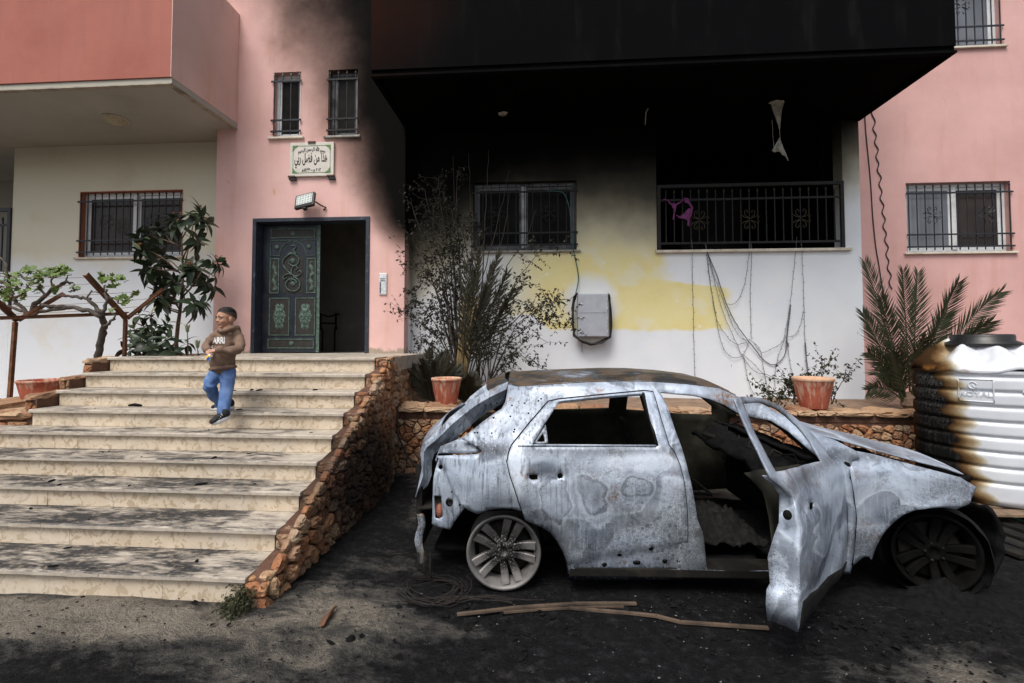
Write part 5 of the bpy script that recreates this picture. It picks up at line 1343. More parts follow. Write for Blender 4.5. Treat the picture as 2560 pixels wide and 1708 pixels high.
LOQ = [mkleaf(.18, .080, MAT_LOQ, droop=.55), mkleaf(.16, .075, MAT_LOQ, droop=.8), mkleaf(.20, .085, MAT_LOQ, droop=.35)]
LOQN = mkleaf(.13, .045, MAT_LOQNEW, droop=-.1, fold=.5)
rl = random.Random(21)
def rosette_leaves(parent, p, d, n, size, rnd, spread=1.0, young=.12):
    d = Vector(d).normalized(); a0 = rnd.random()*6
    x = d.orthogonal().normalized(); y = d.cross(x)
    for k in range(n):
        a = a0+k*2.4; q = k/n
        out = (x*math.cos(a)+y*math.sin(a))
        dir_ = d*(.75-1.1*q*spread)+out*(.55+.6*q)+Vector((0, 0, -.55*q))
        me = LOQN if rnd.random() < young and q < .3 else LOQ[rnd.randrange(3)]
        place_leaf(parent, me, None, Vector(p)-d*.08*q, dir_, d+Vector((0, 0, .3)), size*(.75+.5*rnd.random()))
def curve3(a, b, sag=0., n=6, jit=0., rnd=rl):
    a = Vector(a); b = Vector(b); out = []
    for i in range(n+1):
        q = i/n; p = a.lerp(b, q)+Vector((0, 0, -sag*4*q*(1-q)))
        if 0 < i < n: p += Vector((rnd.random()-.5, rnd.random()-.5, rnd.random()-.5))*jit
        out.append(p)
    return out
# loquat tree by the pink corner
LQ = 6.55
tb = at(443, 900, Y=LQ); TREE = empty('loquat_tree', (tb.x, LQ, 1.36), 'slim loquat tree with large dark leaves in front of the left window', 'tree')
A = lambda x, y, Y=LQ: at(300+x/3.5625, 480+y/3.5625, Y=Y)
mb = MB(); mb.tube([(tb.x, LQ, 1.30), A(500, 1350), A(515, 1200), A(530, 1090), A(548, 940), A(560, 760), A(556, 600), A(552, 480), A(548, 400)], [.030, .028, .026, .024, .020, .017, .014, .011, .008], 10)
trunk = mb.build('trunk', MAT_BARK, TREE, True)
tips = []
mb = MB()
def br(pts, r0, r1=.005):
    pts = [A(x, y, LQ+dy) for x, y, dy in pts]; n = len(pts)
    mb.tube(pts, [r0+(r1-r0)*i/(n-1) for i in range(n)], 7); tips.append((pts[-1], pts[-1]-pts[-2])); return pts
br([(530, 1080, 0), (440, 1050, -.1), (370, 1000, -.2), (335, 950, -.3), (330, 905, -.3)], .013)
br([(525, 1060, 0), (460, 1040, .1), (420, 985, .2), (395, 930, .3)], .011)
br([(535, 1050, 0), (500, 1000, -.1), (485, 930, -.15), (470, 850, -.2), (470, 780, -.2)], .014)
br([(545, 1070, 0), (610, 1060, 0), (680, 1030, -.1), (730, 985, -.15)], .011); br([(560, 1060, 0), (640, 1025, .1), (720, 1000, .2)], .009)
br([(560, 930, 0), (620, 870, -.1), (690, 770, -.2), (730, 700, -.2), (800, 640, -.2), (905, 650, -.1)], .014)
br([(563, 900, 0), (600, 840, .15), (650, 790, .2), (780, 800, .2)], .010)
br([(560, 740, 0), (480, 680, -.2), (400, 600, -.3), (300, 540, -.3), (215, 520, -.3)], .012); br([(560, 720, 0), (480, 640, .1), (420, 590, .2), (370, 560, .2)], .010)
br([(560, 690, 0), (500, 700, -.2), (420, 700, -.25), (320, 690, -.3), (265, 660, -.3)], .010)
br([(556, 600, 0), (600, 500, -.1), (620, 420, -.1), (690, 420, -.1)], .010); br([(580, 640, 0), (600, 540, 0), (625, 400, 0), (660, 260, 0), (715, 170, 0)], .010)
br([(552, 480, 0), (480, 460, -.1), (400, 430, -.1), (300, 400, -.2), (245, 370, -.2)], .010); br([(552, 460, 0), (530, 380, .1), (490, 290, .1), (470, 230, .1)], .009)
br([(550, 420, 0), (600, 330, -.1), (640, 240, -.1), (700, 230, -.1)], .009); br([(552, 500, 0), (450, 440, .1), (360, 330, .1), (335, 310, .1)], .008)
br([(548, 400, 0), (560, 330, 0), (545, 230, 0)], .008); br([(560, 620, 0), (640, 640, .1), (680, 620, .1)], .008); br([(560, 700, 0), (620, 720, -.2), (630, 660, -.25)], .008)
br([(560, 800, 0), (620, 800, -.1), (650, 700, -.2)], .008); br([(545, 900, 0), (490, 800, .1), (440, 740, .1), (360, 720, .1)], .009); br([(555, 780, 0), (500, 760, .15), (430, 800, .2)], .007)
CR = mb.build('crown', MAT_BARK, TREE, True)
for (p, d) in [q for q in tips]+[(q[0]+Vector((.16*(rl.random()-.5), .2*(rl.random()-.5), .05-.16*rl.random())), q[1]) for q in tips]:
    n = 7+rl.randrange(4); rosette_leaves(CR, p, d+Vector((0, 0, .02)), n, 1.0, rl, 1.0, .06)
    if rl.random() < .5:
        m2 = MB()
        for k in range(7): m2.ball(p+Vector((.03*(rl.random()-.5), .03*(rl.random()-.5), .02+.07*rl.random())), .010, 6, 4)
        m2.build('blossom', MAT_LOQRED, TREE)
# loquat bush and seedlings at its foot
BU = empty('loquat_bush', (*at(375, 905, Y=6.1).xy, 1.36), 'low dense loquat bush with pale new shoots at the top of the stairs', 'bush')
mb = MB(); tp = []
for (x, y, dy) in ((280, 1080, 0), (165, 1080, .1), (120, 1210, -.2), (210, 1190, 0), (400, 1190, 0), (430, 1160, .1), (300, 1250, -.2), (350, 1230, -.1), (90, 1290, 0), (180, 1330, -.3), (430, 1300, -.2), (250, 1320, -.3), (380, 1380, -.3), (130, 1390, -.3), (300, 1390, -.35), (460, 1390, -.1), (60, 1400, 0), (220, 1260, .2), (330, 1330, .1), (480, 1420, -.3)):
    e = A(x, y, 6.1+dy); s0 = Vector((BU.location.x+.3*(rl.random()-.5), 6.1+.2*(rl.random()-.5), 1.36)); pts = curve3(s0, e, -.02, 4, .03); mb.tube(pts, [.008, .007, .006, .005, .004], 5); tp.append((e, e-pts[-2]))
bs = mb.build('stems', MAT_BARK, BU, True)
for p, d in tp: rosette_leaves(bs, p, d+Vector((0, 0, .05)), 9, .80, rl, 1.0, .35)
for (x, y, lab) in ((600, 1260, 'tall loquat seedling with a pale bud right of the bush'), (690, 1400, 'short loquat seedling nearest the pink corner'), ):
    e = A(x, y, 6.0); b0 = A(x+8, 1440, 6.0); sd = empty('loquat_seedling', (b0.x, 6.0, 1.36), lab, 'plant', 'loquat seedlings by the bush')
    MB().tube([(b0.x, 6.0, 1.34), b0.lerp(e, .5), e], [.008, .007, .005], 6).build('stem', MAT_BARK, sd)
    rosette_leaves(sd, e-Vector((0, 0, .10)), (0, 0, 1), 7, .8, rl, 1.1, .0)
    for k in range(5): place_leaf(sd, LOQN, None, e, (math.cos(k*1.3)*.4, math.sin(k*1.3)*.4, 1), (0, 0, 1), 1.0)

# ------------------------------------------------------------------ trellis and vine
MAT_RUST = simple('rusty steel', (.17, .075, .038), .85, .25, .4, 16, .3, dirt=(.09, .05, .035))
TR = empty('vine_trellis', (-6.1, 5.2, .8), 'rusty steel vine trellis with V-shaped arms beside the stairs', 'trellis')
G = lambda x, y, Y: at(x/2.614, 480+y/2.614, Y=Y)          # survey of the left margin
p1 = G(820, 835, 5.5); p2 = G(100, 850, 4.75)
MB().bar((p1.x, 5.5, .75), p1, .034, .034, up=(0, 1, 0)).build('post', MAT_RUST, TR); MB().bar((G(60, 1385, 4.75).x, 4.75, .85), p2, .034, .034, up=(0, 1, 0)).build('post', MAT_RUST, TR)
ang = lambda a, b, nm='arm', w=.042: MB().bar(a, b, w, .008, up=(0, 1, 0)).bar(Vector(a)+Vector((0, .025, .02)), Vector(b)+Vector((0, .025, .02)), .006, .05, up=(0, 1, 0)).build(nm, MAT_RUST, TR)
ang(p1, G(555, 545, 4.95), w=.055); ang(p1, G(1055, 645, 6.2)); ang(p2, G(-130, 640, 4.3), w=.055); ang(p2, G(405, 672, 5.5))
ang(G(-300, 838, 4.3), G(830, 797, 5.5), 'rail', .03)
for (a, b) in ((G(-200, 540, 4.2), G(560, 560, 4.95)), (G(-200, 620, 4.3), G(600, 600, 5.0)), (G(-200, 690, 4.4), G(870, 655, 5.3)), (G(-200, 760, 4.5), G(960, 700, 5.6)), (G(0, 800, 4.7), G(900, 750, 5.5))):
    MB().tube(curve3(a, b, .015, 8), .0022, 4).build('wire', MAT_RUST, TR)
VN = empty('grape_vine', (*G(645, 1150, 5.25).xy, .8), 'old grape vine with fresh green leaves trained along the trellis', 'vine')
mb = MB(); rv = random.Random(4); shoots = []
def cane(pts, r0, r1, Y0=5.1, jit=.03):
    out = []
    P3 = [G(x, y, Y0+(dy if len(q) else 0)) for (x, y, *q) in pts for dy in [q[0] if q else 0]]
    for i in range(len(P3)-1):
        for k in range(3): out.append(P3[i].lerp(P3[i+1], k/3)+Vector((rv.random()-.5, rv.random()-.5, rv.random()-.5))*jit*(1 if (i or k) else 0))
    out.append(P3[-1]); n = len(out)
    mb.tube(out, [(r0+(r1-r0)*i/(n-1))*(.85+.3*rv.random()) for i in range(n)], 7); return out
tv = cane([(645, 1200, .15), (640, 1100, .15), (650, 1000, .12), (672, 920, .1), (680, 870, .05), (665, 810, 0)], .042, .034, 5.15, .015)
cane([(680, 875, .05), (720, 860, 0), (745, 820, 0), (735, 790, 0)], .02, .008); cane([(665, 815), (690, 760), (700, 700), (690, 640), (690, 610)], .022, .007); cane([(690, 700), (740, 690), (770, 720), (820, 725), (870, 705)], .012, .005)
m1 = cane([(665, 815), (600, 780), (540, 770), (450, 750), (380, 755), (300, 745), (265, 735)], .028, .018); m2_ = cane([(660, 800), (620, 740), (580, 705), (520, 690), (440, 680), (380, 675)], .024, .012)
m3 = cane([(440, 755), (340, 770), (250, 790), (200, 800), (130, 780), (40, 740), (0, 720)], .022, .014); m4 = cane([(200, 800), (215, 740), (260, 700), (330, 650), (390, 610), (440, 590), (480, 595)], .030, .010); m5 = cane([(180, 800), (130, 740), (90, 700), (70, 650), (30, 600), (0, 580)], .026, .012)
m6 = cane([(300, 690), (270, 620), (220, 580), (160, 570), (125, 540)], .014, .006); m7 = cane([(350, 640), (330, 590), (360, 540), (400, 510)], .012, .005); m8 = cane([(100, 690), (150, 680), (190, 640), (170, 600)], .014, .006)
m9 = cane([(60, 820, .1), (68, 700, .1), (60, 560, .1), (45, 470, .1), (0, 430, .1)], .016, .012); m10 = cane([(40, 620), (60, 560), (30, 540), (0, 545)], .01, .005)
m11 = cane([(580, 700), (590, 640), (640, 660)], .010, .005); m12 = cane([(390, 620), (430, 560), (465, 540)], .009, .004)
vt = mb.build('trunk', MAT_VINEBARK, VN, True)
def vine_leaf():
    m = MB(); m.v.append((0, 0, 0)); n = 20
    for k in range(n+1):
        a = -2.75+5.5*k/n; r_ = .052*(1+.22*math.cos(a*5)+.06*math.cos(a*13)); m.v.append((.02+r_*math.cos(a), r_*math.sin(a), .010*math.cos(a*5)-.15*r_))
    for k in range(n): m.f.append((0, k+1, k+2))
    me = m.mesh('leaf', True); me.materials.append(MAT_VINE); return me
VL = vine_leaf()
def leafy(x, y, n, sx, sy, Y=5.1):
    for k in range(int(n*1.55)):
        p = G(x+rv.gauss(0, sx), y+rv.gauss(0, sy), Y+rv.gauss(0, .12))
        place_leaf(vt, VL, None, p, (rv.random()-.5, rv.random()-.6, rv.random()-.5), (rv.random()-.5, -.6, .7+.4*rv.random()), .38+.42*rv.random())
for a in ((410, 510, 16, 30, 14), (330, 530, 16, 36, 16), (250, 560, 14, 35, 22), (180, 510, 12, 22, 12), (90, 555, 12, 28, 16), (60, 700, 14, 30, 16), (150, 670, 9, 18, 16), (20, 650, 9, 20, 22), (240, 640, 8, 22, 14), (350, 640, 5, 16, 10), (490, 630, 6, 14, 10), (680, 580, 7, 14, 14), (740, 575, 12, 28, 22), (790, 555, 5, 8, 8), (820, 695, 11, 24, 16), (880, 660, 5, 10, 8), (110, 600, 8, 16, 14), (735, 770, 3, 8, 8)): leafy(*a)

# ------------------------------------------------------------------ palms
def frond(parent, base, tip, lift, n, ll, mat, rnd, name='frond', spread=.9, droop=.12, w=.012, start=.18, side=None):
    base = Vector(base); tip = Vector(tip); mb = MB(); pts = []
    for i in range(13):
        q = i/12; pts.append(base.lerp(tip, q)+Vector((0, 0, lift*4*q*(1-q))))
    mb.tube(pts, [.012*(1-.85*i/12)+.0012 for i in range(13)], 5)
    view = Vector(side) if side else Vector((0, -1, 0))
    for k in range(n):
        q = start+(1-start)*k/(n-1); f = q*12; i = min(int(f), 11); p = pts[i].lerp(pts[i+1], f-i); d = (pts[i+1]-pts[i]).normalized()
        lat = d.cross(view).normalized(); up = lat.cross(d).normalized()
        L = ll*(.45+.85*math.sin(math.pi*min(.93, .12+q*.8)))*(.85+.3*rnd.random())
        for s_ in (-1, 1):
            dr = (d*(.75+.5*q)+lat*s_*spread*(1.05-.45*q)+up*(.25+.3*rnd.random()-.15)).normalized()
            e = p+dr*L+Vector((0, 0, -droop*L*rnd.random())); md = p.lerp(e, .45)+up*.01
            nrm = dr.cross(up).normalized()*w*(.8+.4*rnd.random())
            j = len(mb.v); mb.v += [tuple(p-nrm*.5), tuple(p+nrm*.5), tuple(md-nrm), tuple(md+nrm), tuple(e)]; mb.f += [(j, j+1, j+3, j+2), (j+2, j+3, j+4)]
    return mb.build(name, mat, parent)
rp = random.Random(9)
PY = 6.6
H_ = lambda x, y, Y=PY: at(2100+x/2.2717, 600+y/2.2717, Y=Y)
pb = H_(390, 930); PALM = empty('young_palm', (pb.x, PY, RWT-.12), 'young green palm between the white corner and the melted tank', 'palm')
for (tx, ty, dy, lf, bx, by) in ((140, 130, .2, .10, 370, 900), (355, 185, -.1, .05, 400, 900), (440, 195, .2, .08, 410, 880), (665, 250, -.2, .12, 420, 880), (905, 300, .0, .16, 430, 890), (845, 470, -.3, .12, 430, 890), (230, 330, -.3, .08, 370, 910), (130, 420, .3, .06, 360, 920), (160, 640, -.2, .10, 370, 930), (600, 420, .3, .12, 420, 900), (160, 850, -.2, .10, 370, 940), (240, 760, .2, .08, 380, 930), (760, 560, .1, .14, 430, 920), (300, 640, -.3, .1, 380, 930), (480, 560, -.35, .1, 400, 930)):
    b0 = H_(bx, by); b0.z = RWT-.05
    frond(PALM, b0, H_(tx, ty, PY+dy), lf, 44, .24, MAT_PALM, rp, w=.0085)
MB().lathe([(.05, 0), (.09, .05), (.08, .14), (.03, .22)], (pb.x, PY, RWT-.12), 10, True).build('stump', MAT_BARK, PALM)
# scorched palm in the middle of the burnt shrubs
CYY = 6.7
K = lambda x, y, Y=CYY: at(1000+x/2.4117, 400+y/2.4117, Y=Y)
pb = K(370, 1330); PB = empty('scorched_palm', (pb.x, CYY, RWT-.12), 'scorched palm with upright drooping fronds behind the pale clay pot', 'palm')
for (mx, my, tx, ty, dy) in ((400, 800, 480, 560, 0), (430, 820, 600, 560, .1), (460, 900, 640, 700, -.2), (500, 950, 690, 790, -.3), (400, 900, 400, 640, -.1), (380, 900, 440, 700, .2), (450, 900, 560, 640, .2), (420, 1000, 520, 780, -.25), (390, 1000, 470, 620, .15)):
    b0 = K(375+rp.randrange(-12, 12), 1300); b0.z = RWT-.05
    frond(PB, b0, K(tx, ty, CYY+dy), .06, 30, .26, MAT_PALMBURNT, rp, spread=.55, droop=.5, w=.010, start=.30)
mb = MB()
for k in range(5): mb.tube([K(350+12*k, 1330), K(350+14*k, 1200), K(372+18*k, 1000), K(385+24*k, 820)], [.028, .024, .014, .006], 6)
mb.build('stem', simple('palm stalk', (.16, .11, .045), .8, 0, .4, 10), PB, True)
# small palmettos by the stair wall and at the foot of the burnt shrub
for (cx, cy, rad, lab, n) in ((200, 1330, 150, 'small dark palm between the stair wall and the pale clay pot', 20), (420, 1400, 90, 'small scorched palm tuft right of the pale clay pot', 14)):
    b0 = K(cx, cy+70, 6.2); b0.z = RWT-.1
    pm = empty('small_palm', b0, lab, 'palm', 'small palms behind the planter wall')
    for k in range(n):
        a = R(12+156*k/(n-1)); r_ = rad*(.7+.6*rp.random()); e = K(cx+r_*1.0*math.cos(a)*.95, cy-r_*math.sin(a)*1.15+20, 6.2+.5*(rp.random()-.5))
        frond(pm, b0, e, .05, 20, .12, MAT_PALMBURNT if cx < 300 else MAT_PALMBURNT, rp, spread=.8, w=.009)

# ------------------------------------------------------------------ burnt shrubs against the smoked wall
SPRIG = []
def twig_leaves(mb, p, d, n, size, rnd):
    for k in range(n):
        a = Vector((rnd.random()-.5, rnd.random()-.5, rnd.random()-.7)).normalized(); L = size*(.6+.8*rnd.random()); e = p+a*L; w = a.cross(Vector((rnd.random(), rnd.random(), rnd.random()))).normalized()*L*.24
        j = len(mb.v); m = p.lerp(e, .5); mb.v += [tuple(p), tuple(m+w), tuple(e), tuple(m-w)]; mb.f.append((j, j+1, j+2, j+3))
def shrub(name, label, base, stems, rnd, leafmat_, dens=1.0, lsize=.055, twigs=9):
    S0 = empty(name, base, label, 'shrub', 'scorched shrubs against the smoked wall'); ms = MB(); ml = MB()
    for pts, r0, lf in stems:
        P3 = [Vector(q) for q in pts]; out = []
        for i in range(len(P3)-1):
            for k in range(4): out.append(P3[i].lerp(P3[i+1], k/4)+Vector((rnd.random()-.5, rnd.random()-.5, rnd.random()-.5))*.02)
        out.append(P3[-1]); n = len(out); ms.tube(out, [r0*1.15*(1-.8*i/(n-1))+.0015 for i in range(n)], 5)
        if lf <= 0: continue
        for i in range(n//4, n):
            for k in range(int(twigs*lf*rnd.random()*.62+.4)):
                d = Vector((rnd.random()-.5, (rnd.random()-.5)*.8, rnd.random()-.30)).normalized(); L = .10+.26*rnd.random(); tp_ = [out[i]]
                for j in range(4): tp_.append(tp_[-1]+(d+Vector((rnd.random()-.5, rnd.random()-.5, rnd.random()-.6))*.5)*L/4)
                ms.tube(tp_, [.0028, .0025, .002, .0016, .001], 3, False)
                for q in tp_[1:]: twig_leaves(ml, q, d, int(2*dens+rnd.random()*2), lsize, rnd)
    ms.build('stems', MAT_BURNTSTEM, S0, True); tag(ml.build('leaves', leafmat_, S0), kind='stuff')
rb = random.Random(17)
c1 = K(340, 1330, 7.0)
st = []
for (pts, r0, lf) in (([(345, 1330), (330, 1150), (300, 1000), (280, 870), (230, 640)], .020, 1.0), ([(345, 1330), (340, 1100), (340, 850), (325, 640), (300, 420), (260, 200)], .020, 1.3), ([(345, 1300), (330, 900), (300, 600), (260, 350), (230, 120)], .010, 1.1), ([(350, 1300), (360, 900), (360, 560), (340, 300), (350, 60)], .010, .9), ([(345, 1250), (300, 800), (200, 420), (150, 180)], .009, .9), ([(350, 1300), (400, 900), (430, 600), (440, 330)], .009, .9), ([(350, 1330), (380, 1000), (370, 700), (340, 500), (310, 300)], .012, 1.0),
        ([(340, 1300), (280, 950), (200, 760), (100, 640), (20, 660)], .010, 1.0), ([(340, 1300), (250, 900), (160, 620), (80, 500), (30, 420)], .010, .9), ([(335, 1250), (240, 1080), (150, 1000), (60, 930), (10, 910)], .009, 1.2),
        ([(335, 1250), (220, 1000), (120, 880), (60, 800)], .008, 1.1), ([(340, 1200), (260, 700), (150, 500), (90, 330), (60, 250)], .008, .7), ([(345, 1200), (300, 760), (220, 520), (200, 300)], .008, 1.2), ([(340, 1260), (200, 1120), (130, 1090), (120, 1150)], .008, .8),
        ([(350, 1200), (330, 800), (380, 520), (430, 350)], .008, 1.0), ([(300, 900), (250, 760), (180, 700), (120, 760)], .007, 1.2), ([(345, 1100), (420, 700), (450, 520), (470, 400)], .007, .8), ([(345, 1250), (260, 1000), (190, 880), (130, 940)], .007, 1.2)):
    st.append(([K(x, y, 7.0-.25*rb.random()) for x, y in pts], r0, lf))
shrub('scorched_shrub', 'tall scorched leafy shrub against the corner of the smoked wall', (c1.x, 7.0, RWT-.12), st, rb, MAT_BURNTLEAF, 1.0, .046)
c2 = K(480, 1330, 6.8); st = []
for (pts, r0, lf) in (([(480, 1330), (490, 800), (510, 500), (520, 200), (535, -60)], .010, .05), ([(470, 1330), (500, 700), (580, 420), (660, 60)], .008, .04), ([(470, 1330), (440, 700), (330, 260), (320, -20)], .008, .08), ([(490, 1330), (560, 700), (640, 380), (660, 200)], .006, .1), ([(480, 1300), (430, 500), (420, 120), (415, -40)], .006, .05), ([(500, 1300), (640, 640), (760, 480), (820, 300)], .006, .12)):
    st.append(([K(x, y, 6.9) for x, y in pts], r0, lf))
shrub('bare_cane_shrub', 'bare tall canes standing in front of the smoked window', (c2.x, 6.8, RWT-.12), st, rb, MAT_BURNTLEAF, .6, .035, 5)
c3 = K(560, 1340, 6.5); st = []
for (pts, r0, lf) in (([(540, 1330), (620, 1050), (760, 900), (900, 870), (985, 840)], .008, 1.1), ([(540, 1330), (640, 1120), (780, 1000), (900, 960), (1030, 1010)], .007, .9), ([(550, 1330), (640, 1200), (720, 1160), (800, 1240), (910, 1275)], .006, .7), ([(540, 1330), (560, 1100), (600, 900), (700, 720), (820, 580), (1020, 545)], .007, 1.0),
        ([(530, 1330), (540, 1100), (560, 950), (620, 830), (720, 860)], .006, .9), ([(560, 1330), (660, 1180), (800, 1050), (890, 1100)], .006, .6), ([(520, 1340), (480, 1200), (500, 1080), (560, 1000)], .006, .7), ([(540, 1330), (580, 1200), (620, 1000), (640, 820), (790, 720)], .006, .9), ([(560, 1340), (630, 1270), (700, 1240)], .005, .8), ([(540, 1330), (520, 1150), (490, 1000)], .005, .6), ([(545, 1330), (700, 1000), (870, 860), (960, 950)], .005, .8)):
    st.append(([K(x, y, 6.6-.3*rb.random()) for x, y in pts], r0, lf))
shrub('straggling_shrub', 'straggling scorched shrub reaching towards the grey meter box', (c3.x, 6.5, RWT-.12), st, rb, MAT_BURNTLEAF, 1.0, .046)
# sprigs by the right-hand pot
U = lambda x, y, Y=6.1: at(1700+x/2.0628, 860+y/2.0628, Y=Y)
c4 = U(480, 310); st = []
for (pts, r0, lf) in (([(700, 300), (695, 200), (720, 150), (770, 105)], .005, .9), ([(780, 310), (800, 250), (840, 190), (865, 160)], .005, .8), ([(590, 310), (585, 240), (600, 200)], .005, 1.1), ([(600, 310), (570, 230), (575, 190)], .004, 1.0), ([(480, 310), (460, 270), (440, 240)], .004, 1.1), ([(500, 310), (520, 280), (530, 290)], .004, 1.), ([(790, 310), (770, 240)], .004, .8)):
    st.append(([U(x, y, 6.15) for x, y in pts], r0, lf))
shrub('low_sprigs', 'scorched low sprigs around the red clay pot right of the car', (c4.x, 6.1, RWT-.12), st, rb, MAT_OLIVELEAF, 1.2, .04, 7)

# ------------------------------------------------------------------ melted water tank on its pallet
TC = Vector((4.29, 4.98)); TRr = .53; TZ0 = .085
tdir = Vector((TC.x, TC.y)).normalized(); te = Vector((tdir.y, -tdir.x))
t = NT('half melted white plastic'); p = t.obj(); x, y, z = t.xyz(p)
u = t.m('ADD', t.m('MULTIPLY', x, te.x), t.m('MULTIPLY', y, te.y))
n1 = t.m('SUBTRACT', t.noise(p, 7, 5, .6), .5); n2 = t.m('SUBTRACT', t.noise(p, 30, 5, .7), .5)
bz = t.m('ADD', t.m('ADD', -.10, t.m('MULTIPLY', z, -.19)), t.m('ADD', t.m('MULTIPLY', n1, .10), t.m('MULTIPLY', t.m('SINE', t.m('MULTIPLY', z, 37.)), .03)))
s = t.m('SUBTRACT', u, bz)
c = t.ramp(t.noise(p, 3, 4), [(.3, (.50, .53, .58)), (.7, (.66, .68, .72))])
brown = t.ramp(t.mr(s, .0, .17, 0., 1., False), [(0., (.035, .018, .008)), (.3, (.12, .068, .028)), (.6, (.27, .20, .11)), (.85, (.48, .46, .39)), (1., (.60, .62, .65))])
c = t.mix(t.mr(s, .19, .14), c, brown)
ash = t.ramp(t.noise(t.map(p, (14, 14, 3)), 2.4, 6, .7), [(.3, (.003, .003, .0032)), (.55, (.010, .010, .010)), (.8, (.05, .05, .048))])
hi = t.mr(z, .1, 1.2)
ash = t.mix(t.m('MULTIPLY', t.mr(t.m('ADD', t.noise(p, 60, 4, .7), t.m('MULTIPLY', hi, .25)), .66, .92), .7), ash, (.13, .13, .125))
k = t.m('MULTIPLY', t.mr(t.m('ADD', s, t.m('MULTIPLY', n2, .06)), .01, -.02), t.mr(z, 1.20, 1.14))
k = t.m('MULTIPLY', k, t.mr(u, -.50, -.46))
c = t.mix(k, c, ash)
edge = t.m('MULTIPLY', t.mr(t.noise(p, 3.5, 4), .50, .62), t.mr(t.m('ABSOLUTE', t.m('SUBTRACT', z, 1.20)), .05, .0))
c = t.mix(t.m('MULTIPLY', edge, .9), c, (.20, .085, .02))
MAT_TANK = t.out(c, t.mr(s, .0, .15, .95, .30), 0, t.bump(t.noise(p, 50, 4), .12, .004), spec=t.mr(s, .0, .15, .04, .5))
TANK = empty('water_tank', (TC.x, TC.y, TZ0), 'big white ribbed plastic water tank, scorched and half melted on one side', 'tank')
def tank(a, b):
    th = 2*math.pi*a; z = 1.20*b
    r_ = TRr-.035*max(0, (.05-b)/.05)**2
    for k in range(8):
        zc = .20+.135*k
        r_ -= .022*math.exp(-((z-zc)/.017)**2)
    r_ += .006*nz((math.cos(th)*2, math.sin(th)*2, z*2))
    us = math.cos(th)*te.x+math.sin(th)*te.y
    return (r_*math.cos(th), r_*math.sin(th), z)
o = link('tank_wall', fixn(MB().sheet(tank, 128, 150).mesh('tank', True)), MAT_TANK); o.parent = TANK
def ttop(a, b):
    th = 2*math.pi*a; r_ = (TRr+.012)*(1-b)+.15*b; c_, s_ = math.cos(th), math.sin(th)
    z = 1.185+.29*(b**.8)
    fold = .050*math.sin(th*7+1.0+2.2*b)*(1-b)*b*3.2+.05*nz((c_*2.2, s_*2.2, b*2))*(1-b)+.02*abs(nz((c_*5, s_*5, b*3)))
    left = max(0, -(c_*te.x+s_*te.y))
    z += fold*(1+.8*left)+.10*left*math.sin(min(1, b*2.2)*math.pi)*.6
    if b < .12: r_ += .02*(b/.12)+.015*nz((c_*4, s_*4, 3))
    return (r_*c_, r_*s_, z)
o = link('tank_top', fixn(MB().sheet(ttop, 128, 24).mesh('tanktop', True)), MAT_TANK, solid=.012); o.parent = TANK
MAT_LID = simple('black plastic lid', (.012, .012, .013), .4, 0, .3, 20, .2)
o = link('lid', fixn(MB().lathe([(.27, 1.42), (.285, 1.425), (.28, 1.455), (.235, 1.475), (.235, 1.52), (.225, 1.535), (.17, 1.535), (.16, 1.51), (.001, 1.505)], (0, 0, 0), 48).mesh('lid', True)), MAT_LID); o.parent = TANK
# embossed maker's panel
def text_mesh(s, size, extrude=0., align='CENTER', bold=0.):
    cu = bpy.data.curves.new('lettering', 'FONT'); cu.body = s; cu.size = size; cu.extrude = extrude; cu.align_x = align; cu.offset = bold; cu.resolution_u = 4
    ob = bpy.data.objects.new('lettering_tmp', cu); COL.objects.link(ob)
    bpy.context.view_layer.update()
    me = bpy.data.meshes.new_from_object(ob.evaluated_get(bpy.context.evaluated_depsgraph_get()))
    bpy.data.objects.remove(ob); return me
lu, lz = -.075, 1.02           # where the panel sits: metres across the view, height
base_a = math.atan2(-tdir.y, -tdir.x)
def on_tank(u, z, h):
    a = base_a+(u)/TRr; return ((TRr+h)*math.cos(a), (TRr+h)*math.sin(a), z)
mb = MB(); pc, pw, phh = -.05, .115, .10
for q in range(4):
    L_ = [(-pw, -phh), (pw, -phh), (pw, phh), (-pw, phh), (-pw, -phh)]; a, b = L_[q], L_[q+1]
    mb.tube([on_tank(pc+a[0]+(b[0]-a[0])*k/6, lz+a[1]+(b[1]-a[1])*k/6, .004) for k in range(7)], .006, 6)
mb.tube([on_tank(pc-.02+.028*math.cos(a), lz+.045+.030*math.sin(a), .006) for a in [2*math.pi*k/16 for k in range(17)]], .005, 6)
mb.tube([on_tank(pc-.02, lz+.05, .006), on_tank(pc-.008, lz+.03, .006), on_tank(pc+.012, lz+.018, .006)], .005, 6)
o = link('maker_panel', mb.mesh('panel', True), MAT_TANK); o.parent = TANK
me = text_mesh('ROYAL', .068, .004, bold=.001)
for v in me.vertices: v.co = Vector(on_tank(pc+v.co.x, lz-.055+v.co.y, .004+v.co.z))
o = link('maker_lettering', me, MAT_TANK); me.materials.clear(); me.materials.append(MAT_TANK); o.parent = TANK
mb = MB(); mb.tube([on_tank(.26, lz+.0, -.012), on_tank(.5, lz+.0, -.012)], .02, 8); o = link('moulded_rib', mb.mesh('rib', True), MAT_TANK); o.parent = TANK
MAT_WOOD = simple('weathered pallet wood', (.17, .115, .075), .9, 0, .4, 12, .5, dirt=(.05, .04, .033))
PL = empty('wooden_pallet', (4.3, 4.95, -.03), 'weathered wooden pallet under the melted water tank', 'pallet')
for k in range(6): MB().box(3.62, 5.2, 4.36+.2*k, 4.50+.2*k, .055, .078).build('board', MAT_WOOD, PL, bevel=.003)
for k in range(3): MB().box(3.64+.66*k, 3.76+.66*k, 4.37, 5.5, -.04, .053).build('runner', MAT_WOOD, PL, bevel=.003)

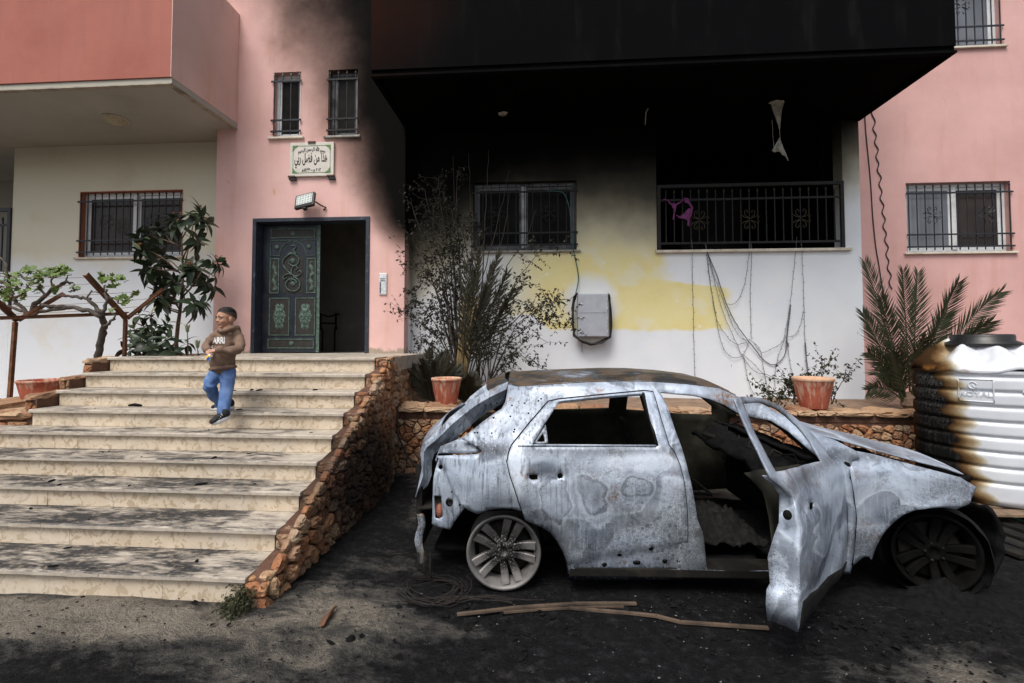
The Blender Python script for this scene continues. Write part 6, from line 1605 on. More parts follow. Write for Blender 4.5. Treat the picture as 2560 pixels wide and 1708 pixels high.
# ------------------------------------------------------------------ things on the house walls
MAT_MARBLEPLQ = simple('plaque marble', (.60, .57, .52), .5, 0, .10, 8, .05)
MAT_INK = simple('black engraved paint', (.012, .012, .014), .6)
MAT_GREENINK = simple('green ornament paint', (.10, .20, .06), .7, 0, .4, 40)
PX0, PX1, PZ0, PZ1, PYF = -4.065, -3.345, 4.175, 4.715, YT-.045
PQ = empty('name_plaque', ((PX0+PX1)/2, YT, PZ0), 'cream marble plaque with black Arabic lettering above the floodlight', 'plaque')
MB().box(PX0, PX1, PYF, YT-.004, PZ0, PZ1).build('slab', MAT_MARBLEPLQ, PQ, bevel=.004)
pcx, pcz = (PX0+PX1)/2, (PZ0+PZ1)/2
def ink(s, size, x, z, sx=1., sy=1., bend=0., mat=MAT_INK, bold=.0):
    me = text_mesh(s, size, .0015, bold=bold)
    xs_ = [v.co.x for v in me.vertices]; mid = (min(xs_)+max(xs_))/2; hw = (max(xs_)-min(xs_))/2
    for v in me.vertices:
        X = (v.co.x-mid)*sx; v.co = Vector((x+X, PYF-.0022-v.co.z, z+v.co.y*sy-bend*(X/(hw*sx))**2))
    me.materials.clear(); o = link('lettering', me, mat, PQ); return o
W1 = lambda s: s[::-1]
bsm = '\ufe91\ufeb4\ufee2'; allah = '\ufdf2'; rahman = '\ufe8d\ufedf\ufeae\ufea3\ufee4\ufee6'; rahim = '\ufe8d\ufedf\ufeae\ufea3\ufef4\ufee2'
ink(' '.join([W1(rahim), W1(rahman), allah, W1(bsm)]), .080, pcx, pcz+.135, .62, .95, .035, bold=.0012)
haza = '\ufeeb\ufeac\ufe8d'; min_ = '\ufee3\ufee6'; fadl = '\ufed3\ufec0\ufede'; rabbi = '\ufead\ufe91\ufef2'
ink(' '.join([W1(rabbi), W1(fadl), W1(min_), W1(haza)]), .135, pcx-.01, pcz-.045, .58, 1.55, 0, bold=.0022)
ink('\ufeeb'+'\u0661\u0664\u0663\u0663'+' \u2013 '+'\ufee1'+' '+'\u0662\u0660\u0661\u0662', .078, pcx, pcz-.195, .68, .9, 0, bold=.0016)
mb = MB(); m_ = .055
for a, b in (((PX0+m_+.09, PZ1-m_), (PX1-m_-.09, PZ1-m_)), ((PX0+m_+.09, PZ0+m_), (PX1-m_-.09, PZ0+m_)), ((PX0+m_, PZ0+m_+.09), (PX0+m_, PZ1-m_-.09)), ((PX1-m_, PZ0+m_+.09), (PX1-m_, PZ1-m_-.09))):
    mb.bar((a[0], PYF-.002, a[1]), (b[0], PYF-.002, b[1]), .007, .002, up=(0, 1, 0))
mb.build('green_border', MAT_GREENINK, PQ)
for cx_, sx in ((PX0+m_-.008, 1), (PX1-m_+.008, -1)):
    for cz_, sz in ((PZ0+m_-.008, 1), (PZ1-m_+.008, -1)):
        mb = MB(); y_ = PYF-.0035
        mb.add([(cx_, y_, cz_), (cx_+sx*.10, y_, cz_), (cx_+sx*.07, y_, cz_+sz*.022), (cx_+sx*.04, y_, cz_+sz*.04), (cx_+sx*.022, y_, cz_+sz*.07), (cx_, y_, cz_+sz*.10)], [(0, 1, 2, 3, 4, 5)])
        mb.build('corner_ornament', MAT_GREENINK, PQ, solid=.002)
for (x0, z0, w) in ((PX0-.02, PZ0-.02, .11), (PX1-.10, PZ0-.02, .11), (pcx-.06, PZ1-.015, .12)):
    MB().box(x0, x0+w, PYF-.018, YT-.003, z0, z0+.03).build('clip', simple('brown bracket', (.09, .05, .035), .7, .3), PQ, bevel=.003)
    if z0 < pcz: MB().box(x0+.01, x0+w+.01, PYF-.004, YT-.003, z0-.035, z0-.002).build('clip', MAT_IRON, PQ)
# floodlight
FLc = Vector((-3.735, YT-.17, 3.74)); FLT = empty('floodlight', (-3.72, YT, 3.66), 'black LED floodlight with a pale grid lens above the door', 'floodlight')
rot = Matrix.Rotation(R(-22), 3, 'X') @ Matrix.Rotation(R(-6), 3, 'Y') @ Matrix.Rotation(R(-10), 3, 'Z')
def fl(mb): mb.v = [tuple(FLc+rot @ Vector(v)) for v in mb.v]; return mb
fl(MB().box(-.165, .165, -.02, .03, -.125, .125)).build('housing', MAT_LID, FLT, bevel=.006)
t = NT('pale lens'); p = t.pos()
fl(MB().box(-.14, .14, -.024, -.021, -.075, .105)).build('lens', simple('pale floodlight lens', (.58, .64, .62), .25, 0, .08, 10, .05), FLT)
for i in range(6):
    for j in range(4):
        x_, z_ = -.118+.047*i, -.055+.046*j
        fl(MB().box(x_-.012, x_+.014, -.0262, -.0242, z_-.011, z_+.013)).build('led_cell', simple('grey led cell', (.30, .33, .33), .4) if (i, j) == (0, 0) else bpy.data.materials['grey led cell'], FLT)
MB().tube([FLc+Vector((.17, .0, -.02)), (-3.52, YT-.08, 3.69), (-3.47, YT-.02, 3.67), (-3.52, YT-.004, 3.64)], .011, 6).build('bracket', MAT_LID, FLT)
fl(MB().box(-.03, .03, -.01, .05, -.15, -.126)).build('gland', MAT_LID, FLT)
# intercom
IC = empty('intercom_panel', (-2.537, YT, 2.28), 'silver door intercom panel with two columns of buttons on the pink wall', 'intercom')
MAT_SILVER = simple('brushed silver', (.55, .57, .60), .4, .4, .08, 20, .05)
MB().box(-2.60, -2.475, YT-.022, YT-.002, 2.28, 2.615).build('housing', MAT_SILVER, IC, bevel=.005)
MB().box(-2.585, -2.49, YT-.025, YT-.0225, 2.50, 2.60).build('speaker_plate', simple('pale speaker plate', (.68, .70, .73), .45), IC)
for k in range(5): MB().box(-2.58, -2.495, YT-.027, YT-.0252, 2.492+.012*k-.002, 2.494+.012*k+.002).build('speaker_slot', MAT_LID if k % 2 else MAT_SILVER, IC)
for k in range(8):
    MB().box(-2.585, -2.565, YT-.028, YT-.0225, 2.305+.022*k, 2.318+.022*k).build('button', MAT_LID, IC); MB().box(-2.558, -2.492, YT-.026, YT-.0225, 2.303+.022*k, 2.320+.022*k).build('name_slot', bpy.data.materials['pale speaker plate'], IC)
# ceiling lamps
def clamp_lamp(c, r, label, mat):
    o = empty('ceiling_lamp', c, label, 'lamp', 'round ceiling lamps')
    q = link('diffuser', fixn(MB().lathe([(.001, -.085), (r*.5, -.075), (r*.85, -.045), (r, -.01)], (0, 0, 0), 32).mesh('d', True)), mat); q.parent = o
    q = link('base_ring', fixn(MB().lathe([(r*.9, -.02), (r*1.03, -.02), (r*1.03, .0), (r*.2, .0)], (0, 0, 0), 32).mesh('d', True)), MAT_STONETRIM); q.parent = o
c = at(290, 297, Z=SOF); clamp_lamp((c.x, c.y, SOF-.001), .165, 'beige round lamp under the red balcony', simple('dusty beige diffuser', (.42, .36, .24), .5))
clamp_lamp((-9.75, 8.3, SOF-.001), .15, 'dim round lamp at the left edge under the soffit', bpy.data.materials['dusty beige diffuser'])
clamp_lamp((-3.55, 8.2, 4.119), .20, 'dark round lamp on the ceiling of the hallway', simple('dark hall lamp', (.05, .045, .04), .6))
# melted lamp and plastic hanging under the black slab
MAT_MELT = simple('melted grey plastic', (.34, .33, .29), .6, 0, .4, 14, .4, dirt=(.12, .085, .045))
N_ = lambda x, y, Y=6.95: at(900+x/1.5667, y/1.5667, Y=Y)
ML = empty('melted_lamp', N_(1632, 385), 'melted lamp shade hanging on wires under the black slab', 'lamp')
def cone(a, b):
    th = 2*math.pi*a; top = N_(1632, 382); bot = N_(1643, 505); c_ = top.lerp(bot, b); c_.z = min(c_.z, SOF-.002); r_ = .10*(1-b)**1.2+.008
    r_ *= 1+.25*nz((math.cos(th)*2, math.sin(th)*2, b*3)); return tuple(c_+Vector((r_*math.cos(th), r_*.6*math.sin(th), 0)))
link('stretched_base', fixn(MB().sheet(cone, 20, 12).mesh('m', True)), MAT_MELT, ML)
MB().tube([N_(1642, 495), N_(1644, 520), N_(1646, 545)], .004, 5).tube([N_(1614, 470), N_(1617, 530), N_(1622, 580)], .003, 5).build('wire', MAT_MELT, ML)
def blob(a, b):
    q = [(1640, 535), (1612, 590), (1625, 610), (1680, 632), (1672, 610), (1650, 550)]
    c0 = N_(1643, 540); e0 = N_(1612, 592); e1 = N_(1678, 630)
    pt = c0.lerp(e0.lerp(e1, a), b); w = .07*math.sin(a*math.pi)*b; return tuple(pt+Vector((.012*nz((a*4, b*4, 1)), -w+.02*nz((a*5, b*5, 5)), .02*nz((a*5, b*3, 8)))))
link('melted_shade', fixn(MB().sheet(blob, 16, 12).mesh('m', True)), MAT_MELT, ML, solid=.006)
M2 = empty('lamp_remnant', N_(560, 440, 7.0), 'small pale lamp remnant on the blackened ceiling above the shrubs', 'lamp')
def rem(a, b):
    th = 2*math.pi*a; c_ = N_(560, 440, 7.0); return tuple(c_+Vector((.10*math.cos(th)*(1-b*.8), .08*math.sin(th)*(1-b*.8), -.06*b+.03*nz((math.cos(th)*2, math.sin(th)*2, b)))))
link('melted_base', fixn(MB().sheet(rem, 16, 6).mesh('m', True)), MAT_MELT, M2, solid=.004)
M3 = empty('hanging_strip', N_(1118, 430, 7.0), 'thin strip of plastic dangling from the black ceiling left of the loggia', 'plastic strip')
MB().tube([N_(1128, 425, 7.0), N_(1120, 440, 7.0), N_(1117, 490, 7.0)], [.016, .010, .006], 5).build('strip', MAT_MELT, M3, True)
# magenta laundry
V = lambda x, y, Y=YW-.07: at(1600+x/2.7036, 430+y/2.7036, Y=Y)
MAT_MAG = simple('scorched magenta cloth', (.16, .030, .13), .8, 0, .5, 16, .4)
LD = empty('magenta_cloth', V(250, 190), 'shrivelled magenta cloth hanging on the loggia railing', 'cloth')
for nm, pts in (('strap', [(160, 185), (185, 190), (205, 215), (240, 222), (275, 205), (292, 185)]), ('strap', [(295, 180), (320, 180), (330, 210), (352, 240), (345, 290), (320, 322)])):
    MB().tube([V(x, y) for x, y in pts], [.014, .012, .016, .018, .013, .012], 6).build(nm, MAT_MAG, LD, True)
def clo(pl, nm):
    o = panel([(V(x, y).x, V(x, y).z) for x, y in pl], [], .025, lambda u, v: (u, YW-.075+.03*nz((u*9, v*9, 2)), v)).build(nm, MAT_MAG, LD, True, solid=.006)
clo([(205, 215), (225, 222), (245, 218), (242, 250), (236, 280), (232, 325), (222, 322), (228, 260)], 'cloth_rag'); clo([(290, 182), (325, 180), (330, 205), (318, 215), (300, 205)], 'cloth_rag')
clo([(290, 285), (310, 265), (330, 245), (355, 250), (350, 290), (335, 322), (335, 370), (318, 362), (322, 330), (296, 318), (262, 312), (240, 288), (270, 300)], 'cloth_rag')
# meter box with cables
MBX = empty('meter_box', (.73, YW, 1.5), 'grey steel electricity meter box on the white wall with loops of black cable', 'meter box')
q0, q1 = K(1072, 806, 7.38), K(1258, 1068, 7.38); MAT_STEEL = simple('galvanised grey', (.38, .40, .45), .5, .2, .12, 9, .05)
MB().box(q0.x, q1.x, 7.40, YW-.002, q1.z, q0.z).build('case', MAT_STEEL, MBX, bevel=.006)
zm = K(1072, 924, 7.38).z
for (a, b) in ((zm+.004, q0.z-.015), (q1.z+.015, zm-.004)):
    d_ = MB().box(q0.x+.012, q1.x-.012, 7.388, 7.3995, a, b).build('door', MAT_STEEL, MBX, bevel=.003)
for (x, y) in ((1092, 868), (1092, 954), (1092, 1038)):
    k_ = K(x, y, 7.38); MB().lathe([(.001, -.016), (.012, -.014), (.016, .0)], (0, 0, 0), 10).build('latch', MAT_SILVER, None, True); o = COL.objects[-1]; o.rotation_euler = (R(90), 0, 0); o.location = (k_.x, 7.386, k_.z); o.scale = (1, 1, -1); put(o, MBX)
    MB().box(k_.x-.004, k_.x+.026, 7.366, 7.374, k_.z-.005, k_.z+.005).build('latch_lever', MAT_SILVER, MBX)
for (x, y) in ((1248, 838), (1250, 895), (1250, 955), (1250, 1035)):
    k_ = K(x, y, 7.38); MB().box(k_.x-.006, k_.x+.008, 7.380, 7.389, k_.z-.018, k_.z+.018).build('hinge', MAT_SILVER, MBX)
MAT_CABLE = simple('black cable', (.012, .012, .013), .6)
rc = random.Random(2)
for k in range(7):
    j = lambda: rc.random()*14-7
    yk_ = 7.40+.018*k
    pts = [K(x_+j(), y_+j(), yk_) for x_, y_ in ((1066, 800), (1052, 830), (1042, 900), (1040, 990), (1050, 1060), (1090, 1095), (1150, 1112), (1215, 1098), (1264, 1070), (1272, 1000), (1270, 900), (1264, 830), (1256, 800))]
    out = []
    for i in range(len(pts)-1):
        for s_ in range(4): out.append(pts[i].lerp(pts[i+1], s_/4))
    MB().tube(out, .009, 5).build('cable_loop', MAT_CABLE, MBX, True)
MB().tube([K(1095, 1085, 7.5), K(1098, 1105, 7.55), K(1097, 1160, 7.58)], .004, 4).build('cable_loop', MAT_CABLE, MBX)
# cables on the walls
def cable(name, label, pts, r, mat, cat='cable', group=None):
    P3 = [Vector(q) for q in pts]; out = []
    for i in range(len(P3)-1):
        p0 = P3[max(i-1, 0)]; p1_ = P3[i]; p2_ = P3[i+1]; p3 = P3[min(i+2, len(P3)-1)]
        for k in range(5):
            u = k/5; out.append(.5*((2*p1_)+(p2_-p0)*u+(2*p0-5*p1_+4*p2_-p3)*u*u+(3*p1_-p0-3*p2_+p3)*u**3))
    out.append(P3[-1]); return tag(MB().tube(out, r, 6).build(name, mat, None, True), label, cat, group)
MAT_GREENCABLE = simple('teal cable', (.02, .10, .085), .5)
cable('green_cable', 'thin green cable from the smoked window down to the meter box', [K(890, 188, 7.56), K(950, 190, 7.56), K(990, 205, 7.56), K(1018, 280, 7.56), K(1032, 380, 7.56), K(1042, 520, 7.53), K(1066, 640, 7.57), K(1076, 720, 7.57), K(1060, 805, 7.5)], .009, MAT_GREENCABLE)
Z3 = lambda x, y: at(2080+x/2.177, y/2.177, Y=YR-.012)
cable('wall_cable', 'nearly straight dark cable on the right pink wall', [Z3(178, 622), Z3(186, 740), Z3(200, 880), Z3(212, 1020), Z3(222, 1180), Z3(238, 1340), Z3(255, 1440), Z3(270, 1540), Z3(290, 1640)], .008, MAT_CABLE, 'cable', 'cables down the right pink wall')
wv = [Z3(212, 598)]
for k in range(26): yk = 625+k*38; wv.append(Z3(222+k*3.9+(11 if k % 2 else -7)*(.5+.5*abs(math.sin(k*.9))), yk))
cable('wall_cable', 'wavy dark cable on the right pink wall', wv, .008, MAT_CABLE, 'cable', 'cables down the right pink wall')
D2 = lambda x, y, Y: at(540+x/2.3054, 880+y/2.3054, Y=Y)
cable('hanging_hose', 'thin dark hose hanging from the stair wall down behind the car', [D2(1040, 12, 7.0), D2(1062, 60, 6.6), D2(1055, 200, 6.2), D2(1048, 330, 5.52), D2(1046, 460, 5.45), D2(1075, 540, 5.45), D2(1110, 610, 5.45), D2(1160, 670, 5.44), D2(1200, 720, 5.42)], .010, MAT_CABLE, 'hose')
# fairy lights
MAT_FAIRY = simple('grey light string', (.10, .10, .11), .6)
rf = random.Random(8)
def fairy(label, pts, r=.0035, bulbs=True):
    P3 = [V(x, y, YW-.02-.03*rf.random()) for x, y in pts]; out = []
    for i in range(len(P3)-1):
        p0 = P3[max(i-1, 0)]; a = P3[i]; b = P3[i+1]; p3 = P3[min(i+2, len(P3)-1)]
        for k in range(6):
            u = k/6; out.append(.5*((2*a)+(b-p0)*u+(2*p0-5*a+4*b-p3)*u*u+(3*a-p0-3*b+p3)*u**3)+Vector((rf.random()-.5, 0, rf.random()-.5))*.008)
    out.append(P3[-1]); o = tag(MB().tube(out, r, 4).build('light_string', MAT_FAIRY), label, 'light string', 'fairy light strings hanging from the loggia'); acc = 0
    if bulbs:
        mb = MB(); s_ = 1
        for i in range(1, len(out)):
            acc += (out[i]-out[i-1]).length
            if acc > .085:
                acc = 0; s_ = -s_; mb.tube([out[i], out[i]+Vector((s_*.022, -.006, .006))], [.0035, .003], 4)
        if mb.v: tag(mb.build('bulbs', MAT_FAIRY, o), kind='stuff')
fairy('leftmost light string hanging straight down the yellowed wall', [(350, 460), (355, 540), (353, 700), (358, 850), (362, 1000), (364, 1150), (368, 1280), (372, 1400)])
fairy('thick dark cord swooping from the loggia sill to the right-hand loop', [(440, 480), (455, 540), (520, 700), (580, 880), (640, 1010), (700, 1100), (770, 1190), (830, 1265), (900, 1305), (960, 1265), (985, 1210), (990, 1120), (1005, 1020), (1015, 900)], .007, False)
for k, (lab, pts) in enumerate((
    ('light string just left of the thick swooping cord', [(448, 530), (465, 680), (490, 850), (520, 1000), (580, 1100), (650, 1165), (720, 1150)]),
    ('light string sagging lowest on the left of the tangle', [(452, 535), (475, 750), (510, 950), (540, 1120), (590, 1230), (650, 1255), (700, 1230), (740, 1130)]),
    ('light string running beside the cord into the tangle', [(458, 540), (500, 700), (560, 860), (620, 1020), (680, 1120), (730, 1140)]),
    ('light string crossing the tangle down to the right pot', [(456, 540), (510, 770), (570, 970), (640, 1130), (700, 1260), (780, 1350), (860, 1370), (960, 1420), (1040, 1460)]),
    ('light string curving in from the middle railing ornament', [(740, 470), (735, 560), (715, 720), (680, 830), (640, 890), (580, 893)]),
    ('light string hanging straight from the middle of the railing', [(755, 480), (752, 640), (745, 820), (748, 980), (752, 1125)]),
    ('light string from the right ornament into the dark bunch', [(1060, 440), (1053, 540), (1035, 700), (1020, 850), (1005, 960), (985, 1060), (960, 1150), (880, 1200), (822, 1218), (770, 1160)]),
    ('rightmost light string hanging to the red clay pot', [(1090, 440), (1096, 560), (1103, 720), (1108, 880), (1112, 1020), (1115, 1160), (1125, 1280), (1135, 1390)]),
    ('light string drooping from the dark bunch to the sprigs', [(990, 1110), (1000, 1200), (1015, 1290), (1040, 1400), (1060, 1440)]),
    ('light string hanging from the tangle to the low sprigs', [(740, 1130), (810, 1200), (830, 1300), (850, 1400), (870, 1490)]),
    ('light string trailing at the foot of the tangle', [(700, 1240), (720, 1360), (745, 1450), (770, 1500)]),
    ('light string joining the bunch and the right string', [(1000, 1115), (1050, 1100), (1085, 1030), (1105, 940)]),
    ('light string dropping beside the bunch to the low shrub', [(985, 1110), (950, 1200), (920, 1310), (910, 1400), (915, 1480)]),
    ('light string across the lower tangle', [(690, 1230), (760, 1290), (850, 1380), (940, 1400), (1010, 1450)]))):
    fairy(lab, pts)
fairy('dark bunched light strings knotted above the pot', [(1018, 895), (1008, 980), (1000, 1060), (992, 1130), (1005, 1180)], .010, True)
fairy('knotted rope-like light string above the red pot', [(1118, 1150), (1122, 1230), (1130, 1310), (1138, 1380)], .009, True)
# dark iron frame standing in the hall
HB = empty('iron_stand', (-3.45, 8.7, 1.36), 'small dark iron frame standing in the unlit hallway', 'frame')
hx = at(822, 800, Y=8.7)
mb = MB()
for dx in (-.16, .14): mb.tube([(hx.x+dx, 8.7, hx.z-.16), (hx.x+dx, 8.7, hx.z+.13)], .018, 6).ball((hx.x+dx, 8.7, hx.z-.16), .035, 8, 6)
mb.tube([(hx.x-.2, 8.68, hx.z+.12), (hx.x, 8.68, hx.z+.06), (hx.x+.22, 8.68, hx.z+.11)], .016, 6).tube([(hx.x-.18, 8.7, hx.z-.06), (hx.x+.16, 8.7, hx.z-.07)], .016, 6).tube([(hx.x-.12, 8.7, hx.z-.18), (hx.x-.12, 8.7, 1.37)], .014, 6).tube([(hx.x+.12, 8.7, hx.z-.18), (hx.x+.12, 8.7, 1.37)], .014, 6)
mb.build('frame', MAT_COAL, HB, True)

# ------------------------------------------------------------------ litter on the burnt ground
def gat(px, py):
    p_ = at(px, py, Z=-.05)
    for _ in range(3): p_ = at(px, py, Z=gz(p_.x, p_.y))
    return p_
E4 = lambda x, y: gat(700+x/1.8077, 1380+y/1.8077)
MAT_BATTEN = simple('scorched brown strip', (.085, .058, .04), .85, 0, .6, 6, .4, dirt=(.02, .016, .013))
def strip(label, pts, w, up=.018):
    P3 = [E4(*q)+Vector((0, 0, up)) for q in pts]; mb = MB()
    for a, b in zip(P3[:-1], P3[1:]): mb.bar(a, b+(b-a)*.02, w, .012)
    tag(mb.build('trim_strip', MAT_BATTEN), label, 'strip', 'burnt trim strips on the ground')
strip('straight brown trim strip lying left of centre in front of the car', [(800, 296), (930, 282), (1060, 266), (1200, 256), (1340, 247), (1480, 246), (1608, 247)], .022)
strip('thin pale trim strip beside the straight brown one', [(1010, 283), (1150, 272), (1280, 264), (1400, 259), (1550, 258)], .010, .012)
strip('bent brown trim strip pointing towards the open car door', [(1310, 268), (1440, 280), (1580, 292), (1700, 305), (1810, 333), (1950, 343), (2080, 352), (2205, 360)], .022, .02)
pr = E4(215, 300)
mb = MB().sheet(lambda a, b: tuple(E4(190+60*a+10*math.sin(b*4), 345-85*a)+Vector((.05*(b-.5)*math.sin(a*3+.3), .03*(b-.5), .015+.03*math.sin(b*3)*math.sin(a*3)))), 8, 6)
tag(mb.build('rusty_scrap', MAT_RUST, None, True, solid=.003), 'curled rusty scrap on the ground below the stair wall', 'scrap')
# wire coil near the rear wheel
mb = MB(); rw = random.Random(12)
for k in range(14):
    c_ = E4(690+rw.gauss(0, 14), 190+rw.gauss(0, 12)); r_ = .14+.05*rw.random(); a0 = rw.random()*6; mb.tube([c_+Vector((r_*1.15*math.cos(a0+q*.45), r_*.9*math.sin(a0+q*.45), .02+.02*math.sin(q+k)+.01*k/5)) for q in range(10+rw.randrange(5))], .0022, 3)
for k in range(10):
    a = E4(720+rw.random()*60, 215+rw.random()*40); b = E4(820+rw.random()*380, 205+rw.random()*50); mb.tube(curve3(a+Vector((0, 0, .02)), b+Vector((0, 0, .015)), -.01, 5, .03, rw), .002, 3)
tag(mb.build('tyre_wire', simple('burnt tyre wire', (.018, .014, .012), .9, .2)), 'loose coil of burnt tyre wire beside the rear wheel', 'wire')
# char crust under and around the car
def crust(name, label, cx, cy, rx, ry, h, seed, mat=MAT_COAL, kind=None):
    c_ = gat(cx, cy)
    def f(a, b):
        th = 2*math.pi*a; k = 1+.35*nz((math.cos(th)*1.6, math.sin(th)*1.6, seed)); x = c_.x+rx*k*b*math.cos(th); y = c_.y+ry*k*b*math.sin(th)
        return (x, y, gz(x, y)-.012+max(0, h*(1-b**2)*(.6+.9*nz((x*6, y*6, seed))+.5*abs(nz((x*17, y*17, seed)))))+.006)
    tag(MB().sheet(f, 48, 14).build(name, mat, None, True), label, 'char')
crust('melted_rubber', 'melted black rubber spread below the front wheel', 2375, 1500, .42, .20, .12, 1)
crust('melted_rubber', 'black crust of melted plastic under the open front door', 2080, 1480, .34, .16, .05, 2)
crust('char_crust', 'cracked black crust in the foreground below the trim strips', 1540, 1590, .26, .08, .035, 4)
crust('char_crust', 'black crust under the sill of the car', 1560, 1465, .85, .12, .035, 5)
crust('char_crust', 'small black lump on the ground below the rusty scrap', 876, 1598, .035, .025, .04, 6)
# countless flakes
def flakes(name, label, n, mat, area, rnd, s0, s1, flat=.35):
    mb = MB()
    for _ in range(n):
        x, y = area(rnd); z = gz(x, y)-.004; s_ = s0+(s1-s0)*rnd.random()**3
        k = 3+rnd.randrange(3); a0 = rnd.random()*6; j = len(mb.v); tl = rnd.random()-.5
        for q in range(k): a = a0+2*math.pi*q/k; r_ = s_*(.5+.7*rnd.random()); mb.v.append((x+r_*math.cos(a), y+r_*math.sin(a)*.8, z+.010+s_*flat*tl*math.cos(a)+.004*rnd.random()))
        mb.v.append((x, y, z+.012+s_*flat*(.4+.6*rnd.random())))
        for q in range(k): mb.f.append((j+q, j+(q+1) % k, j+k))
    tag(mb.build(name, mat), label, 'debris', None, 'stuff')
def gb2(r): return (r.gauss(.9, 1.2), r.gauss(2.78, .28))
def ga(r): return (-3.6+7.6*r.random(), 1.0+2.0*r.random()**.8)
def gb(r): return (r.gauss(.9, 1.1), r.gauss(2.75, .35))
rk = random.Random(31)
flakes('ash_flakes', 'black ash flakes scattered over the yard', 2600, MAT_COAL, ga, rk, .0025, .016)
MAT_ASHW = simple('pale ash and glass crumbs', (.10, .102, .105), .7, 0, .6, 60)
flakes('glass_crumbs', 'pale glass crumbs and ash scattered around the car', 600, MAT_ASHW, gb, rk, .0012, .009, .6)
flakes('glass_crumbs', 'pale grit scattered over the yard', 400, MAT_ASHW, ga, rk, .001, .005, .6)
flakes('char_chunks', 'black charred chunks strewn on the ground around the car', 420, MAT_COAL, gb2, rk, .008, .034, .7)
# scraps of char lying on the steps
rq = random.Random(6)
MAT_SCRAP = MAT_COAL
for k in range(34):
    i = rq.randrange(2, 9); x = SX0+.3+(SX1-SX0-.5)*rq.random(); y = NOSE_Y[i]+.03+(NOSE_Y[i-1]-NOSE_Y[i]-.02)*rq.random(); s_ = .007+.020*rq.random()**2
    mb = MB().ball((0, 0, 0), (s_*1.8, s_*.7, s_*.35), 7, 4)
    mb.v = [(a+.4*s_*nz((a*90+k, b*90, c_*90)), b+.4*s_*nz((b*90+k, c_*90, a*90)), c_) for a, b, c_ in mb.v]
    o = mb.build('char_scrap', MAT_COAL, None, False); o.location = (x, y, NOSE_Z[i]+s_*.2); o.rotation_euler = (0, 0, rq.random()*3); tag(o, 'small black scrap of char lying on the %s marble step from the top' % ('', '', 'third', 'fourth', 'fifth', 'sixth', 'seventh', 'eighth', 'lowest')[i] if i < 8 else 'small black scrap of char lying on the lowest marble step', 'char', 'char scraps on the steps')
o = MB().tube([(0, 0, .008), (.06, .01, .014), (.12, -.01, .008), (.15, .02, .008)], [.012, .02, .016, .006], 6).build('char_piece', MAT_COAL, None, True); o.location = (*at(322, 1016, Z=NOSE_Z[3]).xy, NOSE_Z[3]); tag(o, 'largest black char piece, on the fourth step left of the person', 'char')
# weeds in the corner at the foot of the stairs
mb = MB(); rg = random.Random(14)
WD = lambda x, y: gat(540+x/2.3054, 880+y/2.3054)
for k in range(1500):
    q = rg.random(); b0 = WD(60+300*q+rg.gauss(0, 26), 1520-185*q+rg.gauss(0, 22)); h = (.03+.085*rg.random())*(1 if q > .25 else .6)
    a = rg.random()*6.28; d = Vector((math.cos(a)*.35, math.sin(a)*.35, 1)).normalized(); e = b0+d*h; w = Vector((-math.sin(a), math.cos(a), 0))*.006
    twig_leaves(mb, e, d, 2, .020, rg); j = len(mb.v); mb.v += [tuple(b0-w*.3+Vector((0, 0, -.02))), tuple(b0+w*.3+Vector((0, 0, -.02))), tuple(e)]; mb.f.append((j, j+1, j+2))
tag(mb.build('weeds', leafmat('dusty weed', (.028, .034, .016), (.085, .085, .045), .8)), 'dusty green weeds at the foot of the stair wall', 'weeds', None, 'stuff')
# hose and boards at the right edge
X2 = lambda x, y: gat(2100+x/3.4087, 1100+y/3.4087)
cable('garden_hose', 'thin green hose running over the ground below the tank at the right edge', [X2(1240, 620)+Vector((0, 0, .10)), X2(1350, 660)+Vector((0, 0, .06)), X2(1480, 690)+Vector((0, 0, .03)), X2(1600, 730)+Vector((0, 0, .02))], .009, MAT_GREENCABLE, 'hose')
CB = empty('charred_boards', X2(1420, 880), 'charred boards lying on the ground below the pallet at the right edge', 'boards')
for (a, b) in (((1260, 760), (1600, 880)), ((1260, 830), (1600, 960)), ((1250, 900), (1600, 1030)), ((1280, 700), (1600, 800))):
    MB().bar(X2(*a)+Vector((0, 0, .03)), X2(*b)+Vector((0, 0, .03)), .13, .03).build('board', MAT_CHAR, CB, bevel=.004)

# ------------------------------------------------------------------ the child on the stairs
def fuse(mb, voxel, it=6, fac=.5, fn=None):
    """melt overlapping volumes into one continuous skin"""
    ob = bpy.data.objects.new('fuse_tmp', mb.mesh('fuse_tmp')); COL.objects.link(ob)
    m = ob.modifiers.new('r', 'REMESH'); m.mode = 'VOXEL'; m.voxel_size = voxel
    m = ob.modifiers.new('s', 'SMOOTH'); m.factor = fac; m.iterations = it
    bpy.context.view_layer.update()
    me = bpy.data.meshes.new_from_object(ob.evaluated_get(bpy.context.evaluated_depsgraph_get()))
    bpy.data.objects.remove(ob)
    if fn:
        me.update(); ns = [v.normal.copy() for v in me.vertices]
        for v, n in zip(me.vertices, ns): v.co = v.co+n*fn(v.co, n)
    me.shade_smooth(); me.update(); return me
BY0 = 4.02
B = lambda x, y, dy=0.: at(480+x/4.611, 740+y/4.611, Y=BY0+dy)
def limb(mb, pts, rs_, seg=14):
    out = []; ro = []
    for i in range(len(pts)-1):
        for k in range(4): out.append(Vector(pts[i]).lerp(Vector(pts[i+1]), k/4)); ro.append(rs_[i]+(rs_[i+1]-rs_[i])*k/4)
    out.append(Vector(pts[-1])); ro.append(rs_[-1]); mb.tube(out, ro, seg)
    for p_, r_ in ((out[0], ro[0]), (out[-1], ro[-1])): mb.ball(p_, r_, seg, 8)
    return mb
t = NT('skin'); p = t.pos()
MAT_SKIN = t.out(t.ramp(t.noise(p, 30, 3), [(.3, (.40, .21, .135)), (.7, (.47, .26, .175))]), .55, 0, None, spec=.35)
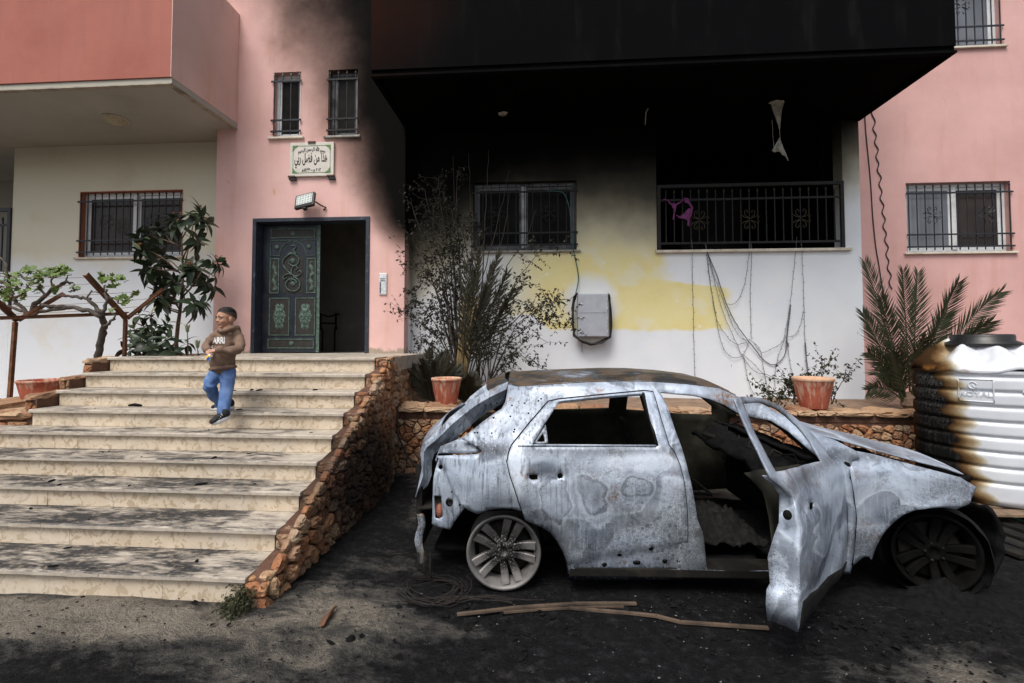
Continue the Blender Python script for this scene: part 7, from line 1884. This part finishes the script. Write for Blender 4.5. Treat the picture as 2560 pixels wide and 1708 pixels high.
t.b.inputs['Subsurface Weight'].default_value = .08; t.b.inputs['Subsurface Radius'].default_value = (.01, .004, .002)
HF = Vector((-.40, -.91, -.06)).normalized()           # where the face looks
HLt = Vector((0, 0, 1)).cross(HF).normalized(); HUp = HF.cross(HLt)
HC = B(385, 262, 0)
SC = .80
hd = lambda x, y, z: HC+(HF*x+HLt*y+HUp*z)*SC
HR = Matrix((HF, HLt, HUp)).transposed()
def hb(mb, c, r, seg=18, rings=12): mb.ball(hd(*c), tuple(q*SC for q in r), seg, rings, HR)
mb = MB()
hb(mb, (-.018, 0, .030), (.100, .080, .088), 24, 16); hb(mb, (.022, 0, -.020), (.068, .066, .088)); hb(mb, (.050, 0, -.088), (.028, .032, .022)); hb(mb, (.030, 0, -.070), (.045, .050, .035))
for s_ in (-1, 1):
    hb(mb, (.050, s_*.034, -.030), (.030, .028, .030)); hb(mb, (.066, s_*.030, .022), (.020, .026, .010)); hb(mb, (-.012, s_*.084, -.012), (.020, .009, .030)); hb(mb, (-.004, s_*.080, -.030), (.010, .009, .012))
hb(mb, (.082, 0, .004), (.010, .009, .026)); hb(mb, (.094, 0, -.022), (.013, .013, .011)); hb(mb, (.086, .011, -.026), (.008, .008, .007)); hb(mb, (.086, -.011, -.026), (.008, .008, .007))
hb(mb, (.080, 0, -.052), (.010, .022, .0055)); hb(mb, (.077, 0, -.064), (.011, .020, .0065))
limb(mb, [hd(-.030, 0, -.04), B(400, 385), B(405, 430)], [.043, .040, .052])
# trunk, arms and legs run on under the clothes
SHR, SHL = B(250, 452, -.02), B(525, 455, .05); CHT = B(385, 520, .0); HIP = B(345, 850, .02)
ELR, WRR = B(158, 575, -.07), B(180, 628, -.15); ELL, WRL = B(560, 610, -.03), B(305, 622, -.16)
limb(mb, [B(405, 430), CHT, B(370, 680), HIP], [.046, .058, .058, .05])
limb(mb, [SHR, ELR, WRR], [.026, .023, .020], 10); limb(mb, [SHL, ELL, WRL], [.026, .023, .020], 10)
KNR, ANR = B(190, 1030, -.10), B(330, 1260, .09); KNL, ANL = B(405, 1085, -.06), B(372, 1350, -.14)
limb(mb, [B(275, 880), KNR, ANR], [.040, .030, .024], 10); limb(mb, [B(420, 880), KNL, ANL], [.040, .030, .024], 10)
# hands, each with a palm, four fingers and a thumb
def hand(w, d, n, fan, curl, thumb, sc=.78):
    """w wrist, d pointing direction, n back-of-hand normal"""
    d = Vector(d).normalized(); n = Vector(n); n = (n-d*n.dot(d)).normalized(); s_ = d.cross(n)*fan
    pc_ = Vector(w)+d*.038*sc; rm = Matrix((d, d.cross(n), n)).transposed()
    mb.ball(pc_, (.042*sc, .034*sc, .014*sc), 14, 10, rm)
    for k, (off, L) in enumerate(((-.024, .046), (-.008, .054), (.008, .050), (.023, .040))):
        p0 = pc_+d*.034*sc+s_*off*sc; a = curl*(1+.12*k)
        d1 = d*math.cos(a*.5)-n*math.sin(a*.5); d2 = d*math.cos(a*1.2)-n*math.sin(a*1.2); d3 = d*math.cos(a*1.9)-n*math.sin(a*1.9)
        p1_ = p0+d1*L*.45*sc; p2_ = p1_+d2*L*.32*sc; p3 = p2_+d3*L*.26*sc
        limb(mb, [p0-d*.01, p0, p1_, p2_, p3], [.0085*sc, .0085*sc, .0080*sc, .0072*sc, .0060*sc], 8)
    p0 = pc_-d*.008*sc-s_*.026*sc; td = (d*.55-s_*.75-n*thumb).normalized(); p1_ = p0+td*.028*sc; p2_ = p1_+(td*.6+d*.6-n*thumb*.8).normalized()*.026*sc
    limb(mb, [p0, p1_, p2_], [.0105*sc, .0092*sc, .007*sc], 8)
hand(WRR, (.55, -.45, -.25), (-.2, -.6, .75), 1, .75, .5); hand(WRL, (-.88, -.22, -.12), (.0, -.55, .85), -1, .55, .5)
PERSON = link('person', fuse(mb, .0042, 3, .5), MAT_SKIN)
tag(PERSON, 'small child in a brown hoodie and blue jeans walking down the marble stairs', 'person')
def wear(name, me, mat, parent=None, solid=0):
    o = link(name, me, mat, None, 0, solid); o.parent = parent or PERSON; return o
# eyes, brows, mouth line
MAT_EYE = simple('dark eye', (.015, .010, .008), .15, 0, .1); MAT_EYEW = simple('eye white', (.62, .58, .54), .3, 0, .05); MAT_LIP = simple('lips', (.26, .085, .065), .5, 0, .1)
MAT_HAIR = simple('black hair', (.008, .007, .007), .6, 0, .4, 90, .6, spec=.25); MAT_FADE = simple('cropped side hair', (.035, .020, .014), .8, 0, .5, 120, .4)
for s_ in (-1, 1):
    m = MB(); m.ball(hd(.0785, s_*.031, .004), tuple(q*SC for q in (.008, .0135, .0065)), 12, 8, HR); wear('eye', m.mesh('eye', True), MAT_EYEW)
    m = MB(); m.ball(hd(.0845, s_*.031, .004), tuple(q*SC for q in (.0035, .0062, .006)), 10, 6, HR); wear('iris', m.mesh('iris', True), MAT_EYE)
    m = MB().tube([hd(.0800, s_*.016, .0105), hd(.0870, s_*.030, .0125), hd(.074, s_*.047, .0085)], [.0022, .0026, .0016], 6); wear('eyelid', m.mesh('lid', True), MAT_HAIR)
    m = MB().tube([hd(.086, s_*.012, .022), hd(.087, s_*.028, .030), hd(.072, s_*.048, .026)], [.0035, .0042, .002], 6); wear('eyebrow', m.mesh('brow', True), MAT_HAIR)
m = MB().tube([hd(.078, -.021, -.058), hd(.090, 0, -.0575), hd(.078, .021, -.058)], [.002, .003, .002], 6); wear('lips', m.mesh('lips', True), MAT_LIP)
def hair(name, mat, th0, th1f, th1b, lift, nfreq, amp):
    def f(a, b):
        ph = 2*math.pi*a; fr = .5+.5*math.cos(ph); side = abs(math.sin(ph))
        lim = th1b+(th1f-th1b)*fr**.75; th = th0+(lim-th0)*b
        x = .106*math.sin(th)*math.cos(ph); y = .086*math.sin(th)*math.sin(ph); z = .094*math.cos(th)
        k = 1+lift*(1-b**4)+amp*nz((x*nfreq, y*nfreq, z*nfreq))*(1-b**3)
        return tuple(hd(-.016+x*k, y*k, .030+z*k))
    m = MB().sheet(f, 56, 22); wear(name, fixn(m.mesh(name, True)), mat)
hair('side_hair', MAT_FADE, .0, .98, 2.30, -.004, 60, .012); hair('hair', MAT_HAIR, .0, .96, 1.42, .085, 55, .07)
# hoodie
t = NT('brown fleece'); p = t.pos()
c = t.ramp(t.noise(p, 26, 5, .6), [(.3, (.15, .098, .072)), (.7, (.215, .145, .108))])
MAT_HOODIE = t.out(c, .95, 0, t.bump(t.noise(p, 160, 3), .25, .003), spec=.15)
mb = MB()
limb(mb, [B(395, 440, .01), B(385, 540, .0), B(370, 680, .0), B(355, 765, .01), B(352, 800, .01)], [.066, .086, .094, .102, .098], 20)
mb.ball(B(285, 470, -.02), .042, 14, 10).ball(B(515, 470, .05), .050, 14, 10); limb(mb, [B(300, 445, -.01), B(500, 445, .04)], [.046, .05])
limb(mb, [B(252, 470, -.02), B(175, 555, -.07), B(165, 590, -.10), B(172, 612, -.13)], [.040, .037, .034, .029], 14)
limb(mb, [B(535, 480, .05), B(560, 575, -.01), B(535, 620, -.05), B(440, 628, -.11), B(335, 622, -.15)], [.044, .042, .040, .036, .031], 14)
# hood lying behind the neck and collar roll
mb.ball(B(470, 400, .07), (.075, .06, .050), 14, 10).ball(B(420, 405, .06), (.085, .07, .042), 14, 10)
limb(mb, [B(318, 392, -.05), B(345, 410, -.075), B(400, 398, -.05), B(470, 372, .0), B(515, 375, .06)], [.020, .022, .024, .026, .03], 10)
limb(mb, [B(318, 392, -.05), B(330, 380, .02), B(400, 370, .08), B(500, 372, .08)], [.020, .026, .034, .03], 10)
def folds(co, n):
    return .006*math.sin(co.z*85+co.x*40+6*nz(co, 9))*max(0, .4+nz(co, 6))+.007*nz(co, 12)
HOOD = wear('hoodie', fuse(mb, .0065, 5, .5, folds), MAT_HOODIE)
mb = MB(); a_ = [2*math.pi*k/32 for k in range(33)]
hc_ = B(356, 838, .005)
mb.tube([hc_+Vector((.096*math.cos(q), .086*math.sin(q), -.012*math.cos(q)*-1+.006)) for q in a_], .018, 8); wear('hem_band', mb.mesh('hem', True), MAT_HOODIE, HOOD)
for pts, r_ in (([B(175, 616, -.133), B(178, 622, -.142)], .036), ([B(330, 622, -.152), B(312, 622, -.158)], .036)):
    mb = MB(); limb(mb, pts, [r_, r_*.92], 12); wear('cuff', mb.mesh('cuff', True), MAT_HOODIE, HOOD)
# printed lettering on the chest
def printed(s, px, py, size, sx, slope, mat, bold=.0, name='chest_print'):
    me = text_mesh(s, size, 0, bold=bold); xs_ = [v.co.x for v in me.vertices]; mid = (min(xs_)+max(xs_))/2
    c0 = B(px, py, -.30); rt = Vector((.93, -.12, 0)).normalized()
    for v in me.vertices: X = (v.co.x-mid)*sx; v.co = c0+rt*X+Vector((0, 0, v.co.y+slope*X))
    me.materials.clear(); bm = bmesh.new(); bm.from_mesh(me); bmesh.ops.triangulate(bm, faces=bm.faces); bmesh.ops.subdivide_edges(bm, edges=bm.edges, cuts=2); bm.to_mesh(me); bm.free()
    from mathutils.bvhtree import BVHTree
    hm = HOOD.data; bv = BVHTree.FromPolygons([v.co for v in hm.vertices], [p_.vertices for p_ in hm.polygons])
    for v in me.vertices:
        dr = (v.co-Vector((0, 0, EYE))).normalized(); h = bv.ray_cast(v.co, dr)
        if h[0] is not None: v.co = h[0]-dr*.003
    o = wear(name, me, mat, HOOD)
MAT_PRINT = simple('white print', (.62, .62, .61), .8, 0, .05)
printed('ARRI', 306, 548, .074, .74, .03, MAT_PRINT, .0028)
# jeans
t = NT('blue denim'); p = t.pos()
c = t.ramp(t.noise(p, 14, 5, .6), [(.3, (.062, .115, .26)), (.7, (.13, .215, .42))])
c = t.mix(t.mr(t.noise(p, 5, 3), .5, .7, 0., .5), c, (.18, .27, .46))
MAT_DENIM = t.out(c, .85, 0, t.bump(t.noise(t.map(p, (1, 1, .3)), 200, 2), .25, .002), spec=.15)
mb = MB(); mb.ball(B(345, 850, .02), (.090, .080, .080), 18, 12)
limb(mb, [B(285, 880, .0), B(245, 950, -.05), B(200, 1035, -.085), B(255, 1140, .0), B(320, 1235, .07)], [.064, .058, .050, .046, .045], 16)
limb(mb, [B(420, 880, .02), B(405, 980, -.02), B(395, 1090, -.05), B(378, 1210, -.09), B(362, 1338, -.13)], [.066, .060, .053, .050, .053], 16)
def jfold(co, n): return .008*math.sin(co.z*75+co.x*60+5*nz(co, 8))*max(0, .35+nz(co, 5))+.008*nz(co, 11)
JE = wear('jeans', fuse(mb, .0065, 4, .5, jfold), MAT_DENIM)
mb = MB().tube([B(478, 880, .02), B(455, 1000, -.0), B(425, 1120, -.06), B(405, 1240, -.10), B(392, 1330, -.125)], .003, 4); wear('side_seam', mb.mesh('seam', True), simple('pale seam', (.30, .38, .52), .9), JE)
# trainers
MAT_SHOE = simple('black knit shoe', (.012, .012, .013), .8, 0, .4, 40, .3); MAT_SOLE = simple('white rubber sole', (.62, .62, .62), .6, 0, .08)
def shoe(heel, toe, up, parent):
    heel = Vector(heel); toe = Vector(toe); d = (toe-heel); L = d.length; d.normalize(); up = Vector(up); up = (up-d*up.dot(d)).normalized(); s_ = d.cross(up)
    S0 = empty('shoe', heel); S0.parent = parent
    fr = lambda x, y, z: heel+d*(x*L)+s_*y+up*z
    rm = Matrix((d, s_, up)).transposed(); m = MB()
    for (x, z, rx, ry, rz) in ((.14, .045, .030, .030, .042), (.30, .042, .040, .031, .040), (.52, .034, .045, .033, .032), (.74, .024, .045, .036, .024), (.90, .018, .026, .030, .018), (.20, .066, .024, .022, .024)): m.ball(fr(x, 0, z), (rx, ry, rz), 14, 10, rm)
    me = fuse(m, .0055, 4); o = link('upper', me, MAT_SHOE); o.parent = S0; o.matrix_parent_inverse = Matrix.Translation(-heel)
    m = MB(); n = 28; ring = []
    for k in range(n):
        a = 2*math.pi*k/n; x = .5+.53*math.cos(a); w = .036*math.sin(a)*(1 if x > .5 else .86); ring.append((x, w))
    for (z, q) in ((-.012, .94), (-.006, 1.0), (.016, 1.0), (.020, .93)):
        for (x, w) in ring: m.v.append(tuple(fr(.5+(x-.5)*q, w*q, z+.012*max(0, .25-x)+.010*max(0, x-.8))))
    for r_ in range(3):
        for k in range(n): a = r_*n+k; b = r_*n+(k+1) % n; m.f.append((a, b, b+n, a+n))
    m.f.append(tuple(range(n))); m.f.append(tuple(range(3*n, 4*n)))
    o = link('sole', fixn(m.mesh('sole', True)), MAT_SOLE); o.parent = S0; o.matrix_parent_inverse = Matrix.Translation(-heel)
    m = MB()
    for k in range(3): m.tube([fr(.34+.10*k, -.033, .045-.008*k), fr(.38+.10*k, -.020, .066-.010*k)], .0028, 5)
    o = link('stripe', m.mesh('s', True), MAT_SOLE); o.parent = S0; o.matrix_parent_inverse = Matrix.Translation(-heel)
shoe(B(440, 1395, -.11), B(222, 1478, -.20), (.25, 0, 1), PERSON)
ft = at(480+460/4.611, 740+1300/4.611, Z=NOSE_Z[3]+.013)
shoe(Vector((ft.x, ft.y+.03, NOSE_Z[3]+.014)), Vector((ft.x-.165, ft.y-.04, NOSE_Z[3]+.014)), (0, 0, 1), PERSON)
# packet in the hands
PK = empty('snack_packet', B(200, 690, -.19), 'small blue and yellow packet held in the child\'s hands', 'packet')
t = NT('printed foil'); p = t.obj()
c = t.mix(t.mr(t.noise(p, 30, 2), .50, .54), (.03, .13, .45), (.75, .45, .05)); c = t.mix(t.mr(t.noise(p, 55, 2), .60, .64), c, (.65, .70, .75))
MAT_FOIL = t.out(c, .3, .3, None)
def pk(a, b):
    w = .026*(1-.25*abs(2*b-1)); return (w*(2*a-1)+.004*nz((a*3, b*3, 1)), -.012*math.sin(a*math.pi)*math.sin(b*math.pi), .045*(2*b-1)+.004*nz((a*4, b*4, 6)))
m = MB().sheet(pk, 10, 10); q_ = MB().sheet(lambda a, b: (pk(a, b)[0], .012*math.sin(a*math.pi)*math.sin(b*math.pi)+.001, pk(a, b)[2]), 10, 10); m.add(q_.v, [tuple(reversed(f)) for f in q_.f])
o = link('pouch', m.mesh('pouch', True), MAT_FOIL); o.parent = PK; PK.rotation_euler = (R(-20), R(15), R(10))
o = link('crimp', MB().box(-.024, .024, -.002, .002, .044, .054).mesh('crimp'), MAT_FOIL); o.parent = PK
